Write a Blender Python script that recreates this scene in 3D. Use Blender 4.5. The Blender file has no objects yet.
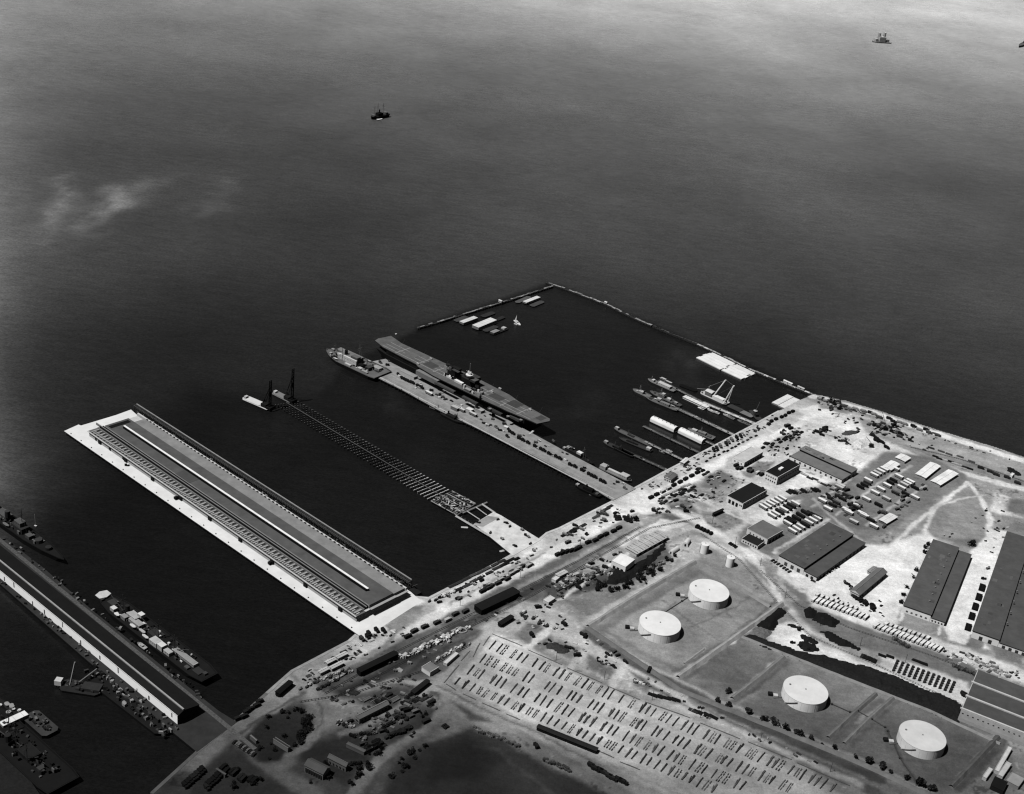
import bpy, bmesh, math, random
import numpy as np
from mathutils import Matrix, Vector
random.seed(7)
RS = np.random.RandomState(5)
C = bpy.context.scene.collection
PI = math.pi
# ------------------------------------------------------------------ camera
F, PITCH, ROLL, H = 1317.41, 0.45612, 0.11645, 652.0
cp, sp = math.cos(PITCH), math.sin(PITCH)
_r, _u, FW = Vector((1, 0, 0)), Vector((0, sp, cp)), Vector((0, cp, -sp))
RT = math.cos(ROLL) * _r + math.sin(ROLL) * _u
UP = -math.sin(ROLL) * _r + math.cos(ROLL) * _u
cam = bpy.data.cameras.new('camera'); co = bpy.data.objects.new('camera', cam); C.objects.link(co)
m = Matrix((RT, UP, -FW)).transposed().to_4x4(); m.translation = Vector((0, 0, H)); co.matrix_world = m
cam.sensor_width = 36; cam.lens = F / 1024 * 36; cam.clip_start = 1; cam.clip_end = 60000
bpy.context.scene.camera = co
GZ = 3.0                                   # level of the quay above the water

def P(px, py, z=GZ):
    """survey helper: the world point at height z that a photo pixel shows"""
    d = RT * ((px - 512) / F) - UP * ((py - 397) / F) + FW
    t = (z - H) / d.z
    return Vector((d.x * t, d.y * t, z))
def PP(pts, z=GZ): return [P(x, y, z) for x, y in pts]

# ------------------------------------------------------------------ light
SUN_EL, SUN_DIR = 61.0, 30.0               # shadows fall towards heading SUN_DIR (degrees from +x)
sd = Vector((math.cos(math.radians(SUN_EL)) * math.cos(math.radians(SUN_DIR)),
             math.cos(math.radians(SUN_EL)) * math.sin(math.radians(SUN_DIR)), -math.sin(math.radians(SUN_EL))))
sun = bpy.data.lights.new('sun', 'SUN'); sun.energy = 5.0; sun.angle = math.radians(0.5); sun.color = (1, .995, .985)
so = bpy.data.objects.new('sun', sun); C.objects.link(so); so.rotation_euler = sd.to_track_quat('-Z', 'Y').to_euler()
W = bpy.data.worlds.new('World'); bpy.context.scene.world = W; W.use_nodes = True
nt = W.node_tree; nt.nodes.clear()
sky = nt.nodes.new('ShaderNodeTexSky'); sky.sky_type = 'NISHITA'; sky.sun_disc = False
sky.sun_elevation = math.radians(SUN_EL); sky.sun_rotation = math.atan2(-sd.x, -sd.y); sky.dust_density = 3.0; sky.air_density = 1.2
bw = nt.nodes.new('ShaderNodeRGBToBW'); bg = nt.nodes.new('ShaderNodeBackground'); bg.inputs[1].default_value = 0.05
out = nt.nodes.new('ShaderNodeOutputWorld')
# panchromatic sky: bright haze low over the bay, deep above
tc = nt.nodes.new('ShaderNodeTexCoord'); sx = nt.nodes.new('ShaderNodeSeparateXYZ'); hz = nt.nodes.new('ShaderNodeMapRange'); ml = nt.nodes.new('ShaderNodeMath'); ml.operation = 'MULTIPLY'
hz.interpolation_type = 'SMOOTHSTEP'; hz.inputs[1].default_value = 0.0; hz.inputs[2].default_value = .62; hz.inputs[3].default_value = .8; hz.inputs[4].default_value = .16
nt.links.new(tc.outputs['Generated'], sx.inputs[0]); nt.links.new(sx.outputs[2], hz.inputs[0])
nt.links.new(sky.outputs[0], bw.inputs[0]); nt.links.new(bw.outputs[0], ml.inputs[0]); nt.links.new(hz.outputs[0], ml.inputs[1]); nt.links.new(ml.outputs[0], bg.inputs[0]); nt.links.new(bg.outputs[0], out.inputs[0])
sc = bpy.context.scene
sc.view_settings.view_transform = 'Standard'; sc.view_settings.look = 'None'; sc.view_settings.exposure = 0
sc.cycles.max_bounces = 4; sc.cycles.diffuse_bounces = 0; sc.cycles.filter_width = 1.25

# ------------------------------------------------------------------ materials
def alb(t):
    """albedo of a sunlit level surface that photographs as grey t (0-255)"""
    s = max(0, min(t, 250)) / 255.0
    l = s / 12.92 if s <= .04045 else ((s + .055) / 1.055) ** 2.4
    return l / 1.55
MATS = {}
def mat(t, kind='plain'):
    t = int(round(t / 5.0) * 5); k = (t, kind)
    if k in MATS: return MATS[k]
    M = bpy.data.materials.new('%s_grey_%d' % (kind, t)); M.use_nodes = True; n = M.node_tree; b = n.nodes['Principled BSDF']
    b.inputs['Roughness'].default_value = .85; b.inputs['Specular IOR Level'].default_value = .12
    g = n.nodes.new('ShaderNodeNewGeometry'); L = n.links.new
    a = alb(t) * (1.4 if kind == 'wall' else 1)
    sc1, amp = {'plain': (.25, .16), 'roof': (.09, .2), 'rough': (.6, .5), 'leaf': (.9, .5), 'deck': (.12, .25), 'white': (.07, .11), 'wall': (.15, .1)}[kind]
    t1 = n.nodes.new('ShaderNodeTexNoise'); t1.inputs['Scale'].default_value = sc1; t1.inputs['Detail'].default_value = 5; t1.inputs['Roughness'].default_value = .7
    L(g.outputs['Position'], t1.inputs['Vector'])
    mr = n.nodes.new('ShaderNodeMapRange'); mr.inputs[1].default_value = .3; mr.inputs[2].default_value = .7
    mr.inputs[3].default_value = a * (1 - amp); mr.inputs[4].default_value = min(.85, a * (1 + amp))
    L(t1.outputs[0], mr.inputs[0]); cc = n.nodes.new('ShaderNodeCombineColor')
    for i in range(3): L(mr.outputs[0], cc.inputs[i])
    L(cc.outputs[0], b.inputs['Base Color'])
    MATS[k] = M; return M

def tone_mat(name, water=False):
    M = bpy.data.materials.new(name); M.use_nodes = True; n = M.node_tree; b = n.nodes['Principled BSDF']; L = n.links.new
    at = n.nodes.new('ShaderNodeAttribute'); at.attribute_name = 'tone'
    g = n.nodes.new('ShaderNodeNewGeometry')
    def noise(s, d, st=None, r=.6):
        t = n.nodes.new('ShaderNodeTexNoise'); t.inputs['Scale'].default_value = s; t.inputs['Detail'].default_value = d; t.inputs['Roughness'].default_value = r
        if st:
            mp = n.nodes.new('ShaderNodeMapping'); mp.inputs['Rotation'].default_value = (0, 0, st[0]); mp.inputs['Scale'].default_value = (st[1], st[2], 1)
            L(g.outputs['Position'], mp.inputs[0]); L(mp.outputs[0], t.inputs['Vector'])
        else: L(g.outputs['Position'], t.inputs['Vector'])
        return t.outputs[0]
    def math_(op, a, c, cl=False):
        q = n.nodes.new('ShaderNodeMath'); q.operation = op; q.use_clamp = cl
        for i, v in enumerate((a, c)):
            if isinstance(v, float): q.inputs[i].default_value = v
            else: L(v, q.inputs[i])
        return q.outputs[0]
    def rng(x, lo, hi, f0=.3, f1=.7):
        q = n.nodes.new('ShaderNodeMapRange'); q.inputs[1].default_value = f0; q.inputs[2].default_value = f1; q.inputs[3].default_value = lo; q.inputs[4].default_value = hi
        L(x, q.inputs[0]); return q.outputs[0]
    if not water:
        f = math_('MULTIPLY', rng(noise(.03, 6), .80, 1.2), rng(noise(.3, 6, None, .85), .74, 1.24))
        f = math_('MULTIPLY', f, rng(noise(.1, 4, (.65, .12, 1.2)), .88, 1.12)); f = math_('MULTIPLY', f, rng(noise(.9, 3, None, .95), .78, 1.2))
        v = math_('MINIMUM', math_('MULTIPLY', at.outputs['Fac'], f), .82)
        b.inputs['Roughness'].default_value = .95; b.inputs['Specular IOR Level'].default_value = .05
    else:
        f = math_('MULTIPLY', rng(noise(.004, 6, None, .7), .84, 1.16), rng(noise(.1, 5, (.25, .35, 1.0), .85), .7, 1.3))
        f = math_('MULTIPLY', f, rng(noise(.5, 3, (.25, .5, 1.0), .95), .5, 1.5)); v = math_('MULTIPLY', at.outputs['Fac'], f)
        b.inputs['IOR'].default_value = 1.33; b.inputs['Specular IOR Level'].default_value = .5
        L(rng(noise(.0016, 4), .22, .34), b.inputs['Roughness'])
        bp = n.nodes.new('ShaderNodeBump'); bp.inputs['Strength'].default_value = .25; bp.inputs['Distance'].default_value = .8
        L(noise(.09, 6, (.3, .5, 1.0), .7), bp.inputs['Height']); L(bp.outputs[0], b.inputs['Normal'])
    cc = n.nodes.new('ShaderNodeCombineColor')
    for i in range(3): L(v, cc.inputs[i])
    L(cc.outputs[0], b.inputs['Base Color'])
    return M

# ------------------------------------------------------------------ mesh helpers
class MB:
    """collects shapes with a grey tone each; build() links them as ONE mesh object"""
    def __init__(s): s.v = []; s.f = []; s.m = []; s.c = []
    def mark(s): s.c.append((len(s.v), len(s.f)))
    def add(s, vs, fs, mt):
        o = len(s.v); s.v += [tuple(v) for v in vs]; s.f += [tuple(i + o for i in f) for f in fs]; s.m += [mt] * len(fs); return s
    def box(s, x, y, z, lx, ly, h, mt, rot=0, side=None):
        s.mark(); c, q = math.cos(rot), math.sin(rot); vs = []
        for dz in (0, h):
            for dx, dy in ((-1, -1), (1, -1), (1, 1), (-1, 1)):
                a, b = dx * lx / 2, dy * ly / 2; vs.append((x + a * c - b * q, y + a * q + b * c, z + dz))
        s.add(vs, [(3, 2, 1, 0), (0, 1, 5, 4), (1, 2, 6, 5), (2, 3, 7, 6), (3, 0, 4, 7), (4, 5, 6, 7)], mt)
        if side is not None: s.m[-6:-1] = [side] * 5
        return s
    def prism(s, poly, z0, z1, mt, side=None, inset=0.0):
        s.mark(); p = [Vector((a[0], a[1])) for a in poly]
        if sum(p[i].x * p[(i + 1) % len(p)].y - p[(i + 1) % len(p)].x * p[i].y for i in range(len(p))) < 0: p.reverse()
        n = len(p); c = sum(p, Vector((0, 0))) / n
        lo = [(c + (q - c) * (1 - inset)) for q in p]
        vs = [(q.x, q.y, z0) for q in lo] + [(q.x, q.y, z1) for q in p]
        s.add(vs, [tuple(range(n - 1, -1, -1))] + [(i, (i + 1) % n, n + (i + 1) % n, n + i) for i in range(n)], side or mt)
        s.add([(q.x, q.y, z1) for q in p], [tuple(range(n))], mt); return s
    def cyl(s, x, y, z, r, h, mt, n=16, top=None, r2=None, cone=0):
        s.mark(); r2 = r if r2 is None else r2
        vs = [(x + r * math.cos(2 * PI * i / n), y + r * math.sin(2 * PI * i / n), z) for i in range(n)]
        vs += [(x + r2 * math.cos(2 * PI * i / n), y + r2 * math.sin(2 * PI * i / n), z + h) for i in range(n)]
        s.add(vs, [(i, (i + 1) % n, n + (i + 1) % n, n + i) for i in range(n)], mt)
        s.add(vs[n:] + [(x, y, z + h + cone)], [(i, (i + 1) % n, n) for i in range(n)], top or mt); return s
    def bar(s, p, q, r, mt, n=4):
        s.mark(); p, q = Vector(p), Vector(q); d = (q - p).normalized(); a = d.orthogonal().normalized(); b = d.cross(a)
        vs = [e + (a * math.cos(2 * PI * (i + .5) / n) + b * math.sin(2 * PI * (i + .5) / n)) * r for e in (p, q) for i in range(n)]
        s.add(vs, [tuple(range(n - 1, -1, -1)), tuple(range(n, 2 * n))] + [(i, (i + 1) % n, n + (i + 1) % n, n + i) for i in range(n)], mt); return s
    def gable(s, x, y, z, lx, ly, h, mt, ridge=.5, over=.4, end=None):
        a, b = lx / 2 + over, ly / 2 + over; ry = -b + 2 * b * ridge
        vs = [(x - a, y - b, z), (x + a, y - b, z), (x + a, y + b, z), (x - a, y + b, z), (x - a, y + ry, z + h), (x + a, y + ry, z + h)]
        s.add(vs, [(0, 1, 5, 4), (3, 4, 5, 2), (3, 2, 1, 0)], mt); s.add(vs, [(0, 4, 3), (1, 2, 5)], end or mt); return s
    def split(s, name, parent=None):
        """links every shape as a part of its own"""
        L = s.c + [(len(s.v), len(s.f))]; out = []
        for (v0, f0), (v1, f1) in zip(L[:-1], L[1:]):
            q = MB(); q.v = s.v[v0:v1]; q.f = [tuple(i - v0 for i in f) for f in s.f[f0:f1]]; q.m = s.m[f0:f1]; out.append(q.build(name, parent))
        return out
    def build(s, name, parent=None, loc=None):
        me = bpy.data.meshes.new(name); me.from_pydata(s.v, [], s.f)
        um = []
        for x in s.m:
            if x not in um: um.append(x)
        for x in um: me.materials.append(x)
        me.polygons.foreach_set('material_index', [um.index(x) for x in s.m]); me.update()
        o = bpy.data.objects.new(name, me); C.objects.link(o)
        if parent: o.parent = parent
        if loc is not None: o.location = loc
        return o
def tag(o, label, cat, group=None, kind=None):
    o['label'] = label; o['category'] = cat
    if group: o['group'] = group
    if kind: o['kind'] = kind
    return o
def empty(name, label, cat, loc, rz=0, group=None):
    o = bpy.data.objects.new(name, None); C.objects.link(o); o.location = loc; o.rotation_euler = (0, 0, rz)
    return tag(o, label, cat, group)
def copy(o, loc, rz=0, label=None, group=None, s=1.0):
    c = o.copy(); C.objects.link(c); c.location = loc; c.rotation_euler = (0, 0, rz); c.scale = (o.scale[0] * s, o.scale[1] * s, o.scale[2] * s)
    if label: c['label'] = label
    if group: c['group'] = group
    for ch in o.children:
        d = ch.copy(); C.objects.link(d); d.parent = c
        for g in ch.children: e = g.copy(); C.objects.link(e); e.parent = d
    return c
def rect(A, B, Cc, z):
    """rectangle at height z from pixel corners: returns centre, heading, length, width, side sign"""
    a, b = P(*A, z), P(*B, z); u = (b - a); L = u.length; u.normalize(); v = Vector((-u.y, u.x, 0))
    if isinstance(Cc, (int, float)): w = Cc
    else: w = (P(*Cc, z) - b).dot(v)
    s = 1 if w > 0 else -1; w = abs(w); c = a + u * L / 2 + v * s * w / 2
    return c, math.atan2(u.y, u.x), L, w, s
def ang(A, B, z=GZ):
    d = P(*B, z) - P(*A, z); return math.atan2(d.y, d.x)
M = mat

# ------------------------------------------------------------------ tone fields painted on the ground sheet
def vnoise(X, Y, s, seed=0):
    r = np.random.RandomState(seed); G = r.rand(257, 257)
    x, y = X / s + 1000.3, Y / s + 1000.7; i, j = np.floor(x).astype(int), np.floor(y).astype(int); fx, fy = x - i, y - j
    fx, fy = fx * fx * (3 - 2 * fx), fy * fy * (3 - 2 * fy); i %= 256; j %= 256
    return (G[i, j] * (1 - fx) + G[i + 1, j] * fx) * (1 - fy) + (G[i, j + 1] * (1 - fx) + G[i + 1, j + 1] * fx) * fy
def inside(X, Y, poly):
    r = np.zeros(X.shape, bool); n = len(poly)
    for i in range(n):
        x1, y1, x2, y2 = poly[i][0], poly[i][1], poly[(i + 1) % n][0], poly[(i + 1) % n][1]
        if y1 == y2: continue
        r ^= ((y1 > Y) != (y2 > Y)) & (X < (x2 - x1) * (Y - y1) / (y2 - y1) + x1)
    return r
def segdist(X, Y, pts, closed):
    d = np.full(X.shape, 1e9); n = len(pts)
    for i in range(n if closed else n - 1):
        ax, ay, bx, by = pts[i][0], pts[i][1], pts[(i + 1) % n][0], pts[(i + 1) % n][1]
        L2 = (bx - ax) ** 2 + (by - ay) ** 2 + 1e-9; t = np.clip(((X - ax) * (bx - ax) + (Y - ay) * (by - ay)) / L2, 0, 1)
        d = np.minimum(d, np.hypot(X - ax - t * (bx - ax), Y - ay - t * (by - ay)))
    return d

LAND = [(152, 793), (197, 752), (232, 724), (267, 693), (292, 671), (349, 641), (357, 634), (416, 597), (429, 598), (499, 562), (540, 539), (547, 533),
        (560, 528), (615, 500), (635, 488), (666, 471), (701, 453), (757, 423), (779, 411), (800, 400), (814, 394), (847, 401), (880, 411), (941, 431),
        (995, 447), (1024, 457), (1150, 497)]
LANDW = [tuple(P(*p)[:2]) for p in LAND]
far_r = P(1150, 497); LANDW += [(900, 1150), (1100, 300), (-150, 300), (P(60, 880).x, P(60, 880).y)]

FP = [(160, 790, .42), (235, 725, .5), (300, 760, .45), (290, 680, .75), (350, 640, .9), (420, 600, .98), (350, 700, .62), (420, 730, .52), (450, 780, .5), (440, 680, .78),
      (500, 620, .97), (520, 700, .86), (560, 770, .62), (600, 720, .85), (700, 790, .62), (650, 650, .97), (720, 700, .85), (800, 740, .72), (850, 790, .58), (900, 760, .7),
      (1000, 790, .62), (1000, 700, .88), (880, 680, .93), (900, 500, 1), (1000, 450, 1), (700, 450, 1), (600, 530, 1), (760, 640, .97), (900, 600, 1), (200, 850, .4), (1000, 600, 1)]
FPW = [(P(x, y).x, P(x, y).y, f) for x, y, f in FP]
def fall(X, Y):  # light falloff painted into the tones, darker towards the lower left
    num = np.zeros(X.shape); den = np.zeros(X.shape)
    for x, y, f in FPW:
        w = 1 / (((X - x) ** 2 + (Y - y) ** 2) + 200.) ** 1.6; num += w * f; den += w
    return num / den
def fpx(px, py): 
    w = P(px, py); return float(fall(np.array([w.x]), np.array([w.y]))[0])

# (object, tone, polygon or polyline in survey pixels, edge softness, line width or None)
PATCH = [
 ('ground', 150, [(600, 380), (1300, 380), (1300, 1000), (0, 1000), (0, 700), (400, 560)], 5, None),
 ('ground', 108, [(140, 800), (235, 722), (300, 668), (440, 600), (480, 640), (440, 690), (420, 800)], 8, None),
 # railway belt and works yard
 ('ground', 98, [(300, 688), (420, 625), (500, 580), (580, 545), (640, 515), (690, 500), (700, 522), (640, 530), (590, 560), (540, 600), (500, 628), (440, 668), (330, 705)], 4, None),
 ('ground', 150, [(560, 600), (640, 560), (690, 522), (760, 580), (690, 560), (640, 590)], 4, None),
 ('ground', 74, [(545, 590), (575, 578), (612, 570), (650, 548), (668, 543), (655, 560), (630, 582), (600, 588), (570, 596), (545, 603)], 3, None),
 ('ground', 132, [(566, 601), (587, 592), (628, 587), (645, 590), (612, 612), (588, 617)], 1.5, None),
 ('ground', 175, [(620, 547), (640, 535), (665, 523), (690, 528), (670, 540), (640, 556)], 3, None),
 # dirt between lot and tank field
 ('ground', 178, [(480, 628), (520, 600), (552, 606), (588, 632), (650, 684), (740, 733), (900, 806), (850, 815), (690, 722), (560, 658)], 4, None),
 ('ground', 118, [(528, 622), (545, 628), (556, 645), (538, 652), (515, 636)], 3, None),
 ('ground', 120, [(556, 640), (578, 648), (572, 658), (552, 652)], 3, None),
 ('ground', 110, [(590, 655), (616, 668), (610, 678), (588, 668)], 3, None),
 ('ground', 122, [(690, 704), (712, 714), (706, 722), (684, 712)], 3, None),
 ('ground', 125, [(760, 735), (790, 752), (785, 758), (752, 742)], 2, None), ('ground', 125, [(800, 757), (850, 780), (845, 786), (795, 764)], 2, None),
 # tank field
 ('tank_field', 138, [(587, 627), (695, 560), (712, 562), (785, 606), (742, 636), (800, 658), (860, 681), (925, 706), (962, 722), (1004, 745), (950, 806), (850, 770), (735, 714), (650, 674)], 2.5, None),
 ('tank_field', 118, [(690, 690), (760, 700), (900, 705), (990, 745), (930, 800), (820, 760), (735, 710)], 14, None),
 ('tank_field', 150, [(600, 626), (690, 570), (700, 585), (640, 640)], 14, None),
 ('tank_field', 110, [(700, 650), (740, 640), (790, 662), (740, 695), (700, 690)], 12, None),
 ('tank_field', 108, [(900, 700), (960, 725), (985, 745), (940, 785), (905, 760), (930, 735)], 10, None),
 ('tank_field', 118, [(600, 622), (652, 592), (690, 566), (700, 572), (655, 600), (612, 628)], 4, None),
 ('grass_verge', 100, [(587, 630), (650, 684), (735, 728), (820, 764), (900, 806)], 2, 9),
 ('grass_verge', 108, [(590, 622), (640, 660), (700, 696), (760, 722)], 5, 5),
 ('path', 172, [(585, 622), (650, 585), (697, 556)], 1.5, 7),
 ('path', 150, [(590, 620), (650, 668), (735, 708), (850, 762), (930, 800)], 2, 3),
 # parking
 ('parking_lot', 212, [(491, 630), (446, 684), (590, 760), (690, 812), (880, 812), (700, 724), (600, 684)], 2.5, None),
 ('road', 168, [(438, 682), (500, 716), (590, 764), (680, 812)], 3, 16), ('road', 140, [(430, 680), (500, 722), (590, 772), (670, 815)], 1.5, 4),
 ('road', 172, [(436, 688), (466, 658), (497, 624)], 2, 11),
 ('ground', 150, [(420, 690), (470, 712), (540, 752), (600, 790), (640, 820), (560, 800), (480, 735), (430, 715)], 5, None),
 # quay road
 ('quay_road', 188, [(195, 757), (240, 722), (272, 694), (300, 675), (360, 643), (430, 603), (500, 570), (570, 534), (640, 497), (700, 464), (760, 432), (806, 405)], 5, 34),
 ('quay_road', 216, [(300, 682), (360, 653), (430, 616), (505, 579), (570, 543), (640, 506), (700, 474), (765, 440), (830, 412)], 3, 13),
 ('quay_road', 240, [(620, 512), (660, 494), (705, 472), (765, 440), (830, 410)], 3, 16),
 ('quay_road', 150, [(500, 598), (560, 568), (600, 545), (660, 516)], 3, 5),
 ('concrete_apron', 222, [(357, 622), (408, 592), (424, 601), (395, 622), (372, 632)], 3, None),
 ('concrete_apron', 168, [(385, 624), (405, 612), (424, 606), (428, 614), (400, 632), (392, 640)], 1.5, None),
 ('concrete_apron', 178, [(421, 604), (432, 603), (438, 610), (425, 616)], 1.5, None),
 ('concrete_apron', 225, [(598, 508), (622, 490), (640, 488), (662, 498), (672, 512), (640, 515)], 3, None),
 ('concrete_apron', 220, [(495, 548), (538, 530), (548, 545), (520, 560)], 4, None),
 ('ground', 150, [(605, 520), (625, 512), (662, 518), (640, 528), (610, 536)], 4, None),
 # works north of the quay road
 ('ground', 206, [(690, 500), (700, 475), (780, 432), (830, 402), (900, 430), (900, 470), (850, 500), (760, 560), (720, 540)], 5, None),
 ('ground', 150, [(694, 484), (722, 470), (745, 482), (728, 500), (703, 512), (690, 500)], 5, None),
 ('ground', 128, [(742, 472), (758, 462), (776, 461), (768, 470), (752, 478), (745, 476)], 2, None),
 ('ground', 132, [(700, 512), (745, 512), (742, 524), (720, 533), (702, 520)], 4, None),
 ('ground', 170, [(770, 430), (800, 420), (798, 442), (785, 452), (765, 450)], 5, None),
 ('ground', 228, [(800, 410), (822, 402), (850, 416), (838, 425), (806, 422)], 3, None),
 ('concrete_apron', 226, [(783, 486), (797, 475), (824, 484), (808, 500)], 1.5, None),
 ('concrete_apron', 228, [(790, 466), (842, 487), (835, 491), (796, 474)], 2, None),
 ('ground', 222, [(832, 440), (880, 448), (905, 455), (870, 470), (850, 466)], 7, None),
 ('ground', 205, [(850, 440), (900, 440), (880, 450)], 5, None),
 ('grass', 158, [(858, 418), (900, 428), (1024, 468), (1150, 512), (1150, 525), (1024, 481), (960, 458), (905, 447), (866, 432)], 2.5, None),
 ('grass', 125, [(900, 444), (960, 458), (1040, 487), (1036, 491), (950, 463)], 2, None),
 ('road', 222, [(845, 428), (878, 441), (920, 458), (965, 474), (1024, 489), (1120, 515)], 2.5, 11),
 ('shore', 226, [(812, 396), (847, 405), (880, 415), (941, 435), (995, 452), (1150, 502)], 2.5, 13),
 ('ground', 150, [(815, 398), (838, 401), (852, 410), (845, 414), (820, 408)], 3, None),
 # vehicle yards
 ('vehicle_yard', 118, [(735, 545), (752, 515), (800, 490), (850, 478), (885, 452), (930, 456), (965, 474), (968, 482), (930, 505), (880, 535), (860, 540), (828, 520), (790, 545), (770, 556)], 4, None),
 ('vehicle_yard', 222, [(742, 520), (770, 502), (800, 500), (790, 520), (765, 532)], 3, None),
 ('vehicle_yard', 192, [(774, 552), (828, 519)], 1.5, 4),
 ('vehicle_yard', 176, [(836, 515), (888, 477), (912, 466)], 1.5, 3.5), ('vehicle_yard', 176, [(866, 526), (905, 498), (925, 486)], 1.5, 3), ('vehicle_yard', 172, [(812, 498), (826, 512), (860, 540)], 1.5, 3.5),
 ('vehicle_yard', 176, [(812, 507), (838, 487), (850, 480)], 1.5, 3.5),
 ('grass', 140, [(905, 520), (968, 484), (985, 505), (990, 530), (970, 552), (935, 540), (925, 530)], 5, None),
 ('grass', 105, [(960, 545), (942, 538), (975, 540), (978, 550)], 4, None),
 ('grass', 112, [(1000, 500), (1040, 500), (1040, 518), (1010, 512)], 3, None),
 ('grass', 125, [(996, 525), (1040, 520), (1040, 540), (1004, 534)], 5, None),
 ('dirt_road', 222, [(968, 482), (984, 503), (990, 520), (989, 535)], 1.5, 6), ('dirt_road', 215, [(967, 483), (935, 508), (908, 530), (888, 550)], 1.5, 4.5),
 ('dirt_road', 196, [(935, 508), (955, 500), (985, 495)], 1.5, 3), ('dirt_road', 212, [(934, 510), (925, 530)], 1.5, 4), ('ground', 215, [(994, 492), (1010, 497), (1005, 510), (1024, 518), (990, 512)], 3, None),
 # hardstand round the hangars
 ('hardstand', 238, [(800, 598), (818, 578), (862, 545), (890, 545), (925, 530), (935, 538), (905, 605), (892, 630), (850, 616)], 4, None),
 ('hardstand', 240, [(970, 553), (990, 530), (1008, 531), (975, 632), (990, 650), (950, 640), (942, 624)], 2, None),
 ('hardstand', 222, [(775, 574), (800, 588), (812, 590), (820, 578), (786, 556)], 3, None),
 ('hardstand', 224, [(795, 592), (850, 612), (905, 628), (960, 646), (1030, 672), (1040, 690), (1020, 683), (960, 663), (880, 642), (800, 608)], 3, None),
 ('grass', 150, [(903, 609), (930, 616), (942, 626), (936, 633), (905, 624), (897, 618)], 1.5, None), ('grass', 128, [(970, 635), (984, 640), (980, 650), (968, 646)], 2, None),
 ('grass', 120, [(994, 645), (1022, 655), (1018, 663), (998, 659)], 2, None), ('road', 222, [(905, 607), (900, 620)], 1, 2.5),
 ('grass', 112, [(766, 574), (806, 594), (812, 606), (842, 618), (880, 632), (960, 660), (1000, 678), (985, 690), (940, 672), (880, 652), (830, 640), (806, 622), (790, 600)], 3, None),
 ('hardstand', 226, [(775, 625), (800, 620), (812, 640), (860, 660), (900, 668), (950, 680), (970, 690), (962, 710), (900, 690), (850, 672), (795, 655), (768, 645)], 3, None),
 ('road', 196, [(690, 512), (712, 528), (740, 553), (762, 578), (783, 604), (812, 632), (850, 655), (920, 682), (962, 700)], 2, 5),
 ('road', 215, [(700, 540), (735, 553), (752, 560)], 4, 12), ('road', 190, [(668, 522), (700, 530), (740, 552)], 2.5, 8),
 ('road', 200, [(700, 497), (735, 510), (760, 528)], 2.5, 6), ('road', 215, [(682, 488), (700, 500), (745, 520)], 2, 5),
 ('ground', 140, [(742, 556), (768, 570), (800, 600), (790, 604), (752, 570)], 2, None), ('ground', 190, [(744, 553), (765, 575), (783, 602)], 1, 3),
 ('ground', 172, [(975, 725), (1040, 738), (1040, 800), (1018, 790), (1012, 752)], 2, None), ('ground', 120, [(940, 700), (972, 705), (1000, 742), (962, 718)], 3, None),
 # lower left yards
 ('road', 150, [(297, 672), (308, 695), (318, 716), (312, 738), (298, 752), (280, 768)], 2, 11), ('road', 158, [(233, 738), (255, 755), (275, 770), (310, 792), (330, 815)], 2.5, 13),
 ('ground', 140, [(318, 690), (360, 705), (345, 725), (325, 740), (318, 715)], 5, None),
 ('road', 160, [(348, 806), (368, 772), (395, 748), (425, 730), (447, 712)], 2, 8), ('road', 160, [(350, 733), (385, 716), (415, 695), (440, 684)], 2, 6),
 ('road', 172, [(330, 698), (370, 690), (400, 680), (430, 686)], 2, 5), ('road', 168, [(296, 690), (340, 668), (380, 648), (440, 622)], 2, 4),
 ('grass', 66, [(380, 815), (395, 765), (432, 742), (470, 728), (505, 740), (545, 765), (600, 790), (640, 815)], 4, None),
 ('grass', 60, [(240, 742), (262, 718), (300, 704), (312, 722), (302, 742), (282, 760), (262, 762)], 3, None),
 ('grass', 78, [(200, 770), (232, 742), (262, 770), (300, 800), (260, 815), (190, 800)], 4, None), ('grass', 72, [(295, 745), (340, 735), (380, 728), (370, 760), (345, 785), (310, 770)], 5, None),
 ('grass', 88, [(340, 715), (380, 690), (410, 690), (390, 710), (350, 735)], 4, None), ('grass', 80, [(385, 735), (430, 708), (442, 712), (420, 732), (390, 742)], 4, None),
 ('ground', 66, [(402, 680), (430, 660), (470, 635), (478, 630), (452, 642), (415, 662)], 3, None),
 ('ground', 60, [(322, 700), (370, 675), (450, 628), (480, 612), (530, 585), (560, 570), (548, 585), (500, 610), (440, 645), (370, 688), (335, 702)], 3, None),
 ('hardstand', 224, [(880, 656), (925, 668), (968, 682), (966, 706), (930, 696), (880, 678)], 3, None), ('road', 240, [(815, 648), (860, 664), (920, 686), (960, 700)], 1.5, 3),
 ('grass', 150, [(903, 609), (930, 616), (943, 625), (938, 633), (905, 624), (897, 617)], 1.3, None), ('grass', 122, [(970, 635), (985, 640), (981, 649), (967, 646)], 1.5, None),
 ('grass', 118, [(992, 643), (1024, 653), (1020, 664), (996, 658)], 1.5, None), ('road', 236, [(905, 607), (900, 620)], 1, 2.5), ('road', 236, [(943, 622), (938, 635)], 1, 2.5),
 # lot surroundings
 ('ground', 196, [(545, 606), (575, 616), (592, 640), (604, 655), (575, 645), (552, 630)], 3, None),
 ('dirt_road', 216, [(527, 649), (540, 637), (552, 627)], 1.5, 6), ('dirt_road', 206, [(570, 668), (583, 655)], 1.5, 5), ('dirt_road', 206, [(611, 686), (622, 669)], 1.5, 6),
 ('dirt_road', 200, [(583, 649), (610, 659), (636, 670), (680, 698), (730, 727), (800, 758), (860, 785)], 2.5, 7),
 ('grass_verge', 86, [(586, 632), (632, 663), (678, 687), (730, 714), (800, 744), (880, 779)], 2, 9),
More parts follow.
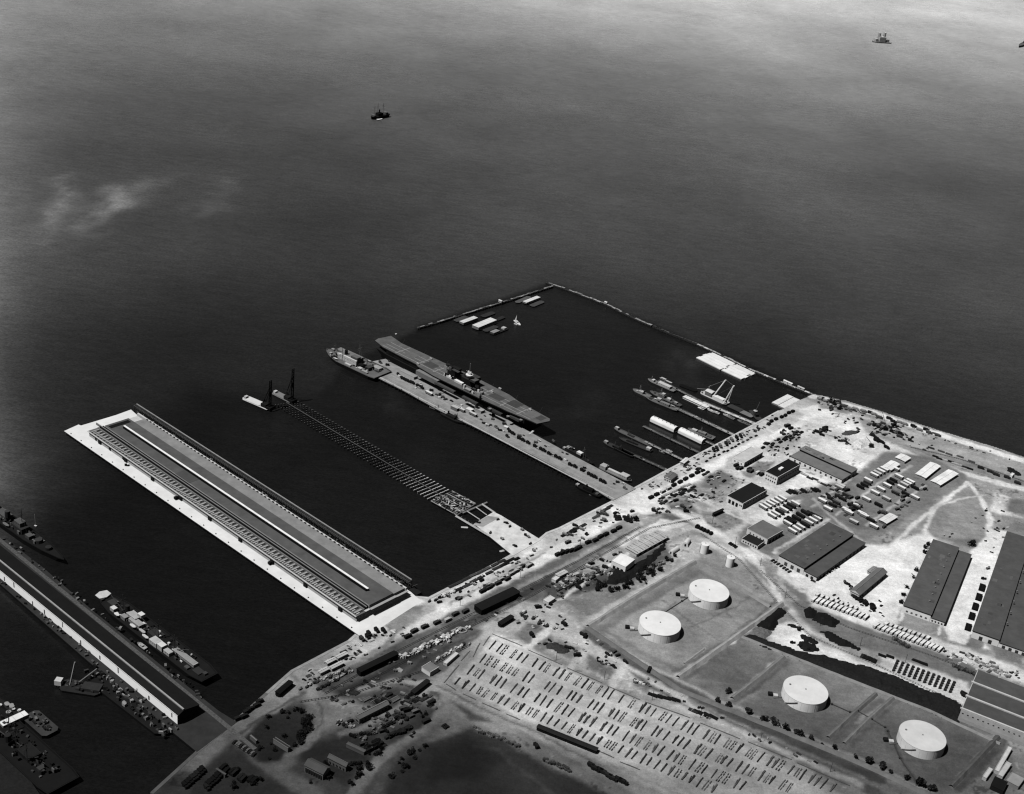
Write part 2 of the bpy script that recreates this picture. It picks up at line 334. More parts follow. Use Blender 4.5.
 ('path', 172, [(590, 629), (636, 659), (680, 681), (735, 707), (800, 734), (880, 768), (930, 792)], 1.3, 3.5),  # bank lines from here: lit crests painted pale, shaded flanks painted dark
 ('tank_field', 112, [(601, 630), (640, 606), (699, 571)], 2.5, 6), ('tank_field', 116, [(602, 628), (650, 657), (678, 670)], 2.5, 5),
 ('path', 188, [(585, 624), (640, 591), (694, 560)], 1.5, 6), ('path', 150, [(696, 561), (735, 583), (778, 605)], 2, 5), ('tank_field', 120, [(700, 572), (735, 592), (768, 606)], 2.5, 5),
 ('tank_field', 104, [(675, 672), (727, 640), (776, 602)], 1.5, 3), ('tank_field', 108, [(684, 680), (735, 645), (787, 608)], 2, 4), ('path', 186, [(678, 677), (731, 642), (782, 605)], 1.2, 4),
 ('tank_field', 100, [(737, 702), (763, 682), (790, 660)], 2, 4), ('path', 166, [(731, 698), (759, 676), (784, 656)], 1.2, 3.5),
 ('tank_field', 104, [(833, 741), (858, 718), (882, 698)], 2, 5), ('tank_field', 100, [(850, 746), (874, 722), (899, 700)], 2, 4),
 ('tank_field', 96, [(957, 789), (980, 766), (1004, 741)], 2, 6), ('path', 158, [(950, 787), (974, 762), (997, 737)], 1.5, 3),
 ('tank_field', 112, [(690, 626), (712, 617), (735, 607), (752, 596)], 1, 1.6), ('tank_field', 112, [(662, 600), (690, 622), (735, 650)], 1, 1.6), ('tank_field', 115, [(664, 612), (676, 603)], 1, 2),
 ('tank_field', 165, [(684, 664), (705, 648)], 1, 2), ('tank_field', 112, [(716, 600), (740, 625), (775, 610)], 1, 1.4), ('tank_field', 108, [(828, 704), (858, 713), (886, 728)], 1, 2), ('tank_field', 152, [(858, 722), (890, 700)], 1.5, 3),
 ('tank_field', 84, [(886, 730), (900, 756), (918, 785)], 1, 1.8), ('tank_field', 150, [(735, 707), (760, 690)], 2, 2),
 ('parking_lot', 222, [(486, 650), (640, 716), (810, 790)], 2, 3), ('parking_lot', 222, [(472, 662), (620, 726), (765, 790)], 2, 3), ('parking_lot', 222, [(459, 674), (600, 737), (728, 792)], 2, 3), ('parking_lot', 180, [(496, 640), (660, 708), (840, 784)], 1.5, 1.5),
 ('parking_lot', 184, [(448, 686), (590, 754), (690, 800)], 1.5, 2), ('ground', 120, [(640, 680), (652, 684), (648, 692), (634, 686)], 3, None), ('ground', 205, [(650, 696), (700, 712), (740, 732), (690, 716)], 3, None),
 # roads round the upright tanks and works
 ('road', 226, [(676, 512), (702, 524), (728, 540), (750, 553)], 3, 11), ('road', 218, [(750, 553), (766, 575), (781, 604)], 1.5, 4.5), ('road', 206, [(752, 548), (775, 560), (800, 590)], 1.5, 4),
 ('road', 216, [(560, 600), (600, 572), (640, 546), (662, 524), (690, 518)], 1.5, 3.5), ('ground', 218, [(618, 545), (632, 533), (662, 519), (688, 524), (668, 530), (640, 536), (624, 548)], 2.5, None),
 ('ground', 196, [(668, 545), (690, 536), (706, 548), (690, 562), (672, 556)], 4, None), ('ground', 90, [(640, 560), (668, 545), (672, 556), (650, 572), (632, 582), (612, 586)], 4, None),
 ('quay_road', 232, [(436, 600), (500, 568), (540, 548)], 2, 4), ('quay_road', 222, [(440, 612), (505, 578), (570, 544), (640, 508)], 2, 8), ('quay_road', 150, [(450, 604), (505, 574), (545, 553)], 1.2, 2.5),
 ('quay_road', 238, [(640, 506), (700, 474), (765, 440), (828, 411)], 2, 10), ('concrete_apron', 236, [(620, 500), (642, 490), (662, 500), (640, 512)], 2.5, None),
 ('ground', 112, [(705, 476), (720, 470), (735, 478), (716, 490), (702, 486)], 3, None), ('ground', 186, [(728, 458), (742, 450), (735, 470), (725, 468)], 2, None),
 ('concrete_apron', 240, [(358, 632), (372, 617), (412, 595), (424, 601), (405, 614), (380, 634)], 2, None), ('concrete_apron', 138, [(384, 626), (393, 616), (414, 606), (424, 606), (421, 615), (400, 630), (390, 636)], 1.2, None),
 ('road', 146, [(378, 607), (390, 618), (394, 632), (386, 646), (364, 660)], 1.5, 4.5), ('quay_road', 214, [(398, 636), (420, 622), (440, 612)], 2, 6), ('ground', 214, [(312, 672), (345, 652), (352, 656), (325, 672)], 2, None),
 # lower left tracks
 ('road', 190, [(300, 672), (311, 684), (315, 701), (326, 716), (315, 736), (281, 765)], 2, 8), ('ground', 176, [(316, 690), (352, 700), (372, 706), (340, 726), (322, 730)], 5, None), ('road', 128, [(318, 700), (322, 716), (316, 732)], 1.2, 2),
 ('road', 176, [(236, 728), (262, 708), (292, 690), (306, 684)], 2, 7), ('road', 110, [(240, 733), (270, 712), (305, 693)], 1.2, 2.5), ('road', 178, [(345, 806), (362, 776), (392, 748), (424, 728), (447, 708), (470, 704)], 2, 7),
 ('road', 176, [(340, 735), (380, 719), (412, 697), (440, 684)], 1.5, 5), ('road', 182, [(360, 690), (395, 680), (425, 683), (455, 694), (500, 718), (560, 748)], 1.5, 5), ('ground', 170, [(440, 690), (470, 700), (520, 730), (500, 734), (450, 712)], 4, None),
 ('road', 118, [(438, 686), (500, 716), (560, 745), (600, 766)], 1, 2), ('grass', 88, [(452, 702), (475, 712), (490, 722), (470, 720)], 3, None),
 ('grass', 84, [(560, 800), (520, 770), (500, 750), (470, 745)], 2, 3), ('grass', 46, [(430, 750), (470, 738), (500, 756), (480, 780), (430, 780)], 9, None),
]
WPATCH = []
for ob, t, pts, soft, wd in PATCH: WPATCH.append((ob, t, [tuple(P(*p)[:2]) for p in pts], soft, wd))

def make_ground():
    step = 1.6
    x0, x1, y0, y1 = -240, 700, 640, 1500
    xs, ys = np.arange(x0, x1, step), np.arange(y0, y1, step)
    X, Y = np.meshgrid(xs, ys, indexing='ij')
    WX = X + (vnoise(X, Y, 9, 1) - .5) * 3.2 + (vnoise(X, Y, 3.5, 2) - .5) * 1.8; WY = Y + (vnoise(X, Y, 9, 3) - .5) * 3.2 + (vnoise(X, Y, 3.5, 4) - .5) * 1.8
    T = np.full(X.shape, 150.); names = ['ground']; ID = np.zeros(X.shape, int)
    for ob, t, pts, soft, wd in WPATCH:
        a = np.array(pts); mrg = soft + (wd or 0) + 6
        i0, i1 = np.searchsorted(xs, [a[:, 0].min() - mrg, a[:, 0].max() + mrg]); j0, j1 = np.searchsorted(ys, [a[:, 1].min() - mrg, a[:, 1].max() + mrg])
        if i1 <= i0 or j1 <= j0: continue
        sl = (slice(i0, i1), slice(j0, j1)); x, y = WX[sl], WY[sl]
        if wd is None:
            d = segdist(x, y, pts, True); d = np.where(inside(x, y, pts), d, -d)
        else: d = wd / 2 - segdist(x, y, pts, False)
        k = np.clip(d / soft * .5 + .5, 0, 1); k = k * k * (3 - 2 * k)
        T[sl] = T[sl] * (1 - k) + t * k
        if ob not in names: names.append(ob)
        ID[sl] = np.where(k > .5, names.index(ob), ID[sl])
    # wear, tracks and blotches
    T *= 1 + (vnoise(X, Y, 28, 11) - .5) * .14 + (vnoise(X, Y, 11, 12) - .5) * .12 + (vnoise(X, Y, 4, 13) - .5) * .10
    sp_ = vnoise(X, Y, 2.6, 21) * vnoise(X, Y, 14, 22)
    dirt = ID == 0
    T = np.where(dirt & (sp_ > .58), T * .72, T); T = np.where(dirt & (sp_ < .045), np.minimum(T * 1.18, 235), T)
    T *= fall(X, Y)  # light falloff multiplied into the ground colour
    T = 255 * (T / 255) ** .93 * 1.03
    s = np.clip(T, 0, 246) / 255; A = np.where(s <= .04045, s / 12.92, ((s + .055) / 1.055) ** 2.4) / 1.55
    n0, n1 = X.shape; cx, cy = (X[:-1, :-1] + step / 2), (Y[:-1, :-1] + step / 2)
    keep = inside(cx, cy, LANDW)
    gm = tone_mat('ground_surface')
    idx = np.arange(n0 * n1).reshape(n0, n1)
    for k, nm in enumerate(names):
        sel = keep & (ID[:-1, :-1] == k)
        I, J = np.nonzero(sel)
        if not len(I): continue
        q = np.stack([idx[I, J], idx[I + 1, J], idx[I + 1, J + 1], idx[I, J + 1]], 1)
        u, inv = np.unique(q.ravel(), return_inverse=True)
        me = bpy.data.meshes.new(nm); me.vertices.add(len(u))
        co_ = np.stack([X.ravel()[u], Y.ravel()[u], np.full(len(u), GZ)], 1).astype(np.float32)
        me.vertices.foreach_set('co', co_.ravel()); me.loops.add(len(inv)); me.loops.foreach_set('vertex_index', inv.astype(np.int32))
        me.polygons.add(len(q)); me.polygons.foreach_set('loop_start', np.arange(0, len(inv), 4, dtype=np.int32)); me.polygons.foreach_set('loop_total', np.full(len(q), 4, dtype=np.int32))
        at = me.attributes.new('tone', 'FLOAT', 'POINT'); at.data.foreach_set('value', A.ravel()[u].astype(np.float32))
        me.materials.append(gm); me.update(); me.validate()
        o = bpy.data.objects.new(nm, me); C.objects.link(o); o['kind'] = 'structure'
make_ground()
b = MB().prism(LANDW, -6, GZ - .12, M(75), M(60)); o = b.build('land_base'); o['kind'] = 'structure'
# coping along the quay edge
q = MB()
for i in range(len(LAND) - 9):
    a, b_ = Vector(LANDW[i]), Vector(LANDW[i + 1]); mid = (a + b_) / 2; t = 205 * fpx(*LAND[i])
    q.box(mid.x, mid.y, GZ - 1.4, (b_ - a).length + .6, 2.6, 1.55 + .003 * i, M(t, 'deck'), math.atan2(b_.y - a.y, b_.x - a.x))
o = q.build('quay_edge'); o['kind'] = 'structure'

# ------------------------------------------------------------------ water
def make_water():
    def ax(lo, hi, a, b, fine):
        m_ = list(np.arange(a, b, fine)); s, x = fine, m_[-1]
        while x < hi: s *= 1.12; x += s; m_.append(x)
        s, x = fine, m_[0]; l = []
        while x > lo: s *= 1.12; x -= s; l.append(x)
        return np.array(l[::-1] + m_)
    xs, ys = ax(-16000, 20000, -700, 700, 8), ax(-3000, 30000, 600, 1900, 8)
    X, Y = np.meshgrid(xs, ys, indexing='ij')
    T = np.full(X.shape, 68.)
    # calmer, darker water of the basins, fading out to the open bay
    wx = X + (vnoise(X, Y, 60, 5) - .5) * 40; wy = Y + (vnoise(X, Y, 60, 6) - .5) * 40
    def region(pts, t, soft, warp=True):
        nonlocal T
        p = [tuple(P(*a, 0)[:2]) for a in pts]; x, y = (wx, wy) if warp else (X, Y)
        d = segdist(x, y, p, True); d = np.where(inside(x, y, p), d, -d); k = np.clip(d / soft * .5 + .5, 0, 1); k = k * k * (3 - 2 * k); T = T * (1 - k) + t * k
    region([(-100, 330), (200, 290), (420, 320), (560, 280), (760, 330), (1100, 440), (1100, 900), (-100, 900)], 48, 170)
    region([(0, 560), (60, 480), (200, 380), (330, 400), (430, 420), (700, 420), (600, 560), (300, 720), (100, 900), (-100, 900)], 30, 60)
    region([(417, 330), (548, 286), (813, 394), (720, 480), (500, 600), (330, 560), (300, 420), (345, 365)], 35, 3, False)
    region([(330, 400), (420, 405), (620, 500), (420, 620), (200, 420)], 33, 30)
    region([(417, 327), (548, 283), (560, 285), (813, 391), (813, 396), (548, 289), (418, 331)], 30, 6, False)
    region([(0, 440), (20, 420), (28, 470), (15, 530), (-60, 560), (-60, 430)], 60, 30)
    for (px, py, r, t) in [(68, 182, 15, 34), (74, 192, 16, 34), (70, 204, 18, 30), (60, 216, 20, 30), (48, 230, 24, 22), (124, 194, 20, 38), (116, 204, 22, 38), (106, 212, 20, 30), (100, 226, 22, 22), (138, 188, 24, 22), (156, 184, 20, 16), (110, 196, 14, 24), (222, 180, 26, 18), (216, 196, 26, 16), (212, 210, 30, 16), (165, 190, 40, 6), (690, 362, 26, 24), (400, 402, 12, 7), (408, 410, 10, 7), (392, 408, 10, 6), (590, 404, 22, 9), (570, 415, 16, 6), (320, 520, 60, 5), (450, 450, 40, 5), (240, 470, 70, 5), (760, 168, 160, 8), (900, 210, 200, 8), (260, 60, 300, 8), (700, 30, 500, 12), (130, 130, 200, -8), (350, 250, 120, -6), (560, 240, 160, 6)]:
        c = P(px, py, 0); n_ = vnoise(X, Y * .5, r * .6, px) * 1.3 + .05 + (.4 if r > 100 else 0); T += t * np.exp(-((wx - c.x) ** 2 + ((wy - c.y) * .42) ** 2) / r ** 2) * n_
    # pale edge haze towards the west, painted into the water tone
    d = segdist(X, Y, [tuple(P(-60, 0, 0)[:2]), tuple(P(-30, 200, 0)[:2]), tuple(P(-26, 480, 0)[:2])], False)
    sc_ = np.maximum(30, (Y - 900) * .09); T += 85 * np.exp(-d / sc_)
    T += np.clip((Y - 1450) / 1000, 0, 3.2) * 26 + np.clip((Y - 2500) / 1500, 0, 1.5) * 68  # distance haze and sky reflection painted in as a lighter tone
    T *= 1 + (vnoise(X, Y, 260, 31) - .5) * .12 + (vnoise(X, Y, 90, 32) - .5) * .07
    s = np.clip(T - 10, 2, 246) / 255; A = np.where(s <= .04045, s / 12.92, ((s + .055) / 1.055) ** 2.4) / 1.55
    n0, n1 = X.shape; idx = np.arange(n0 * n1).reshape(n0, n1)
    q = np.stack([idx[:-1, :-1], idx[1:, :-1], idx[1:, 1:], idx[:-1, 1:]], -1).reshape(-1, 4)
    me = bpy.data.meshes.new('water'); me.vertices.add(n0 * n1); me.vertices.foreach_set('co', np.stack([X.ravel(), Y.ravel(), 0 * X.ravel()], 1).astype(np.float32).ravel())
    me.loops.add(q.size); me.loops.foreach_set('vertex_index', q.ravel().astype(np.int32)); me.polygons.add(len(q))
    me.polygons.foreach_set('loop_start', np.arange(0, q.size, 4, dtype=np.int32)); me.polygons.foreach_set('loop_total', np.full(len(q), 4, dtype=np.int32))
    at = me.attributes.new('tone', 'FLOAT', 'POINT'); at.data.foreach_set('value', A.ravel().astype(np.float32))
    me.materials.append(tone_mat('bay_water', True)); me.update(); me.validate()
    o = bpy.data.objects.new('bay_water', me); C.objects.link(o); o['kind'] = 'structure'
make_water()
KIDS = {}
_b0 = MB.build
def _b1(s, name, parent=None, loc=None):
    o = _b0(s, name, parent, loc)
    if parent is not None: KIDS.setdefault(parent.name, []).append(o)
    return o
MB.build = _b1
# ================================================================== builders
def ft(t, px, kind='plain'): return M(t * fpx(*px), kind)

def building(name, label, A, B, Cc, h, rt, wt, roof='gable', rh=2.0, cut=.66, low=2.2, feats=(), z=GZ, group=None, cat='building', fac=None, rk='roof', sil=None):
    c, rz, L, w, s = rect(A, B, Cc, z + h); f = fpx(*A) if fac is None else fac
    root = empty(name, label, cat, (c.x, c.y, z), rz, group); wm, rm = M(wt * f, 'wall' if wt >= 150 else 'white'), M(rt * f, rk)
    def Y(v): return s * (v - .5) * w
    if roof == 'split':
        MB().box(0, Y(cut / 2), 0, L, w * cut, h - .1, wm).box(0, Y(cut / 2), h - .12, L + .1, w * cut + .1, .1, wm).build('wall', root)
        MB().box(0, Y((1 + cut) / 2) , 0, L - .6, w * (1 - cut) - .01, h - low - .3, wm).build('low_wall', root)
        r = MB(); y0, y1 = Y(0) - s * .5, Y(cut) + s * .4
        r.prism([(-L / 2 - .5, y0), (L / 2 + .5, y0), (L / 2 + .5, y1), (-L / 2 - .5, y1)], h, h + .5, rm, M(25 * f)); rq = random.Random(int(L * 10))
        for k in range(int(L / 7)): r.box(-L / 2 + 3 + k * 7., (y0 + y1) / 2, h + .505, .25, abs(y1 - y0) * .98, .06, M(rt * f * 1.1))
        for k in range(9): r.box(rq.uniform(-.45, .45) * L, rq.uniform(min(y0, y1) + 3, max(y0, y1) - 3), h + .51, rq.uniform(2, 7), rq.uniform(1.5, 5), .04, M(rt * f * rq.choice((.82, .88, 1.14, 1.2))))
        r.build('roof', root)
        y0, y1 = Y(cut) + s * .42, Y(1) + s * .5
        MB().prism([(-L / 2 - .2, y0), (L / 2 + .2, y0), (L / 2 + .2, y1), (-L / 2 - .2, y1)], h - low - .3, h - low, rm, M(25 * f)).build('low_roof', root)
        MB().box(0, Y(cut) + s * .25, h - low + .01, L - .4, .3, low - .05, M(14)).build('clerestory', root)  # clerestory wall with its shade painted in as near black
    elif roof == 'gable':
        MB().box(0, 0, 0, L - .8, w - .8, h, wm).build('wall', root)
        MB().gable(0, 0, h + .02, L - .4, w - .4, rh, rm, end=wm).build('roof', root)
        MB().box(0, 0, h + rh - .05, L, .5, .3, M(rt * f * 1.15)).build('ridge_cap', root)
    elif roof == 'flat':
        MB().box(0, 0, 0, L - .3, w - .3, h - .3, wm).build('wall', root)
        MB().box(0, 0, h - .29, L, w, .35, rm, side=wm).build('roof', root)
        for yy in (-1, 1): MB().box(0, yy * (w / 2 - .2), h + .07, L, .4, .3, M(wt * f)).build('parapet', root)
    elif roof == 'arch':
        v = MB(); n = 10; pr = [(-w / 2 * math.cos(PI * i / n), h * math.sin(PI * i / n) ** .8) for i in range(n + 1)]
        vs = [(x, y, zz) for x in (-L / 2, L / 2) for y, zz in pr]
        v.add(vs, [(i, i + 1, n + 2 + i, n + 1 + i) for i in range(n)], rm); v.add(vs, [tuple(range(n + 1))], wm); v.add(vs, [tuple(range(2 * n + 1, n, -1))], M(15)); v.build('roof', root)
        MB().box(-L / 2 - .05, 0, 0, .1, w * .3, h * .6, M(15)).build('door', root)
    for ft_ in feats:
        kind, side, n, lo, hi, zz, fw, fh, t = ft_
        for i in range(n):
            k = lo + (hi - lo) * (i + .5) / n; q = MB(); mt_ = M(t * f)
            if side in 'AC':
                x = (k - .5) * L; yy = Y(0) - s * .03 if side == 'A' else Y(1) + s * .03
                q.box(x, yy, zz, fw, .14, fh, mt_)
            else:
                x = (-L / 2 - .03) if side == 'S' else (L / 2 + .03); q.box(x, Y(k), zz, .14, fw, fh, mt_)
            if kind == 'skylight': q = MB().box((k - .5) * L, Y(.5 if side == 'A' else .3), h + .2, fw, fh, 1.4, mt_)
            if kind == 'vent': q = MB().cyl((k - .5) * L, Y(.5), h + (rh if roof == 'gable' else .3) - .1, .8, 1.5, mt_, 8)
            ch = [c_ for c_ in KIDS.get(root.name, []) if c_.name.split('.')[0] == ('roof' if kind in ('skylight', 'vent') else 'wall')]
            q.build(kind, ch[0] if ch else root)
    return root

def hull_poly(L, B, full=.72, st=.75):
    p = [(-L / 2, -B / 2 * st), (-L * .42, -B / 2), (L * (full - .5), -B / 2), (L * (full - .5 + (1 - full) * .5), -B / 2 * .72), (L * .47, -B / 2 * .25), (L / 2, 0)]
    return p + [(x, -y) for x, y in reversed(p[:-1])]
def ship(name, label, bow, stern, beam, hh, ht, dt, blocks=(), masts=(), z=0, cat='ship', group=None, full=.72, st=.75, booms=(), dk='deck'):
    a, b = P(*bow, hh), P(*stern, hh); L = (a - b).length; c = (a + b) / 2; rz = math.atan2(a.y - b.y, a.x - b.x)
    root = empty(name, label, cat, (c.x, c.y, 0), rz, group); hp = hull_poly(L, beam, full, st)
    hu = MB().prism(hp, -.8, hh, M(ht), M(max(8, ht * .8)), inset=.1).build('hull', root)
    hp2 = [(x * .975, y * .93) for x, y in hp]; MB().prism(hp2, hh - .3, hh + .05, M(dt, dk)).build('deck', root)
    r = MB()
    for i in range(len(hp)):
        p, q = hp[i], hp[(i + 1) % len(hp)]; d = math.hypot(q[0] - p[0], q[1] - p[1])
        r.box((p[0] + q[0]) / 2, (p[1] + q[1]) / 2, hh - .1, d, .3, .9, M(min(200, dt * 1.1)), math.atan2(q[1] - p[1], q[0] - p[0]))
    r.build('bulwark', hu)
    for nm, fx, fy, lx, wy, z0, h_, t in blocks:
        x, y = fx * L, fy * beam
        if nm in ('funnel', 'gun_turret', 'tank', 'radar_dish'): o = MB().cyl(x, y, hh + z0, lx / 2, h_, M(t * .7), 12, top=M(t), r2=lx / 2 * .88)
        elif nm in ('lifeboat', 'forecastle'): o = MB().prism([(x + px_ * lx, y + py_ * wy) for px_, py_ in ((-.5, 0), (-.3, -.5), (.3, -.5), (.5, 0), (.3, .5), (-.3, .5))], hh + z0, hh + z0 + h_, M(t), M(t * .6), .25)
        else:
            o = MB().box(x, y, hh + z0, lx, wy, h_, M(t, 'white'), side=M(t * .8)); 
            if h_ > 2 and lx > 6:
                for k in range(int(lx // 2.5)): o.box(x - lx / 2 + 1.6 + k * 2.5, y, hh + z0 + h_ * .55, .8, wy + .08, .6, M(15))
                o.box(x, y, hh + z0 + h_, lx * .92, wy * .86, .15, M(t * .86))
        o.build(nm, root)
    for fx, fy, h_, *rr in masts:
        x, y = fx * L, fy * beam; t = rr[0] if rr else 60
        q = MB().bar((x, y, hh), (x, y, hh + h_), .35, M(t)); q.bar((x, y - h_ * .18, hh + h_ * .75), (x, y + h_ * .18, hh + h_ * .75), .18, M(t)); q.bar((x - h_ * .3, y, hh), (x, y, hh + h_ * .9), .08, M(t)); q.bar((x + h_ * .3, y, hh), (x, y, hh + h_ * .9), .08, M(t)); q.build('mast', root)
    for fx, fy, dx, dy, dz, t in booms:
        x, y = fx * L, fy * beam; MB().bar((x, y, hh + 1), (x + dx, y + dy, hh + dz), .4, M(t)).build('boom', root)
    return root
def clutter_part(root, L, Wd, z, n, name, tones, seed, sz=(1, 4), hmax=2.2):
    r = random.Random(seed); q = MB()
    for _ in range(n):
        q.box(r.uniform(-L / 2, L / 2), r.uniform(-Wd / 2, Wd / 2), z, r.uniform(*sz), r.uniform(sz[0], sz[1] * .6), r.uniform(.5, hmax), M(r.choice(tones)), r.choice((0, 0, r.uniform(0, 3))))
    return q.split(name, root)
def barge(name, label, A, B, wd, fb, t, group=None, cat='barge', cargo=None, side=None, cabin=None, seed=1, cw=.8):
    a, b = P(*A, fb), P(*B, fb); L = (a - b).length; c = (a + b) / 2; rz = math.atan2(b.y - a.y, b.x - a.x)
    root = empty(name, label, cat, (c.x, c.y, 0), rz, group); k = min(wd * .35, L * .08)
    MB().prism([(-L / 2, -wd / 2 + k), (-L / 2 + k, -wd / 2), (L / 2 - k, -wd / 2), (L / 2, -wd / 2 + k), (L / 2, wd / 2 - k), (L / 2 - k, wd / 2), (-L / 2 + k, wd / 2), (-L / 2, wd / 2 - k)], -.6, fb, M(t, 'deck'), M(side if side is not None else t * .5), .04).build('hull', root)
    if cargo:
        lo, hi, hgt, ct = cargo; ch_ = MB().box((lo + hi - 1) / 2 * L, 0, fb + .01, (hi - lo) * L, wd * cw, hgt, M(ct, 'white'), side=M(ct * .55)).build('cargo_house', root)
        q = MB(); n = max(2, int((hi - lo) * L / 5))
        for i in range(n): q.box((lo + (hi - lo) * (i + .5) / n - .5) * L, 0, fb + hgt + .015, .35, wd * cw * .96, .15, M(ct * .86))
        q.split('roof_rib', ch_)
    if cabin: MB().box(cabin[0] * L, cabin[1] * wd, fb + .01, cabin[2], cabin[3], cabin[4], M(cabin[5])).build('cabin', root)
    return root

# ================================================================== open-water ships and the breakwater
def far_ship():
    ship('cargo_ship', 'small dark three-masted ship alone on the open bay', (371, 117), (388, 113.5), 14, 5, 20, 40,
         [('deckhouse', .02, 0, 12, 9, 0, 5, 25), ('deckhouse', -.35, 0, 6, 8, 0, 4, 120), ('funnel', .02, 0, 3, 3, 5, 6, 20), ('deckhouse', .33, 0, 6, 7, 0, 3, 110)], [(-.2, 0, 22, 70), (.12, 0, 24, 70), (.3, 0, 20, 90)])
    barge('launch', 'white launch lying beside the dark ship far out on the bay', (377, 119.5), (382, 118.5), 5, 1.5, 225, cat='boat')
    ship('cargo_ship', 'pale hazy ship far out near the upper right of the bay', (872, 41), (890, 42), 26, 2.5, 170, 190,
         [('deckhouse', .02, 0, 20, 18, 0, 14, 250), ('deckhouse', -.3, 0, 9, 14, 0, 8, 245), ('deckhouse', .3, 0, 8, 14, 0, 8, 240), ('deckhouse', -.12, 0, 4, 8, 0, 26, 240), ('deckhouse', .16, 0, 4, 8, 0, 24, 240)], [(-.2, 0, 34, 248), (.05, 0, 42, 248), (.25, 0, 36, 248)])  # distance haze put into the pale paint of this ship
    ship('cargo_ship', 'dark hull cut off by the right edge of the picture', (1019, 46), (1030, 40), 14, 5, 70, 100, [('deckhouse', 0, 0, 10, 8, 0, 6, 90)], [(0, 0, 20, 90)])
far_ship()

def breakwater(name, label, pts, wd, t0, t1, seed, dash=0):
    r = random.Random(seed); w = PP(pts, 3); root = empty(name, label, 'breakwater', (w[0].x, w[0].y, 0), 0)
    o = Vector((w[0].x, w[0].y, 0)); dk, cp_, pl = MB(), MB(), MB(); acc = 0
    for i in range(len(w) - 1):
        a, b = w[i] - o, w[i + 1] - o; d = b - a; L = d.length; u = d / L; rz = math.atan2(u.y, u.x); x = 0
        while x < L:
            st = min(r.uniform(3, 8), L - x + .01); c = a + u * (x + st / 2); k = r.random()
            dk.box(c.x, c.y, .6, st, wd * .8, 1.6 + r.uniform(-.3, .3), M(48), rz)
            n = Vector((-u.y, u.x, 0)); off = r.uniform(-.6, .6)
            if k > .12: cp_.box(c.x + n.x * off, c.y + n.y * off, 2.3 + r.uniform(0, .5), st * .92, wd * r.uniform(.45, .8), .5, M(r.uniform(t0, t1), 'plain'), rz + r.uniform(-.05, .05))
            for s in (-1, 1): pl.cyl(c.x + n.x * s * wd * .45, c.y + n.y * s * wd * .45, -1, .35, r.uniform(3.6, 4.6), M(60), 6, top=M(110))
            x += st
    dk.build('rubble_core', root); cp_.split('timber_cap', root); pl.build('fender_pile', root)['kind'] = 'stuff'; return root
breakwater('breakwater', 'low timber breakwater arm running left from the outer corner', [(417.5, 327.5), (440, 321), (456, 316), (482, 308), (502, 302), (530, 293), (553, 285.5)], 3.4, 90, 160, 3)
breakwater('breakwater', 'long timber breakwater running from the outer corner to shore', [(546, 281.7), (565, 288), (606, 303.6), (641.6, 320.8), (652, 325)], 4.4, 105, 175, 4)
breakwater('breakwater', 'dark worn stretch of breakwater with gaps in its cap', [(653, 325.5), (662, 329.4), (680.6, 337), (697, 343.5)], 3.0, 55, 110, 5)
breakwater('breakwater', 'pale capped end of the breakwater beside the white rafts', [(697.5, 343.5), (724, 356), (752, 369.6), (785, 383), (813, 394)], 4.2, 140, 215, 6)
for (x, y, l_, t, lab) in [(606, 303.5, 3.5, 220, 'small pale hut on the long breakwater'), (500.5, 302, 5, 210, 'white hut on the middle of the breakwater arm'), (788, 383.5, 12, 225, 'long white shed on the breakwater near shore'), (801, 389, 9, 190, 'pale grey shed on the shore end of the breakwater')]:
    w = P(x, y, 2.9); rz = ang((x - 5, y - 2.2), (x + 5, y + 2.2)); e = empty('hut', lab, 'hut', (w.x, w.y, 2.9), rz)
    MB().box(0, 0, 0, l_, 2.8, 2.2, M(t)).build('wall', e); MB().gable(0, 0, 2.21, l_, 2.8, .8, M(t)).build('roof', e); MB().box(0, -1.42, 0, .9, .08, 1.8, M(20)).build('door', e)

# barges moored along the arm
G = 'barges moored along the breakwater arm'
for A, B, wd, t, cargo, lab in [
    ((455, 321), (467, 316.3), 8, 70, None, 'empty dark barge nearest the free end of the arm'),
    ((461, 324), (476, 318.5), 9, 35, (.02, .98, 2.5, 222), 'barge with bright white house, second from the free end of the arm'),
    ((474.5, 329), (494, 321), 13, 40, (.03, .97, 3.5, 228), 'largest white-housed barge in the group on the arm'),
    ((482, 316.5), (494, 312), 8, 52, None, 'small dark barge tucked against the arm behind the white ones'),
    ((484, 331), (497, 326), 8, 62, None, 'dark empty barge between the largest white barge and the pale one'),
    ((491, 334), (507, 327.5), 8, 40, (.05, .42, 2, 150), 'barge with a pale deckhouse at one end, outermost of the group'),
    ((496, 320), (504, 316.5), 6, 45, None, 'short dark lighter at the right of the barge group'),
    ((516, 302.5), (530, 296.5), 7, 92, None, 'grey flat barge touching the arm near the outer corner'),
    ((524, 303.5), (539, 297.7), 8, 40, (.03, .97, 2, 225), 'white-topped barge near the outer corner'),
    ((531, 306), (543, 301), 8, 75, None, 'dark grey barge outermost near the corner of the breakwater')]:
    barge('barge', lab, A, B, wd, 1.6, t, G, cargo=cargo, side=12, cabin=(.3, 0, 5, 5, 2, 190) if 'pale deckhouse' in lab else None)
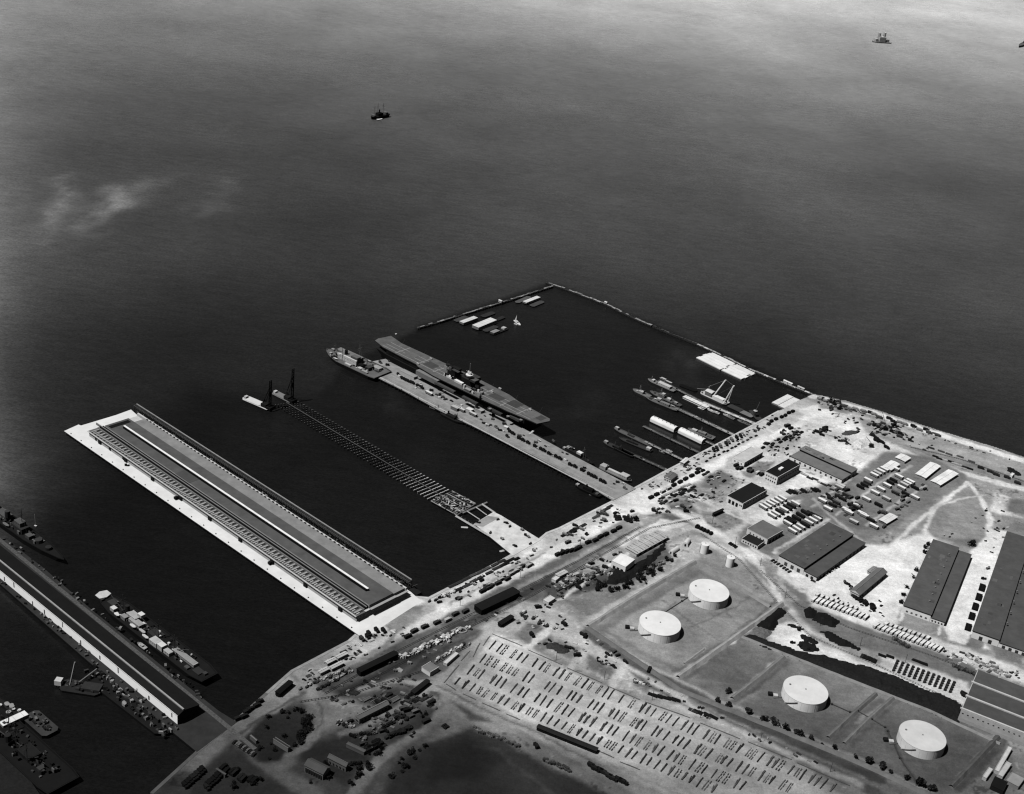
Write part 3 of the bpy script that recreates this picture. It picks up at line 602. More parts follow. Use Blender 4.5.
def sail_craft():
    w = P(517.5, 323, 1); rz = ang((513, 319), (522, 327.4), 1); e = empty('sailing_boat', 'small white craft with upright pale sail, alone below the breakwater corner', 'boat', (w.x, w.y, 0), rz)
    MB().prism(hull_poly(17, 4.6, .6, .7), -.3, 1.6, M(225), M(150), .15).build('hull', e); MB().box(-2, 0, 1.61, 5, 2.4, 1.3, M(215)).build('cabin', e)
    MB().bar((-4, 0, 1.6), (-4, 0, 11), .14, M(150)).build('mast', e); MB().add([(-4, .1, 2), (-4, .1, 10.5), (-8.4, .5, 2.4), (-3.9, -.1, 2), (-3.9, -.1, 10.5), (-8.3, .3, 2.4)], [(0, 1, 2), (3, 5, 4), (0, 3, 4, 1), (1, 4, 5, 2), (2, 5, 3, 0)], M(235)).build('sail', e)
    MB().box(2, -3.4, .2, 5, 1.6, .7, M(200), .5).build('dinghy', e)
sail_craft()

# white rafts
for A, B, C2, n, lab in [((695.8, 357.5), (720, 369.5), (735, 362.5), 5, 'white timber raft section, outer of the two end to end'), ((721, 370), (741, 379.2), (757.5, 372.3), 5, 'white timber raft section, inner of the two end to end')]:
    c, rz, L, w, s = rect(A, B, C2, 1.2)
    e = empty('raft', lab, 'raft', (c.x, c.y, 0), rz); r = random.Random(n)
    MB().box(0, 0, -.5, L * .98, w * .98, 1.2, M(150)).build('float', e)
    for k in range(n): MB().box(r.uniform(-1.5, 1.5), (k + .5 - n / 2) * w / n, .72, L + r.uniform(-4, 1), w / n - .35, .9, M(r.uniform(232, 246), 'white')).build('raft_panel', e)
for A, B, C2, lab in [((771.8, 402.3), (787.5, 394.2), (793.5, 396.8), 'bright white float nearest the water at the shore end'), ((778, 405.4), (793.8, 397.2), (800, 400.2), 'bright white float against the quay at the shore end')]:
    c, rz, L, w, s = rect(A, B, C2, 1.6); e = empty('float', lab, 'float', (c.x, c.y, 0), rz)
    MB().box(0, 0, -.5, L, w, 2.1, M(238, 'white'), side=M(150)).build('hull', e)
    for k in range(4): MB().box((k - 1.5) * L / 4, 0, 1.61, L / 4 - .5, w * .8, .15, M(228)).build('hatch', e)

# ================================================================== long warehouse pier
def shed_pier():
    zd = 4.0
    poly = [(64, 431), (78.5, 424.5), (81, 425.5), (116, 415), (131, 409.5), (136, 414), (411, 592), (416, 596.5), (357, 634)]
    w = PP(poly, zd); o = w[0].copy(); o.z = 0; rz = ang((64, 431), (358, 634.5), zd)
    pr = empty('wharf_pier', 'wide pier with bright white deck carrying the long warehouse', 'pier', o, 0)
    loc = [(p - o) for p in w]
    MB().prism([(p.x, p.y) for p in loc], 2.8, zd, M(236, 'white'), M(40)).build('deck', pr)
    e0, e1 = loc[-2], loc[-1]; dv = (e1 - e0).normalized(); nv = Vector((dv.y, -dv.x, 0)); nv = nv if nv.dot(P(430, 640, zd) - P(385, 615, zd)) > 0 else -nv
    MB().add([(e0.x, e0.y, zd - .001), (e1.x, e1.y, zd - .001), (e1.x + nv.x * 7, e1.y + nv.y * 7, GZ + .01), (e0.x + nv.x * 7, e0.y + nv.y * 7, GZ + .01)], [(0, 1, 2, 3)], M(236, 'white')).build('ramp', pr)
    q = MB(); a, b = loc[0], loc[-1]; n = 70
    for i in range(n):
        p = a + (b - a) * ((i + .5) / n); q.cyl(p.x + .8, p.y + .8, -1, .5, 3.9, M(35), 6)
    q.split('fender_pile', pr)
    q = MB(); n = 24
    for i in range(n):
        p = a + (b - a) * ((i + .5) / n); u = (b - a).normalized(); nn = Vector((-u.y, u.x, 0)); p = p + nn * 2.2; q.cyl(p.x, p.y, zd, .5, .8, M(70), 6)
    q.split('bollard', pr)
    # warehouse
    A, B, Cc = (88, 430.8), (356.5, 616.5), (408, 590); zz = zd + 6
    c, rz, L, w, s = rect(A, B, Cc, zz); e = empty('pier_warehouse', 'very long flat-roofed warehouse with white ridge monitor on the white pier', 'warehouse', (c.x, c.y, zd), rz)
    Y = lambda v: s * (v - .5) * w
    def slab(nm, v0, v1, z0, h_, mt, l0=0, l1=0, side=None):
        return MB().box((l0 - l1) / 2, (Y(v0) + Y(v1)) / 2, z0, L - l0 - l1, abs(Y(v1) - Y(v0)), h_, mt, side=side).build(nm, e)
    slab('wall', .015, .985, 0, 5.6, M(205), .5, .5)
    slab('canopy_roof', 0, .175, 5.62, .4, M(112, 'roof'), 0, 0, M(190))
    slab('gutter', -.012, .002, 5.4, .7, M(215)); slab('walkway', .18, .20, 5.62, 1.0, M(118), 0, 3)
    slab('clerestory', .205, .225, 5.62, 2.0, M(14), 1, 3); slab('walkway', .228, .242, 5.62, 2.2, M(135), -7, 3)
    slab('clerestory', .245, .262, 5.62, 2.6, M(25), 3, 3)
    slab('main_roof', .268, .73, 5.62, 3.4, M(92, 'roof'), 5, 2, M(175)); slab('low_roof', .7305, .955, 5.62, 2.6, M(140, 'roof'), 14, 2, M(190))
    slab('parapet', .957, .985, 5.62, 2.8, M(205), 0, 1)
    mo = MB().box(1, Y(.475), 9.03, L - 38, 2.6, 2.2, M(12)); mo.box(1, Y(.475) + s * .5, 11.24, L - 37, 2.0, .25, M(248)); mo.build('roof_monitor', e)
    MB().box(-L / 2 + 11, (Y(.30) + Y(.68)) / 2, 9.03, 5, abs(Y(.68) - Y(.30)), .4, M(20)).build('roof_hatch', e)
    MB().box(-L * .16, Y(.36), 9.03, 22, 11, .12, M(82, 'roof')).build('roof_patch', e)
    for k in range(74):
        x = -L / 2 + 5 + (L - 9) * k / 73.; g = MB().box(x, Y(.085), 6.03, 1.6, 8.2, .9, M(165), side=M(60)); g.box(x + 1.9, Y(.06), 6.03, 1.1, 3.2, .5, M(190)); g.box(x + 1.7, Y(.13), 6.03, .9, 4, .5, M(60)); g.build('skylight', e)
    for k in range(66):
        x = -L / 2 + 18 + (L - 24) * k / 65.; MB().box(x, Y(.955), 8.24, 2.2, 1.1, .7, M(50)).build('roof_vent', e)
    for k in range(9):
        x = -L / 2 + 20 + (L - 40) * k / 8.; MB().box(x, Y(0.002) - s * .35, .02, 4.2, .2, 4.3, M(22)).build('loading_door', e)
    for k, v in enumerate((.36, .52, .66, .83)): MB().box(L / 2 - 2 + .35, Y(v), .02, .5, w * (.11 if k < 3 else .16), 5.0, M(12)).build('door', e)
    MB().box(L / 2 + .4, Y(.5), 6.6, 2.6, w * .5, .3, M(165)).build('added_sun_ledge', e); MB().box(L / 2 + .2, Y(.85), 5.9, 2.2, w * .26, .3, M(170)).build('added_sun_ledge', e)  # flat ledges added to catch sun where the end wall stays unlit
    # small dark trucks parked against the canopy
    for i, (x, y) in enumerate([(98, 441), (112, 450), (125.5, 459.5), (154, 478), (169, 488.5), (177, 499), (262, 553), (281, 564), (297, 575.5), (314, 588), (271, 564)]):
        pw = P(x, y, zd); DOCK.append((pw, rz))
    # steel gallery along the far side
    A2, B2 = (133.5, 413), (407.5, 590.5); a, b = P(*A2, 1), P(*B2, 1); u = (b - a).normalized(); nn = Vector((-u.y, u.x, 0)); 
    if (P(134, 404, 1) - a).dot(nn) < 0: nn = -nn
    L = (b - a).length; e2 = empty('steel_gallery', 'long dark open-frame gallery running beside the far edge of the white pier', 'gallery', (a.x, a.y, 0), math.atan2(u.y, u.x)); sg = 1 if (Vector((-u.y, u.x, 0)) - nn).length < .1 else -1
    MB().box(L / 2, sg * 2, 2.0, L, 3.6, .4, M(22)).build('lower_deck', e2)
    n = 56; hgt = 10
    for i in range(n + 1):
        x = L * i / n; g = MB()
        g.box(x, sg * 4, -1, .6, .6, hgt + 1, M(84)); g.box(x, sg * .6, -1, .5, .5, hgt, M(70)); g.box(x, sg * 2.3, hgt - .8, .45, 3.2, .5, M(80)); g.box(x, sg * 2.3, 4, .4, 3.2, .4, M(50)); g.bar((x, sg * 4, 3), (x + L / n, sg * 4, hgt - .5), .2, M(100)); g.box(x + L / n / 2, sg * 4, 5.6, .3, .3, 3, M(60)); g.build('frame_bay', e2)
    g = MB(); g.box(L / 2, sg * 4, hgt + .01, L, 1.1, .6, M(150)); g.box(L / 2, sg * 2.2, hgt - .3, L, .5, .4, M(60)); g.box(L / 2, sg * .6, hgt - .4, L, .5, .4, M(80)); g.box(L / 2, sg * 4, 5.2, L, .5, .5, M(84)); g.split('rail', e2)
    rr = random.Random(9); g = MB()
    for i in range(90): g.box(rr.uniform(0, L), sg * rr.uniform(1, 3.4), 2.42, rr.uniform(1, 4), rr.uniform(.5, 1.6), rr.uniform(.3, 1.5), M(rr.choice((30, 45, 60, 100, 150))))
    g.split('stored_timber', e2)
    MB().box(L + 6, sg * 3, 1, 10, 6, 1.6, M(34)).build('end_platform', e2)
DOCK = []
shed_pier()

# ================================================================== unfinished pier
def new_pier():
    a, b = P(274, 404.5, 2), P(431, 501, 2); c, d = P(299, 401, 2), P(452, 491.5, 2)
    N = 50; G = 'pile bents of the unfinished pier'
    for i in range(N):
        k = i / (N - 1.); p, q = a.lerp(b, k), c.lerp(d, k); e = (q - p); L = e.length; mid = (p + q) / 2; r = random.Random(i); t = 42 + 30 * k + (90 if i > 37 else 0) * min(1, (i - 37) / 8.)
        t *= r.uniform(.8, 1.25); g = MB(); n = 9; lev = 1.2 + .5 * k
        for j in range(n):
            y = (j + .5 - n / 2) * L / n; g.cyl(y, 0, -1, .55, 1.5 + lev + r.uniform(-.2, .5), M(t * .8), 6, top=M(min(200, t * 1.9)))
        if i > 3: g.box(0, 0, lev - .1, L * (1 if i % 5 else .8), .4 + .55 * k, .5, M(t * (.6 if i < 34 else 1)))
        g.box(L / 2 - 1, 0, lev - .2, 2.2, 1.2, .7, M(min(190, t * 1.5)))
        o = g.build('pile_bent', None, (mid.x, mid.y, 0)); o.rotation_euler = (0, 0, math.atan2(e.y, e.x) + r.uniform(-.015, .015))
        tag(o, 'low timber bent of pile tops and cap in the unfinished pier line', 'pile bent', G)
    m0, m1 = a.lerp(c, .5), b.lerp(d, .5); dv = m1 - m0; o = MB().box(dv.length / 2, 0, 2.2, dv.length, .7, .35, M(92)).build('catwalk', None, (m0.x, m0.y, 0)); o.rotation_euler = (0, 0, math.atan2(dv.y, dv.x)); tag(o, 'narrow plank catwalk down the middle of the pile rows', 'catwalk')
    # framed section and finished slab
    zd = 3.0
    def sec(pts): 
        w = PP(pts, zd); return w
    w = sec([(431, 501), (452, 491), (475.5, 503.5), (456.5, 515)]); o = w[0].copy(); o.z = 0; e = empty('deck_framework', 'cluttered framed section with loose planks before the finished slab', 'pier framework', o); r = random.Random(4); g = MB()
    w2 = [p - o for p in w]
    for i in range(13):
        k = i / 12.; p, q = w2[0].lerp(w2[3], k), w2[1].lerp(w2[2], k); g.bar((p.x, p.y, 2.8), (q.x, q.y, 2.8), .45, M(r.choice((120, 150, 180))))
    for i in range(5):
        k = i / 4.; p, q = w2[0].lerp(w2[1], k), w2[3].lerp(w2[2], k); g.bar((p.x, p.y, 3.1), (q.x, q.y, 3.1), .5, M(150))
    g.build('timber_frame', e); g = MB()
    for i in range(98):
        a_, b_ = r.random(), r.random(); p = w2[0].lerp(w2[3], a_).lerp(w2[1].lerp(w2[2], a_), b_); g.box(p.x, p.y, 3.2, r.uniform(1, 5), r.uniform(.4, 1.6), r.uniform(.2, 1), M(r.choice((30, 40, 60, 140, 190, 215))), r.choice((.0, .1, 1.6, 2.2)))
    g.split('plank', e)
    w = sec([(466, 525), (494, 509.5), (500, 514.5), (478, 528)]);
    o = sec([(458, 516)])[0]; o.z = 0; e = empty('open_frame_span', 'open span of three pale beams over dark water before the slab', 'pier framework', o); g = MB()
    for (p0, p1, rr) in [((456, 516), (490, 536), 1.3), ((467, 511), (480, 519.5), .6), ((476, 507), (487, 515), .6), ((482, 504), (496, 513.5), 1.1), ((463, 512.5), (487, 502), .8)]:
        p, q = P(*p0, 2.8) - o, P(*p1, 2.8) - o; g.bar((p.x, p.y, 2.6), (q.x, q.y, 2.6), rr, M(170))
    g.split('beam', e)
    for i in range(9):
        p = P(458 + i * 3.4, 517 + i * 2.1, 0) - o; MB().cyl(p.x, p.y, -1, .5, 3.4, M(50), 6, top=M(130)).build('pile', e)
    w = sec([(474, 524), (493.5, 512), (501, 515.5), (541, 540), (513, 556)]); o = w[0].copy(); o.z = 0; e = empty('finished_pier_slab', 'short finished white concrete slab at the root of the unfinished pier', 'pier', o)
    MB().prism([((p - o).x, (p - o).y) for p in w], 2, zd + .25, M(222, 'deck'), M(45)).build('deck', e)
    q = [p - o for p in sec([(472.5, 525.4), (475, 523.5), (488, 516), (499, 518), (483, 527)])]; MB().prism([(p.x, p.y) for p in q], zd + .252, zd + .34, M(165, 'deck')).build('wet_concrete', e)
    g = MB()
    for i in range(34):
        k = i / 33.; p = P(474, 526, 0).lerp(P(513, 555, 0), k) - o; g.cyl(p.x - .4, p.y - .4, -1, .5, 3.6, M(50), 6)
    g.split('pile', e)
    for x, y, x2, y2, lab in [(461, 527, 468, 527.5, 'small pale float adrift left of the unfinished pier'), (499.5, 551.5, 509, 549, 'pale plank float beside the finished slab')]: barge('float', lab, (x, y), (x2, y2), 2.6, .6, 190, cat='float')
new_pier()
def pile_driver(cx, cy, label, A, B, wd, t, hgt, hx):
    root = barge('pile_driver', label, A, B, wd, 1.5, t, 'floating pile drivers', cat='pile driver', side=20)
    L = (P(*A, 1.5) - P(*B, 1.5)).length; x = L / 2 - 3; g = MB(); r_ = .4
    for dy in (-1.6, 1.6):
        g.bar((x, dy, 1.5), (x + hx, dy * .8, hgt), .75, M(12)); g.bar((x - 9, dy * 1.6, 1.5), (x + hx * .8, dy * .6, hgt * .8), .3, M(16))
    for k in range(10): zz = 1.5 + (hgt - 2) * k / 9; g.box(x + hx * k / 9., 0, zz, .5, 2.8, .35, M(18))
    for k in range(9):
        z0, z1 = 1.5 + (hgt - 2) * k / 9, 1.5 + (hgt - 2) * (k + 1) / 9; g.bar((x, -1.2, z0), (x, 1.2, z1), .22, M(16))
    g.build('leads', root); MB().box(x + hx * .5, 0, hgt * .45, 1.4, 1.6, 5, M(12)).build('hammer', root); MB().bar((x, 0, hgt * .75), (x - 10, 0, 5), .25, M(14)).bar((x + 1, 0, 3), (x + 9, 1, 8), .35, M(14)).build('stay', root); MB().box(x + 1, 0, 1.52, 6, wd * .8, 2.4, M(16)).build('winch_house', root)
    MB().box(x - 6, 0, 1.51, 7, wd * .7, 4, M(28)).build('engine_house', root); MB().cyl(x - 8, 1, 5.5, .6, 3, M(20), 8).build('stack', root)
    MB().box(-L * .12, 0, 1.51, L * .5, wd * .8, .5, M(t * 1.08, 'white')).build('deck_load', root); MB().box(-L * .42, 0, 1.51, 3, 4, 2.4, M(200)).build('cabin', root)
pile_driver(0, 0, 'left floating pile driver with white decked barge and tall dark leads', (244, 397), (272, 409), 11, 205, 34, 0)
pile_driver(0, 0, 'right floating pile driver with small grey barge and the taller leads', (274, 392), (294, 402), 10, 120, 40, 0)
barge('float', 'thin dark log boom floating between the two pile drivers', (272, 411), (297, 402), 2, .8, 24, cat='float')

# ================================================================== middle pier, carrier and ships alongside
def mid_pier():
    zd = 3.6; w = PP([(369, 362), (392, 357.5), (430, 377), (530, 432), (566, 451.6), (636, 488.5), (613, 500.5), (569, 474.5), (530, 454), (469, 424.5), (440, 411), (404, 391), (372, 375)], zd); o = w[0].copy(); o.z = 0
    e = empty('finger_pier', 'long grey finger pier with trucks and stores beside the aircraft carrier', 'pier', o)
    MB().prism([((p - o).x, (p - o).y) for p in w], 2.2, zd, M(150, 'deck'), M(25)).build('deck', e)
    a, b = P(372, 375, zd) - o, P(613, 500.5, zd) - o; u = (b - a).normalized(); L = (b - a).length; n = Vector((-u.y, u.x, 0)); rz = math.atan2(u.y, u.x)
    c = (a + b) / 2; MB().box(c.x + n.x * 3, c.y + n.y * 3, zd + .003, L, 1.6, .3, M(185), rz).build('curb', e)
    for k, v in ((6, 100), (8, 100), (17, 190), (20, 120)): MB().box(c.x + n.x * k, c.y + n.y * k, zd + .005, L * .93, .3, .06, M(v), rz).build('rail', e)
    g = MB()
    for i in range(60): p = a + u * (L * (i + .5) / 60); g.cyl(p.x + n.x * .2, p.y + n.y * .2, -1, .5, 4.3, M(30), 6)
    g.split('fender_pile', e); g = MB()
    for i in range(26): p = a + u * (L * (i + .5) / 26) + n * 1.2; g.cyl(p.x, p.y, zd + .3, .4, .7, M(60), 6)
    g.split('bollard', e)
mid_pier()
ship('auxiliary_ship', 'grey auxiliary ship with white deckhouse at the head of the finger pier', (327, 349), (383, 375), 31, 5, 34, 105,
     [('deckhouse', .06, -.02, 26, 12, 0, 6.5, 140), ('deckhouse', .05, .21, 28, 2, 0, 6.4, 250), ('deckhouse', .3, -.2, 10, 7, 0, 4, 150), ('deckhouse', -.34, -.2, 10, 7, 0, 3, 190), ('hatch', .25, .34, 5, 5, 0, 2, 30), ('hatch', -.02, .4, 9, 3, 0, 1.8, 200), ('lifeboat', .2, .42, 7, 2.2, .6, 1.4, 205), ('winch', .42, -.1, 4, 3, 0, 2, 150), ('winch', .34, -.2, 4, 3, 0, 1.6, 50), ('winch', -.2, .3, 5, 4, 0, 2, 200), ('hatch', -.16, .1, 7, 6, 0, 3, 24), ('hatch', -.3, .35, 9, 3, 0, 1.5, 160), ('deckhouse', -.05, .1, 10, 6, 7, 2.5, 120), ('funnel', .12, .1, 4, 4, 7, 5, 30), ('deckhouse', .22, -.15, 7, 5, 0, 2.5, 150), ('gun_turret', .32, 0, 4, 4, 0, 2, 110), ('deckhouse', -.28, .05, 6, 8, 0, 4, 70), ('lifeboat', .1, -.4, 7, 2, .6, 1.4, 190), ('lifeboat', -.12, -.4, 7, 2, .6, 1.4, 180), ('hatch', -.38, -.1, 6, 6, 0, 1, 60), ('deckhouse', .36, .2, 3, 3, 0, 2, 170)],
     [(.14, .25, 15, 120), (.02, -.3, 18, 130), (-.22, 0, 12, 80), (.36, 0, 12, 110)], full=.66, st=.9)
clutter_part([q for q in bpy.data.objects if q.name == 'auxiliary_ship'][0], 58, 22, 5.06, 60, 'deck_gear', (20, 36, 60, 150, 190, 215), 41, (.8, 3.2), 2.4)

def carrier():
    zd = 17.5
    pts = [(375, 340.5), (378, 338.5), (391, 335.8), (402, 343.4), (448, 364.5), (477, 378), (510, 395), (519, 401.6), (550, 418.8), (549.5, 421), (537, 423.6), (530, 420.5), (507, 411), (500, 407.5), (482, 399.5), (476, 396.5), (440, 379), (433, 375.5), (418, 366.5), (416, 364), (404, 358), (383, 347)]
    w = PP(pts, zd); a, b = P(381, 339.5, zd), P(545, 421.5, zd); o = (a + b) / 2; rz = math.atan2(b.y - a.y, b.x - a.x); L = (b - a).length
    e = empty('aircraft_carrier', 'grey aircraft carrier with bare flight deck berthed at the finger pier', 'aircraft carrier', (o.x, o.y, 0), rz)
    c_, s_ = math.cos(-rz), math.sin(-rz)
    def loc(px, py, z=zd): p = P(px, py, z) - o; return (p.x * c_ - p.y * s_, p.x * s_ + p.y * c_)
    dp = [loc(*p) for p in pts]
    MB().prism(dp, zd - 1.2, zd, M(98, 'deck'), M(34)).build('flight_deck', e)
    MB().prism([(x, y) for x, y in hull_poly(L * .97, 27, .7, .8)], -1, 11, M(30), M(16), .12).build('hull', e)
    MB().box(2, 0, 11, L * .84, 24, 5.3, M(26), side=M(22)).build('hangar', e)
    for k in range(9): MB().box(-L * .38 + k * L * .095, 12.05 if loc(440, 384)[1] > 0 else -12.05, 12, 9, .12, 3.2, M(8)).build('hangar_opening', e)
    ns = 1 if loc(440, 384)[1] > loc(448, 364)[1] else -1      # side facing the pier
    # deck markings
    g = MB(); yc = (loc(416, 352)[1] + loc(412, 362)[1]) / 2
    for yy in (-9, -3, 4): g.box(0, yy, zd + .01, L * .9, .8, .05, M(150))
    for px, py in ((404, 350), (425, 361), (441, 369), (489, 391), (509, 402), (526, 410)): g.box(loc(px, py)[0], 0, zd + .02, .9, 24, .05, M(158))
    g.split('deck_marking', e)
    for px, py, lx, wy, t in ((515, 404, 15, 14, 70), (532, 414.5, 14, 14, 112), (541, 418, 8, 10, 76), (411, 355, 15, 14, 104), (497, 397, 17, 11, 74), (431, 365, 16, 12, 76)): x, y = loc(px, py); MB().box(x, y, zd + .03, lx, wy, .06, M(t)).build('elevator', e)
    for px, py in ((431, 359), (418, 364), (500, 389), (492, 392), (530, 410)): x, y = loc(px, py); MB().box(x, y, zd + .1, 3.5, 1.8, 1.2, M(175)).build('deck_tractor', e)
    # galleries and sponsons on the pier side
    x, y = loc(428, 377, 13); MB().box(x, y, 10, 34, 5, 5.5, M(130), side=M(120)).build('gallery', e)
    for px, py, lx, t in ((445, 387, 30, 80), (470, 400, 22, 70), (495, 411, 20, 60), (515, 418, 14, 70), (410, 362, 10, 60)):
        x, y = loc(px, py, 13); MB().box(x, y, 11.5, lx, 3.5, 2.2, M(t)).build('sponson', e)
    for px, py in ((490, 409), (508, 416.5), (521, 420), (405, 357)): x, y = loc(px, py, 14); MB().cyl(x, y, 13, 1.8, 1.6, M(70), 10, top=M(140)).build('gun_tub', e)
    # island
    def ib(nm, px, py, z, lx, wy, z0, h_, t, sd=None): x, y = loc(px, py, z); return MB().box(x, y, z0, lx, wy, h_, M(t), side=M(sd if sd else t * .6)).build(nm, e)
    ib('island', 463, 381, zd, 42, 8, zd + .01, 7, 46, 20); ib('island', 472, 384, zd, 18, 7.4, zd + 7.02, 4, 66, 24); ib('bridge', 474, 383, zd + 8, 8, 7.4, zd + 10.03, 2.5, 88)
    ib('funnel', 456, 375, zd + 4, 11, 5, zd + 7.02, 6, 30, 12); ib('funnel_cap', 456, 371, zd + 12, 10, 4, zd + 12.04, .5, 70)
    ib('lifeboat', 448.5, 377, zd, 12, 3.6, zd + .02, 2.2, 244, 220); ib('lifeboat', 459, 383, zd, 12, 3.6, zd + .02, 2.2, 240, 210); ib('deckhouse', 468, 391, zd, 8, 4, zd + .02, 2.5, 160)
    x, y = loc(468.5, 384, zd + 5); MB().bar((x, y, zd + 10), (x, y, zd + 30), .6, M(120)).build('mast', e)
    MB().cyl(x, y, zd + 15.5, 4.2, 1.2, M(150), 10, top=M(244)).build('radar_platform', e); MB().box(x, y, zd + 17.2, 4.6, 1.6, 3, M(245)).build('radar', e); MB().bar((x - 5, y, zd + 19.5), (x + 5, y, zd + 19.5), .25, M(150)).build('yardarm', e)
    for px, py, t in ((475, 390, 70), (479, 391.5, 40), (452, 369, 36), (448, 366, 40)):
        x, y = loc(px, py, zd); g = MB().cyl(x, y, zd + .02, 2.6, 2.2, M(t), 12); g.bar((x, y - .5, zd + 1.6), (x + 5, y - .5, zd + 2.2), .2, M(t)); g.bar((x, y + .5, zd + 1.6), (x + 5, y + .5, zd + 2.2), .2, M(t)); g.build('gun_turret', e)
    x, y = loc(396, 334.5, zd + 3); MB().bar((x, y, zd), (x, y, zd + 4), .2, M(80)).cyl(x, y, zd + 3.2, 1.2, .9, M(200), 8).build('signal_lamp', e)
    ri_ = random.Random(77)
    for k in range(34):
        px_ = ri_.uniform(444, 482); x, y = loc(px_, 367 + (px_ - 444) * .63 + ri_.uniform(-2, 9), zd); MB().box(x, y, zd + .03, ri_.uniform(1, 4), ri_.uniform(.8, 2.4), ri_.uniform(1, 5), M(ri_.choice((20, 36, 60, 95, 150, 215)))).build('deck_gear', e)
    for k in range(7):
        x = -L * .42 + k * L * .14; g = MB().bar((x, -15 * ns, zd - 2), (x, -19 * ns, zd + 3), .15, M(70)); g.build('antenna', e)
carrier()
barge('gangway', 'pale gangway from the pier to the carrier stern', (529, 434.5), (534, 430), 2.2, 4, 190, cat='gangway')
TB = [('deckhouse', .02, 0, 9, 4, 0, 2.6, 150), ('funnel', -.12, 0, 2, 2, 2.6, 2.6, 40), ('deckhouse', .12, 0, 3, 3.4, 2.6, 2, 190), ('winch', -.32, 0, 2, 2, 0, 1, 80)]
ship('tugboat', 'dark tugboat moored under the carrier on the outer side of the pier', (463, 423), (442, 412.5), 8, 2.5, 18, 34, [('deckhouse', -.05, 0, 12, 4.5, 0, 2.6, 40), ('funnel', -.2, 0, 2.2, 2, 2.6, 3, 20), ('deckhouse', .12, 0, 3.5, 3.6, 2.6, 2, 60)], [(.2, 0, 8, 60)], cat='boat')
ship('tugboat', 'small pale decked boat just ahead of the dark tugboat', (443, 411), (430.5, 406.5), 6, 1.8, 20, 100, [('deckhouse', 0, 0, 5, 3, 0, 2, 130)], [(.1, 0, 5, 90)], cat='boat')
ship('tugboat', 'black tugboat with white wheelhouse on the basin side of the pier', (594, 464), (562, 447), 9, 3, 14, 26, [('deckhouse', -.08, 0, 18, 5, 0, 2.8, 40), ('deckhouse', .05, 0, 6, 4.4, 2.8, 2.2, 232), ('funnel', -.18, 0, 2.4, 2, 2.8, 3, 60), ('deckhouse', -.3, 0, 4, 4, 2.8, 1.8, 170), ('lifeboat', -.22, .3, 5, 1.6, 2.8, 1, 190), ('winch', -.42, 0, 3, 3, 0, 1.5, 170), ('winch', .32, 0, 2.5, 2, 0, 1, 60)], [(.16, 0, 13, 110), (-.3, 0, 9, 60)], cat='boat')
ship('lighter', 'white-housed lighter moored near the root of the finger pier', (631.5, 481), (601, 467), 8, 2.2, 40, 120, [('deckhouse', -.4, 0, 7, 6.6, 0, 4, 205), ('deckhouse', -.02, -.1, 17, 3.2, 0, 3, 232), ('deckhouse', .27, 0, 9, 6.6, 0, 3.8, 220), ('hatch', .4, 0, 4, 4, 0, 1.6, 50)], [(-.3, 0, 7, 90)], cat='boat', full=.85, st=.9)
ship('tugboat', 'dark harbour boat with pale bow in the slip left of the pier root', (575, 484), (601, 496), 8, 2.2, 12, 20, [('deckhouse', .4, 0, 3, 3.5, 0, 1.6, 170), ('deckhouse', -.02, 0, 11, 4.4, 0, 3, 18), ('funnel', .06, 0, 2, 2, 3, 2.4, 14), ('winch', -.35, 0, 3, 4, 0, 1.2, 80)], [], cat='boat')
barge('float', 'pale narrow float beside the dark harbour boat', (589, 494.5), (599, 496.5), 1.6, .6, 130, cat='float')

# ================================================================== small finger piers and craft by the quay
def jetty(label, A, B, wd, t, zd=2.6, t2=None, seed=0, cl=0):
    a, b = P(*A, zd), P(*B, zd); d = b - a; L = d.length; e = empty('jetty', label, 'jetty', (a.x, a.y, 0), math.atan2(d.y, d.x)); r = random.Random(seed); n = max(3, int(L / 5)); g, q = MB(), MB()
    for i in range(n):
        tt = t + ((t2 or t) - t) * i / n; g.box(L * (i + .5) / n, r.uniform(-.15, .15), zd - .4, L / n - .12, wd, .4, M(tt * r.uniform(.9, 1.1), 'deck'), side=M(20))
        for s in (-1, 1): q.cyl(L * (i + .5) / n, s * wd / 2, -1, .3, zd + 1.4 + r.uniform(0, .8), M(50), 6, top=M(120))
    g.build('deck', e); q.split('pile', e)
    for s in (-1, 1): MB().box(L / 2, s * (wd / 2 - .12), zd + .6, L * .97, .14, .14, M(t * 1.1)).build('handrail', e)
    if cl:
        g = MB()
        for i in range(cl): g.box(r.uniform(2, L), r.uniform(-wd * .3, wd * .3), zd + .02, r.uniform(.8, 2.4), r.uniform(.5, 1.2), r.uniform(.4, 1.4), M(r.choice((30, 60, 160, 200))))
        g.split('stores', e)
    return e
jetty('outermost jetty, bright towards the quay, with the crane barge moored on it', (659, 380), (702, 402), 3.6, 110, t2=130, seed=1, cl=6)
jetty('bright inner length of the outermost jetty joining the quay', (702.5, 402.2), (758, 425), 4.6, 190, t2=215, seed=2, cl=4)
jetty('grey jetty second from the outer end with a cluster of boats at its head', (676, 408), (738, 437), 4.8, 125, t2=165, seed=3, cl=14)
jetty('short stub jetty below the two long white barges', (703, 440), (717, 446.5), 2.4, 165, seed=4)
jetty('plain thin grey jetty left of the two long white barges', (643, 426), (704, 455), 3.2, 112, seed=5, cl=4)
jetty('thin pale jetty with craft moored at its outer end', (648, 443), (684, 460.5), 2.8, 150, t2=180, seed=6, cl=5)
jetty('lowest grey jetty nearest the finger pier', (634, 455), (670, 471.5), 3.6, 92, seed=7, cl=4)
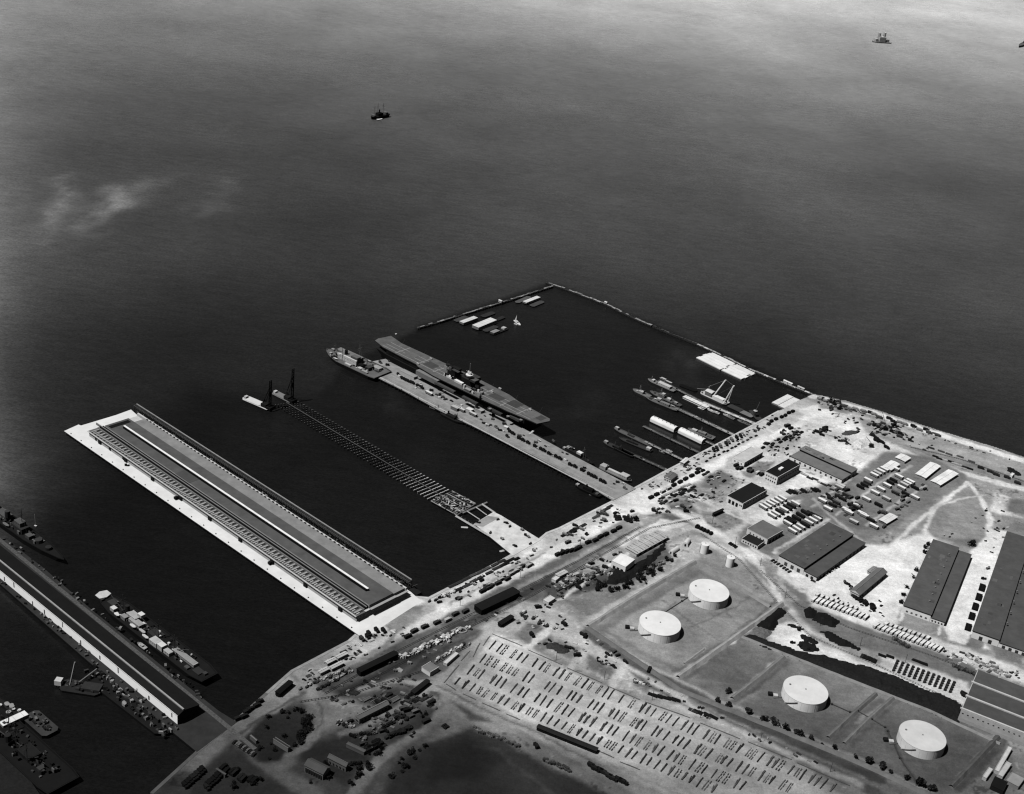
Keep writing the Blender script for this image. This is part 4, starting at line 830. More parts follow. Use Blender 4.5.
ship('lighter', 'white-topped lighter at the outer end of the outermost jetty', (648, 379), (675, 391), 7.5, 2, 50, 130, [('deckhouse', -.12, 0, 17, 5.4, 0, 3, 240), ('deckhouse', .3, 0, 3, 4, 0, 2.4, 210), ('hatch', .12, 0, 3, 4, 0, 1, 70)], [(.36, 0, 6, 150)], cat='boat', full=.8)
barge('pontoon', 'long slim pale pontoon outboard of the white-topped lighter', (660, 377.5), (672, 383), 3, 1.2, 185, cat='pontoon', cargo=(.1, .5, 1.2, 215), side=40)
barge('barge', 'bright white barge alongside the middle of the outermost jetty', (683, 396.5), (709, 408.5), 8.5, 1.8, 236, cargo=(.04, .96, 1.4, 240), side=60)
barge('skiff', 'pair-hulled small white skiff below the outermost jetty', (698, 407), (704, 409.3), 3, .9, 225, cat='boat', cabin=(.2, 0, 2, 1.6, 1.2, 180))
for i, (x, y) in enumerate([(711, 410.8), (716, 412.5), (726.5, 415.5), (731, 417.8), (741, 421.5), (746.5, 423.8)]):
    lab = ['small white launch first in the line below the bright jetty', 'small white launch second in the line below the bright jetty', 'pale launch third in the line below the bright jetty', 'grey launch fourth in the line below the bright jetty', 'grey open launch fifth in the line below the bright jetty', 'grey open launch nearest the quay below the bright jetty'][i]
    ship('launch', lab, (x - 3.4, y - 1.5), (x + 3.4, y + 1.5), 3, 1, 60, [215, 215, 170, 130, 120, 110][i], [('cabin', -.1, 0, 2.6, 1.8, 0, 1.3, [235, 230, 200, 120, 90, 90][i])], [], cat='boat', group='launches below the bright jetty')
def crane_barge():
    e = barge('crane_barge', 'white crane barge with tall A-frame and long boom on the jetty', (702, 391.5), (728, 403.5), 13, 2, 190, cat='crane barge', side=70)
    L = (P(702, 391.5, 2) - P(728, 403.5, 2)).length; MB().box(-L * .2, 0, 2.01, 9, 8, 5, M(200), side=M(120)).build('machinery_house', e)
    MB().gable(-L * .2, 0, 7.02, 9, 8, 1.4, M(215)).build('house_roof', e); MB().box(.12 * L, 0, 2.01, 17, 6, 2.6, M(235)).build('deck_load', e)
    g = MB(); tip = (L * .5 + 3, 0, 26)
    for s in (-1, 1): g.bar((L * .42, s * 5, 2), (tip[0], s * .4, 26), .7, M(240, 'wall'))
    for k in (.3, .6): g.bar((L * .42 + (tip[0] - L * .42) * k, -5 * (1 - k), 2 + 24 * k), (L * .42 + (tip[0] - L * .42) * k, 5 * (1 - k), 2 + 24 * k), .25, M(160))
    g.build('a_frame', e); g = MB()
    for s in (-1, 1): g.bar((-L * .05, s * 1.2, 3), (L * .12, 9 + s * .6, 24), .65, M(245, 'wall'))
    for k in range(1, 8): q = k / 8.; g.bar((-L * .05 + L * .17 * q, 9 * q - 1.1, 3 + 21 * q), (-L * .05 + L * .17 * q, 9 * q + 1.1, 3 + 21 * q), .2, M(190))
    g.build('boom', e); g = MB()
    g.bar((tip), (L * .12, 9, 24), .12, M(120)); g.bar((L * .12, 9, 24), (-L * .4, 5, 8), .15, M(150)); g.bar(tip, (L * .05, 0, 6), .1, M(120)); g.build('cable', e)
    MB().bar((-L * .4, 5, 2), (-L * .32, 5, 11), .5, M(170)).build('gantry', e)
    clutter_part(e, L * .9, 9, 2.02, 30, 'deck_gear', (40, 90, 200, 230), 3, (.8, 2.6))
crane_barge()
barge('dredge_pipe', 'thin pale curved pipeline float reaching left from the crane barge', (697, 388.5), (711, 389.5), 1.4, .8, 120, cat='float')
barge('barge', 'low black barge outboard of the outermost jetty', (680, 384.5), (697, 391), 7, 1.4, 16, cat='barge')
barge('barge', 'dark grey deck barge beyond the bright jetty', (729, 405), (742, 411), 10, 1.6, 62, cat='barge', side=16)
barge('barge', 'mid grey barge between the dark barge and the small derrick', (741, 411), (753, 416.5), 9, 1.6, 120, side=30, cat='barge')
def derrick():
    e = barge('floating_derrick', 'small dark floating derrick with pale turntable near the quay', (751, 410), (760, 420), 8, 1.8, 60, cat='floating crane', side=20)
    MB().cyl(-2, 0, 1.81, 2.4, 4.5, M(70), 12, top=M(205)).build('turntable', e); MB().bar((-2, 0, 5), (-3, 4, 17), .3, M(90)).build('boom', e); MB().box(3, 0, 1.81, 4, 4, 3, M(30)).build('winch_house', e)
derrick()
ship('workboat', 'pale cluttered workboat outermost in the cluster at the grey jetty head', (633, 389), (650, 397), 8, 2.4, 60, 120, [('deckhouse', 0, 0, 6, 4.4, 0, 2.6, 190), ('funnel', -.15, 0, 2, 2, 2.6, 2, 60), ('hatch', .25, 0, 3, 3, 0, .8, 170)], [(.1, 0, 9, 160)], cat='boat')
ship('workboat', 'grey landing boat on the near side of the jetty head cluster', (646, 397), (678, 410), 8, 2.4, 40, 110, [('deckhouse', -.1, .1, 12, 4, 0, 3, 150), ('deckhouse', .1, 0, 5, 4, 3, 2, 190), ('lifeboat', .22, -.3, 6, 2, .6, 1, 215), ('lifeboat', -.3, -.3, 6, 2, .6, 1, 210), ('winch', .35, 0, 3, 3, 0, 1.2, 70)], [(0, 0, 10, 140), (-.3, 0, 8, 120)], cat='boat')
ship('workboat', 'grey patrol boat with light wheelhouse on the far side of the cluster', (650, 391), (674, 402.5), 8, 2.4, 34, 95, [('deckhouse', 0, 0, 9, 4, 0, 3, 130), ('deckhouse', -.05, 0, 4, 3.6, 3, 2, 200), ('gun_turret', .3, 0, 2.6, 2, 0, 1.6, 90), ('deckhouse', -.3, 0, 5, 4, 0, 2.4, 205)], [(.05, 0, 10, 150)], cat='boat')
ship('workboat', 'small open grey workboat squeezed in near the jetty cluster', (664, 398), (681, 406), 6, 1.8, 30, 80, [('deckhouse', -.2, 0, 4, 3, 0, 2, 160)], [(.1, 0, 6, 120)], cat='boat')
def twin(label, A, B):
    e = barge('house_barge', label, A, B, 11, 1.2, 70, 'long white house barges', side=20); a, b = P(*A, 4), P(*B, 4); L = (a - b).length - 3; n = 10; w, h = 9.4, 5; g = MB()
    pr = [(-w / 2 * math.cos(PI * i / n), 1.21 + 1.2 * (i not in (0, n)) + (h - 1.2) * math.sin(PI * i / n) ** .7) for i in range(n + 1)]; vs = [(x, y, z) for x in (-L / 2, L / 2) for y, z in pr]
    g.add(vs, [(i, n + 1 + i, n + 2 + i, i + 1) for i in range(n)], M(238, 'white')); g.add(vs, [tuple(range(n, -1, -1)), tuple(range(n + 1, 2 * n + 2))], M(160)); g.build('arched_roof', e)
    g = MB()
    for k in range(6): g.cyl((k - 2.5) * L / 6, 0, 1.2 + h - .1, .5, .8, M(120), 8)
    g.split('roof_vent', e); MB().box(-L / 2 - .06, 0, 1.3, .1, 1.6, 2.4, M(20)).build('door', e)
twin('outer of two long white arched-roof barges moored end to end', (651, 419.5), (677, 431.5)); twin('inner of two long white arched-roof barges moored end to end', (679, 431), (705, 443.5))
ship('workboat', 'grey boat with rounded stern beside the inner long white barge', (688, 428.5), (714, 438.5), 8, 2.2, 60, 120, [('deckhouse', -.05, 0, 9, 4.4, 0, 2.6, 150), ('deckhouse', .25, 0, 6, 4, 0, 2, 200), ('hatch', -.32, 0, 5, 4, 0, 1, 90)], [(0, 0, 8, 130)], cat='boat', st=.9)
for A, B, wd, ht, dt, lab, bl in [
    ((614, 428), (652, 446), 6.2, 22, 95, 'long low dark hull with a rounded pale nose, outermost in its group', [('conning_tower', .42, 0, 4, 3, 0, 3, 190), ('deckhouse', .05, 0, 8, 2.6, 0, 1.4, 60), ('deckhouse', -.35, 0, 4, 3, 0, 1.8, 150)]),
    ((619, 437.5), (652, 451), 6.5, 16, 58, 'long narrow hull outlined by a pale rim in the middle of its group', [('conning_tower', -.4, 0, 5, 4, 0, 2.6, 205), ('hatch', .1, 0, 14, 2.4, 0, .8, 20)]),
    ((603, 441.5), (634, 456), 6.5, 18, 62, 'dark hull with pale bow, lowest of the narrow group', [('conning_tower', .4, 0, 4, 3, 0, 2.6, 170), ('deckhouse', 0, 0, 9, 3, 0, 1.8, 40)]),
    ((612, 446), (634, 456.5), 6, 10, 20, 'black slim hull nested against the lowest dark hull', [('conning_tower', .1, 0, 4, 2.6, 0, 3, 22)])]:
    ship('narrow_vessel', lab, A, B, wd, 1.6, ht, dt, bl, [(.12, 0, 6, 90)], cat='vessel', group='long low hulls moored abreast', full=.8, st=.6)
for x, y, lab in [(669, 451, 'small pale boat between the thin jetties'), (662, 452, 'grey skiff beside the pale jetty'), (676, 457, 'dark punt by the root of the thin pale jetty')]:
    ship('skiff', lab, (x - 3, y - 1.4), (x + 3, y + 1.4), 2.6, .9, 40, 170 if 'pale boat' in lab else 100, [('cabin', 0, 0, 2, 1.5, 0, 1, 200)], [], cat='boat')

# ================================================================== dark lower-left piers and ships
def dark_pier():
    zd = 3.2; w = PP([(-70, 487), (0, 534.5), (43, 567.5), (92, 610), (172, 674), (219, 711), (237, 722), (197, 752), (175, 734), (82, 656), (0, 584), (-80, 520)], zd); o = w[4].copy(); o.z = 0
    e = empty('dock_pier', 'dark weathered pier carrying the long black-roofed shed at lower left', 'pier', o); MB().prism([((p - o).x, (p - o).y) for p in w], 1.5, zd, M(52, 'deck'), M(14)).build('deck', e)
    a, b = P(0, 540, zd) - o, P(216, 717, zd) - o; d = b - a; MB().box((a + b).x / 2, (a + b).y / 2, zd + .003, d.length * 1.3, 3.5, .12, M(84, 'rough'), math.atan2(d.y, d.x)).build('rail_track', e)
    r = random.Random(8); g = MB()
    for i in range(98):
        k = r.random(); s = r.random() < .45
        p = (P(0, 536, zd).lerp(P(200, 697, zd), k) if s else P(0, 581, zd).lerp(P(172, 729, zd), k)) - o
        g.box(p.x + r.uniform(-2, 4), p.y + r.uniform(-2, 3), zd + .02, r.uniform(.8, 3.5), r.uniform(.6, 2), r.uniform(.4, 2), M(r.choice((22, 30, 60, 80, 110, 130))), r.uniform(0, 3))
    g.split('deck_clutter', e)
    h = 8.0; A, B, Cc = (-60, 521.5), (177.6, 716), (199, 704.5); c, rz, L, w_, s = rect(A, B, Cc, zd + h)
    e = empty('transit_shed', 'long black-roofed transit shed with white side wall and thin white ridge', 'warehouse', (c.x, c.y, zd), rz); Y = lambda v: s * (v - .5) * w_
    MB().box(0, 0, 0, L, w_, h, M(30)).build('wall', e); MB().box(0, Y(0) - s * .12, .5, L, .2, h - .2, M(250, 'wall')).build('side_cladding', e)
    vs = [(x, Y(v), zz) for x in (-L / 2 - .3, L / 2 + .3) for v, zz in ((-.02, h + .02), (.28, h + 2.6), (1.02, h + .02))]
    MB().add(vs, [(0, 3, 4, 1), (1, 4, 5, 2), (0, 1, 2), (3, 5, 4), (0, 2, 5, 3)], M(24, 'roof')).build('roof', e)
    MB().box(0, Y(.28), h + 2.62, L, 1.1, .9, M(165), side=M(150)).build('ridge_monitor', e)
    rr = random.Random(3)
    for k in range(15):
        x = -L / 2 + 8 + (L - 16) * k / 14. + rr.uniform(-6, 6); MB().box(x, Y(0) - s * .26, .02 + (k % 3) * 1.5, rr.uniform(.9, 1.6), .1, rr.uniform(2.5, 5), M(30 if k % 3 else 70)).build('cargo_door', e)
dark_pier()
ship('warship', 'dark warship with grey turrets moored at the upper left of the dark pier', (64, 560), (-40, 487), 15, 5, 14, 24,
     [('deckhouse', .1, 0, 16, 8, 0, 5, 60), ('deckhouse', .1, 0, 9, 6, 5, 4, 105), ('deckhouse', -.08, .1, 18, 7, 0, 4, 100), ('funnel', -.02, 0, 5, 4, 4, 6, 60), ('funnel', -.14, 0, 5, 4, 4, 6, 50), ('gun_turret', .27, 0, 7, 6, 0, 3, 62), ('gun_turret', .36, 0, 6, 6, 0, 2.4, 45), ('gun_turret', -.3, 0, 7, 6, 0, 3, 60), ('lifeboat', .02, -.4, 9, 2.6, .5, 1.6, 110), ('lifeboat', -.1, .4, 9, 2.6, .5, 1.6, 90), ('deckhouse', .2, -.1, 6, 5, 0, 3, 90)], [(.12, 0, 22, 60), (-.2, 0, 18, 50)], full=.7)
clutter_part([q for q in bpy.data.objects if q.name == 'warship'][0], 90, 10, 5.06, 80, 'deck_gear', (20, 36, 60, 95, 120), 16, (.8, 3.4), 3)
barge('channel_marker', 'small white beacon standing off the dark warship', (34.5, 525), (36.5, 526), 1.5, 1, 225, cat='beacon'); 
_w = P(35.5, 525, 1); tag(MB().bar((_w.x, _w.y, 1.0), (_w.x, _w.y, 12), .22, M(170)).build('beacon_pole'), 'thin pale pole rising from the white beacon off the warship', 'pole')
S2 = ship('cargo_ship', 'dark cargo ship with scattered white deckhouses beside the dark pier', (98, 592), (210, 678), 19, 5, 14, 26,
     [('forecastle', .45, 0, 10, 11, .1, 1.6, 205), ('deckhouse', .12, .1, 14, 5, 0, 3, 190), ('lifeboat', .24, .42, 6, 2.4, 1.5, 1.4, 225), ('lifeboat', -.02, .42, 8, 2.4, 1.5, 1.4, 200), ('deckhouse', -.2, .3, 7, 4, 0, 3, 205), ('deckhouse', .30, .25, 5, 4, 0, 3, 215), ('deckhouse', .17, -.05, 12, 6, 0, 4, 205), ('deckhouse', .13, -.2, 5, 4, 4, 2.5, 225), ('lifeboat', .10, .38, 7, 2.6, 1.5, 1.4, 215), ('deckhouse', .2, .25, 6, 4, 0, 3, 150), ('lifeboat', .03, .3, 8, 2.4, 1.5, 1.4, 180), ('deckhouse', -.09, .3, 9, 6, 0, 4, 215), ('deckhouse', -.145, .3, 6, 5, 0, 4.5, 220), ('hatch', -.02, -.1, 12, 8, 0, 1, 50), ('hatch', .36, -.05, 8, 7, 0, 1, 60), ('hatch', -.2, -.05, 6, 7, 0, 1, 40), ('deckhouse', -.29, -.02, 26, 4.6, 0, 2.4, 175), ('hatch', -.42, .1, 8, 6, 0, 1, 50), ('funnel', .22, 0, 4, 4, 4, 5, 40), ('winch', .42, .2, 3, 3, 0, 1.6, 60), ('winch', -.36, .3, 4, 3, 0, 1.6, 80), ('winch', -.46, 0, 3, 3, 0, 1.6, 60)],
     [(.26, 0, 16, 60), (-.06, 0, 18, 50), (-.2, 0, 15, 60)], full=.8, booms=[(-.06, 0, 18, 3, 12, 50), (-.2, 0, -16, -2, 9, 60), (.26, 0, 14, 2, 10, 60)])
clutter_part(S2, 105, 13, 5.06, 98, 'deck_gear', (20, 24, 36, 60, 95, 215), 6, (.6, 3))
for x, y, t, lab in [(132, 621, 120, 'grey launch tied between the dark cargo ship and the pier'), (142, 646, 170, 'pale launch tied astern between cargo ship and pier')]:
    ship('launch', lab, (x - 4, y - 3), (x + 4, y + 3), 3, 1, 40, t, [('cabin', 0, 0, 3, 2, 0, 1.2, t)], [], cat='boat')
S3 = barge('scrap_barge', 'long dark barge heaped with scrap along the lower side of the shed', (92, 672), (170, 732), 17, 2.6, 24, cat='barge', side=10)
clutter_part(S3, 96, 12, 2.62, 98, 'scrap_heap', (20, 26, 40, 60, 90, 120, 150), 11, (.6, 3.6), 3)
S4 = barge('crane_barge', 'dark floating crane with two pale booms below the shed', (62, 684), (101, 690), 14, 2, 40, cat='crane barge', side=14)
MB().box(-17, 0, 2.01, 5, 5, 4, M(205)).build('cabin', S4); MB().box(8, 0, 2.01, 14, 8, 2.4, M(48)).build('machinery_house', S4)
def wbar(root, p0, z0, p1, z1, r, t, nm='boom'):
    i = root.matrix_world.inverted() if False else (Matrix.Translation(root.location) @ Matrix.Rotation(root.rotation_euler.z, 4, 'Z')).inverted()
    MB().bar(i @ P(*p0, z0), i @ P(*p1, z1), r, M(t)).build(nm, root)
wbar(S4, (70, 685), 4, (75, 662), 22, .6, 150); wbar(S4, (79, 682), 3, (97, 668.5), 10, .45, 120); clutter_part(S4, 34, 9, 2.02, 30, 'deck_gear', (30, 60, 95), 12, (.6, 2.4))
# corner cluster
def corner():
    S = ship('salvage_ship', 'dark ship crowded with derricks at the lower left corner', (-30, 700), (64, 786), 26, 4, 12, 22, [('deckhouse', .15, .3, 14, 8, 0, 4, 60), ('deckhouse', -.15, 0, 14, 10, 0, 3, 34), ('funnel', 0, .2, 5, 5, 4, 5, 40), ('winch', -.3, .1, 4, 4, 0, 2, 60), ('winch', .3, -.1, 4, 4, 0, 2, 50)], [(-.05, .1, 20, 60), (-.2, .2, 16, 60), (.1, -.1, 18, 50)], booms=[(-.05, 0, 14, 8, 10, 80), (-.2, 0, -12, 4, 12, 60)], full=.8, st=.9)
    clutter_part(S, 90, 18, 4.06, 95, 'deck_gear', (18, 26, 36, 60, 90), 21, (.6, 3.4), 3)
    Bq = barge('deck_barge', 'flat dark grey barge beside the white-roofed float', (29, 713), (52, 733), 13, 3, 58, cat='barge', side=12); clutter_part(Bq, 22, 9, 3.02, 26, 'deck_gear', (24, 36, 80, 110), 5, (.8, 3))
    e = barge('covered_float', 'bright white-roofed float lying by the lower left corner', (1, 728), (27, 716), 6, 2.5, 60, cat='float', cargo=(.01, .99, 3.4, 238), cw=.95)
    K = barge('cable_barge', 'dark barge with pale round reels above the white-roofed float', (-14, 700), (16, 716), 14, 2.4, 30, cat='barge', side=10)
    r = random.Random(2)
    for i in range(12): MB().cyl(r.uniform(-14, 14), r.uniform(-5, 5), 2.41, r.uniform(1, 2), r.uniform(1, 2.4), M(r.choice((70, 100, 150))), 12, top=M(r.choice((90, 150, 205)))).build('reel', K)
    zd = 2.6; w = PP([(-60, 700), (0, 738), (44, 800), (70, 840), (-60, 840)], zd); o = w[1].copy(); o.z = 0; e = empty('dock_wall', 'very dark quay strip cut off by the lower left corner', 'quay', o)
    MB().prism([((p - o).x, (p - o).y) for p in w], -1, zd, M(30, 'rough'), M(12)).build('deck', e)
corner()

# ================================================================== storage tanks
def tanks():
    for cx, cy, d, h, lab in [(709.3, 590.4, 35.2, 8.2, 'white oil tank farthest up the tank field, near the two small upright tanks'), (660.2, 622.9, 35.2, 8.2, 'white oil tank nearest the left corner of the tank field'), (805.7, 689.7, 35.6, 8.2, 'pale oil tank in the middle cell beside the black stockpile'), (922.6, 735.4, 35.6, 8.2, 'pale oil tank at the lower right end of the field')]:
        c = P(cx, cy, GZ + h); e = empty('oil_tank', lab, 'oil tank', (c.x, c.y, GZ), 0, 'large oil tanks'); t = 248 * (fpx(cx, cy) ** .45)
        MB().cyl(0, 0, 0, d / 2, h, M(min(250, t), 'wall'), 64, top=M(t, 'white'), cone=.5).build('shell', e)
        g = MB()
        for i in range(64):
            a = 2 * PI * i / 64; b = 2 * PI * (i + 1) / 64; g.bar(((d / 2) * math.cos(a), (d / 2) * math.sin(a), h), ((d / 2) * math.cos(b), (d / 2) * math.sin(b), h), .12, M(t * .85))
        g.build('rim_rail', e); g = MB()
        for i in range(20): a = 2 * PI * i / 20; g.bar((d * .501 * math.cos(a), d * .501 * math.sin(a), 0), (d * .501 * math.cos(a), d * .501 * math.sin(a), h), .04, M(t * .95))
        g.build('plate_seams', e)
        MB().cyl(-d * .33, d * .12, h + .1, .8, .5, M(120), 10).build('hatch', e); MB().cyl(0, 0, h + .35, .5, .7, M(150), 10).build('vent', e)
        g = MB()
        for k in range(30):
            a = PI * 1.15 + k * .02; g.box((d / 2 + .5) * math.cos(a), (d / 2 + .5) * math.sin(a), .25 * k, .7, .8, .12, M(190), a)
        g.build('stair', e); g = MB().bar((-d / 2, -3, .6), (-d / 2 - 7, -5, .6), .35, M(110)); g.box(-d / 2 - 5, -2, 0, 3.6, 3, 1.6, M(205)); g.box(-d / 2 - 9, -1, 0, 3.6, 3.4, 2, M(26)); g.build('pump_box', e)
    for (tx, ty), (bx, by), r, lab in [((704.2, 543.9), (703.8, 552.4), 3.9, 'small white upright tank, left of the pair beside the road'), ((729.8, 555.6), (729.2, 565.6), 3.9, 'small white upright tank, right of the pair beside the road')]:
        c = P(bx, by, GZ); e = empty('upright_tank', lab, 'tank', (c.x, c.y, GZ), 0); MB().cyl(0, 0, 0, r, 9.5, M(245, 'wall'), 28, top=M(244), cone=.6).build('shell', e)
        MB().cyl(0, 0, 10, .4, .6, M(150), 8).build('vent', e); MB().bar((-r - .2, -1, 0), (-r - .2, -1, 9.5), .12, M(120)).bar((-r - .2, -.4, 0), (-r - .2, -.4, 9.5), .12, M(120)).build('ladder', e)
tanks()
def berm(label, pts, wd, h, tl, fac=1):
    w = PP(pts); o = w[0].copy(); g = MB(); r = random.Random(len(pts))
    P_ = []
    for i in range(len(w) - 1):
        n = max(1, int((w[i + 1] - w[i]).length / 6)); P_ += [(w[i].lerp(w[i + 1], k / n)) for k in range(n)]
    P_.append(w[-1]); rows = []
    for i, p in enumerate(P_):
        d = (P_[min(i + 1, len(P_) - 1)] - P_[max(i - 1, 0)]).normalized(); n = Vector((-d.y, d.x, 0)); q = p - o; ww = wd * 1.25 * r.uniform(.9, 1.1); hh = h * 1.6 * r.uniform(.85, 1.1)
        rows.append([(q.x + n.x * s * ww, q.y + n.y * s * ww, z) for s, z in ((-.5, -.05), (-.12, hh), (.12, hh), (.5, -.05))])
    vs = [v for rw in rows for v in rw]; fs = []
    for i in range(len(rows) - 1):
        for k in range(3): a = i * 4 + k; fs.append((a, a + 4, a + 5, a + 1))
    mid = pts[len(pts) // 2]; g.add(vs, fs, M(tl * fpx(*mid), 'deck')); o_ = g.build('earth_bank', None, (o.x, o.y, GZ)); tag(o_, label, 'earth bank'); return o_
berm('pale earth bank along the upper left side of the tank field', [(588, 627), (640, 594), (695, 562)], 4.5, 1.3, 168)
berm('earth bank along the road side of the tank field', [(697, 562), (735, 585), (770, 607)], 3.5, 1.0, 150)
berm('long earth bank along the lower side of the tank field', [(588, 628), (640, 663), (680, 690), (735, 712), (800, 738), (860, 763), (930, 796)], 4.5, 1.2, 132)
berm('bright earth bank between the first two tanks and the middle cells', [(678, 678), (730, 641), (782, 604)], 4.5, 1.5, 172)
berm('thin bank beside the bright one near the second tank', [(684, 664), (704, 649)], 2, .7, 170)
berm('earth bank separating the empty cell from the third tank', [(732, 699), (760, 677), (784, 657)], 4, 1.2, 150)
berm('left of two parallel banks between third and fourth tanks', [(828, 738), (852, 715), (876, 694)], 3.5, 1.1, 142)
berm('right of two parallel banks between third and fourth tanks', [(844, 744), (868, 720), (893, 698)], 3.5, 1.1, 158)
berm('earth bank along the right end of the tank field', [(951, 787), (975, 762), (998, 737)], 4, 1.2, 140)
berm('low earth bank beside the black stockpile', [(742, 637), (800, 660), (860, 684), (930, 711), (1000, 744)], 2.6, .8, 150)
def pipes():
    for lab, pts in [('dark pipeline between the first two tanks', [(665, 612), (682, 601), (690, 596)]), ('dark pipeline trench between third and fourth tanks', [(858, 711), (872, 719), (885, 727)]), ('long dark pipe running down from the fourth tank', [(888, 731), (900, 758), (917, 782)]), ('pipeline running to the third tank', [(832, 704), (850, 712), (858, 711)])]:
        w = PP(pts, GZ + .5); o = w[0]; g = MB()
        for i in range(len(w) - 1): g.bar(w[i] - o, w[i + 1] - o, .4, ft(84, pts[0]))
        for i in range(len(w)): g.box((w[i] - o).x, (w[i] - o).y, -.5, 1.6, 1.6, 1.1, ft(70, pts[0]))
        tag(g.build('pipeline', None, tuple(o)), lab, 'pipeline')
pipes()
# ================================================================== buildings
D = 'door'; WN = 'window'
B_ = building
B_('hangar', 'wide two-bay grey-roofed hangar between the vehicle yard and the parked white trucks', (779.2, 555.6), (829, 522.8), (861.8, 543.7), 7, 88, 236, 'split', cut=.66, feats=[(D, 'S', 3, .12, .62, 0, 3.2, 4, 90), (D, 'S', 2, .7, .95, 0, 2.5, 3, 60), (D, 'C', 12, .04, .96, 0, 2.4, 3, 8), ('vent', 'A', 6, .1, .9, 0, 1, 1, 120)])
B_('hangar', 'two-bay grey-roofed hangar with white stepped front and open yards on both sides', (903.7, 605.5), (933.5, 539.7), (971.4, 553.7), 7, 88, 238, 'split', cut=.66, feats=[(D, 'S', 5, .05, .62, 1.5, 1.8, 1.6, 110), (WN, 'S', 4, .68, .98, 1.5, 1.3, 1.2, 90), (D, 'C', 9, .04, .96, 0, 2.6, 3, 10), ('vent', 'A', 8, .1, .9, 0, 1, 1, 125)])
B_('hangar', 'largest grey-roofed hangar, cut by the right edge of the picture', (972.8, 630.8), (1007.3, 531.8), (1058, 551), 7, 86, 238, 'split', cut=.46, feats=[(D, 'S', 2, .08, .4, 0, 3, 4, 60), (D, 'S', 4, .5, .95, 0, 2.5, 3, 70), ('vent', 'A', 8, .1, .9, 0, 1, 1, 125)])
B_('shed', 'low white shed against the wide front of the hangar by the truck rows', (793, 559.5), (803.5, 567), (804.7, 566), 6, 225, 240, 'flat')
B_('warehouse', 'long light grey two-slope warehouse in the bright works yard', (805.8, 446.1), (857.3, 469.2), (844.8, 479.4), 6, 122, 240, 'split', cut=.4, low=1.4, feats=[(D, 'C', 9, .05, .95, 0, 2.2, 2.6, 90), (D, 'E', 3, .1, .9, 0, 2, 2.6, 30)])
B_('office_building', 'black-roofed block with white skylight and windowed end wall', (765.3, 471.3), (788, 458.8), (800.5, 464.7), 9.5, 26, 232, 'flat', fac=1, feats=[(WN, 'S', 5, .08, .92, 1.5, 1.2, 1.5, 60), (WN, 'S', 5, .08, .92, 5.5, 1.2, 1.5, 60), ('skylight', 'A', 1, .25, .55, 0, 6.5, 3, 245), (WN, 'C', 9, .05, .95, 4.5, 1.6, 1.4, 60)])
B_('workshop', 'black-roofed workshop whose white end wall has dark arched doors', (727, 495.5), (751.3, 482.2), (767.7, 490), 7, 28, 228, 'flat', fac=1, feats=[(D, 'S', 3, .1, .75, 0, 2.6, 4.4, 22), (WN, 'S', 2, .78, .97, 3, 1.2, 1.4, 40), (WN, 'C', 8, .05, .95, 3.5, 1.5, 1.2, 55)])
B_('warehouse', 'pale flat-roofed warehouse beside the quay road with white gable end', (732.5, 457.2), (751.3, 446.6), (763.8, 451.7), 6, 200, 236, 'flat', feats=[(D, 'C', 7, .05, .95, 0, 2.4, 3.4, 20), (WN, 'S', 3, .1, .9, 2.5, 1.4, 1.4, 120)])
B_('storehouse', 'squarish mid-grey roofed storehouse with a lower black-roofed annex in front', (747.2, 528.3), (762.8, 519.7), (783.1, 530.6), 6, 118, 225, 'flat', feats=[(D, 'C', 4, .1, .9, 0, 2.4, 3, 12), (WN, 'S', 5, .1, .9, 2.5, 1.2, 1.2, 90)])
B_('annex', 'small black-roofed annex attached to the squarish storehouse', (741.7, 538.4), (748.8, 533.5), (765.6, 541), 4, 40, 230, 'flat', feats=[(WN, 'S', 6, .05, .95, 1.3, 1.3, 1.4, 50)])
B_('hut', 'small black boxy hut in the grass south of the dark-roofed workshop', (712, 513), (722, 508.5), (723.5, 510), 3.4, 30, 40, 'gable', rh=.8)
B_('storehouse', 'grey gable-roofed storehouse standing alone in the white yard', (849.9, 590.5), (877.8, 567.6), (886.5, 573), 5, 112, 205, 'gable', rh=2.4, feats=[(D, 'S', 2, .15, .85, 0, 2.2, 3, 60), (D, 'C', 5, .05, .95, 0, 2, 2.4, 14)])
B_('shed', 'low grey lean-to behind the lone gable-roofed storehouse', (867, 570.5), (873.5, 566), (880, 568), 3, 140, 180, 'gable', rh=.8)
WR = 'long bright-roofed stores'
B_('store_shed', 'largest bright white roof in the yard, left of its twin', (915.3, 473.8), (930.4, 461.8), (939.5, 467), 3.4, 244, 150, 'gable', rh=.7, group=WR)
B_('store_shed', 'bright white roof nearest the shore road end of the yard', (930.4, 480.6), (948.5, 469.3), (958.4, 473.8), 3.4, 244, 150, 'gable', rh=.7, group=WR)
B_('store_shed', 'wide white roof second from the yard corner by the shore road', (882, 466.3), (891.1, 460.2), (900.2, 464), 3, 243, 150, 'gable', rh=.7, group=WR)
B_('store_shed', 'small square white roof at the yard corner by the shore road', (894.9, 457.2), (901, 453.4), (910.8, 458), 3, 243, 150, 'gable', rh=.7, group=WR)
B_('store_shed', 'slatted white-roofed stack shelter near the first hangar', (878.5, 519.5), (889.7, 512.8), (897.5, 517), 3, 232, 120, 'gable', rh=.5, group=WR)
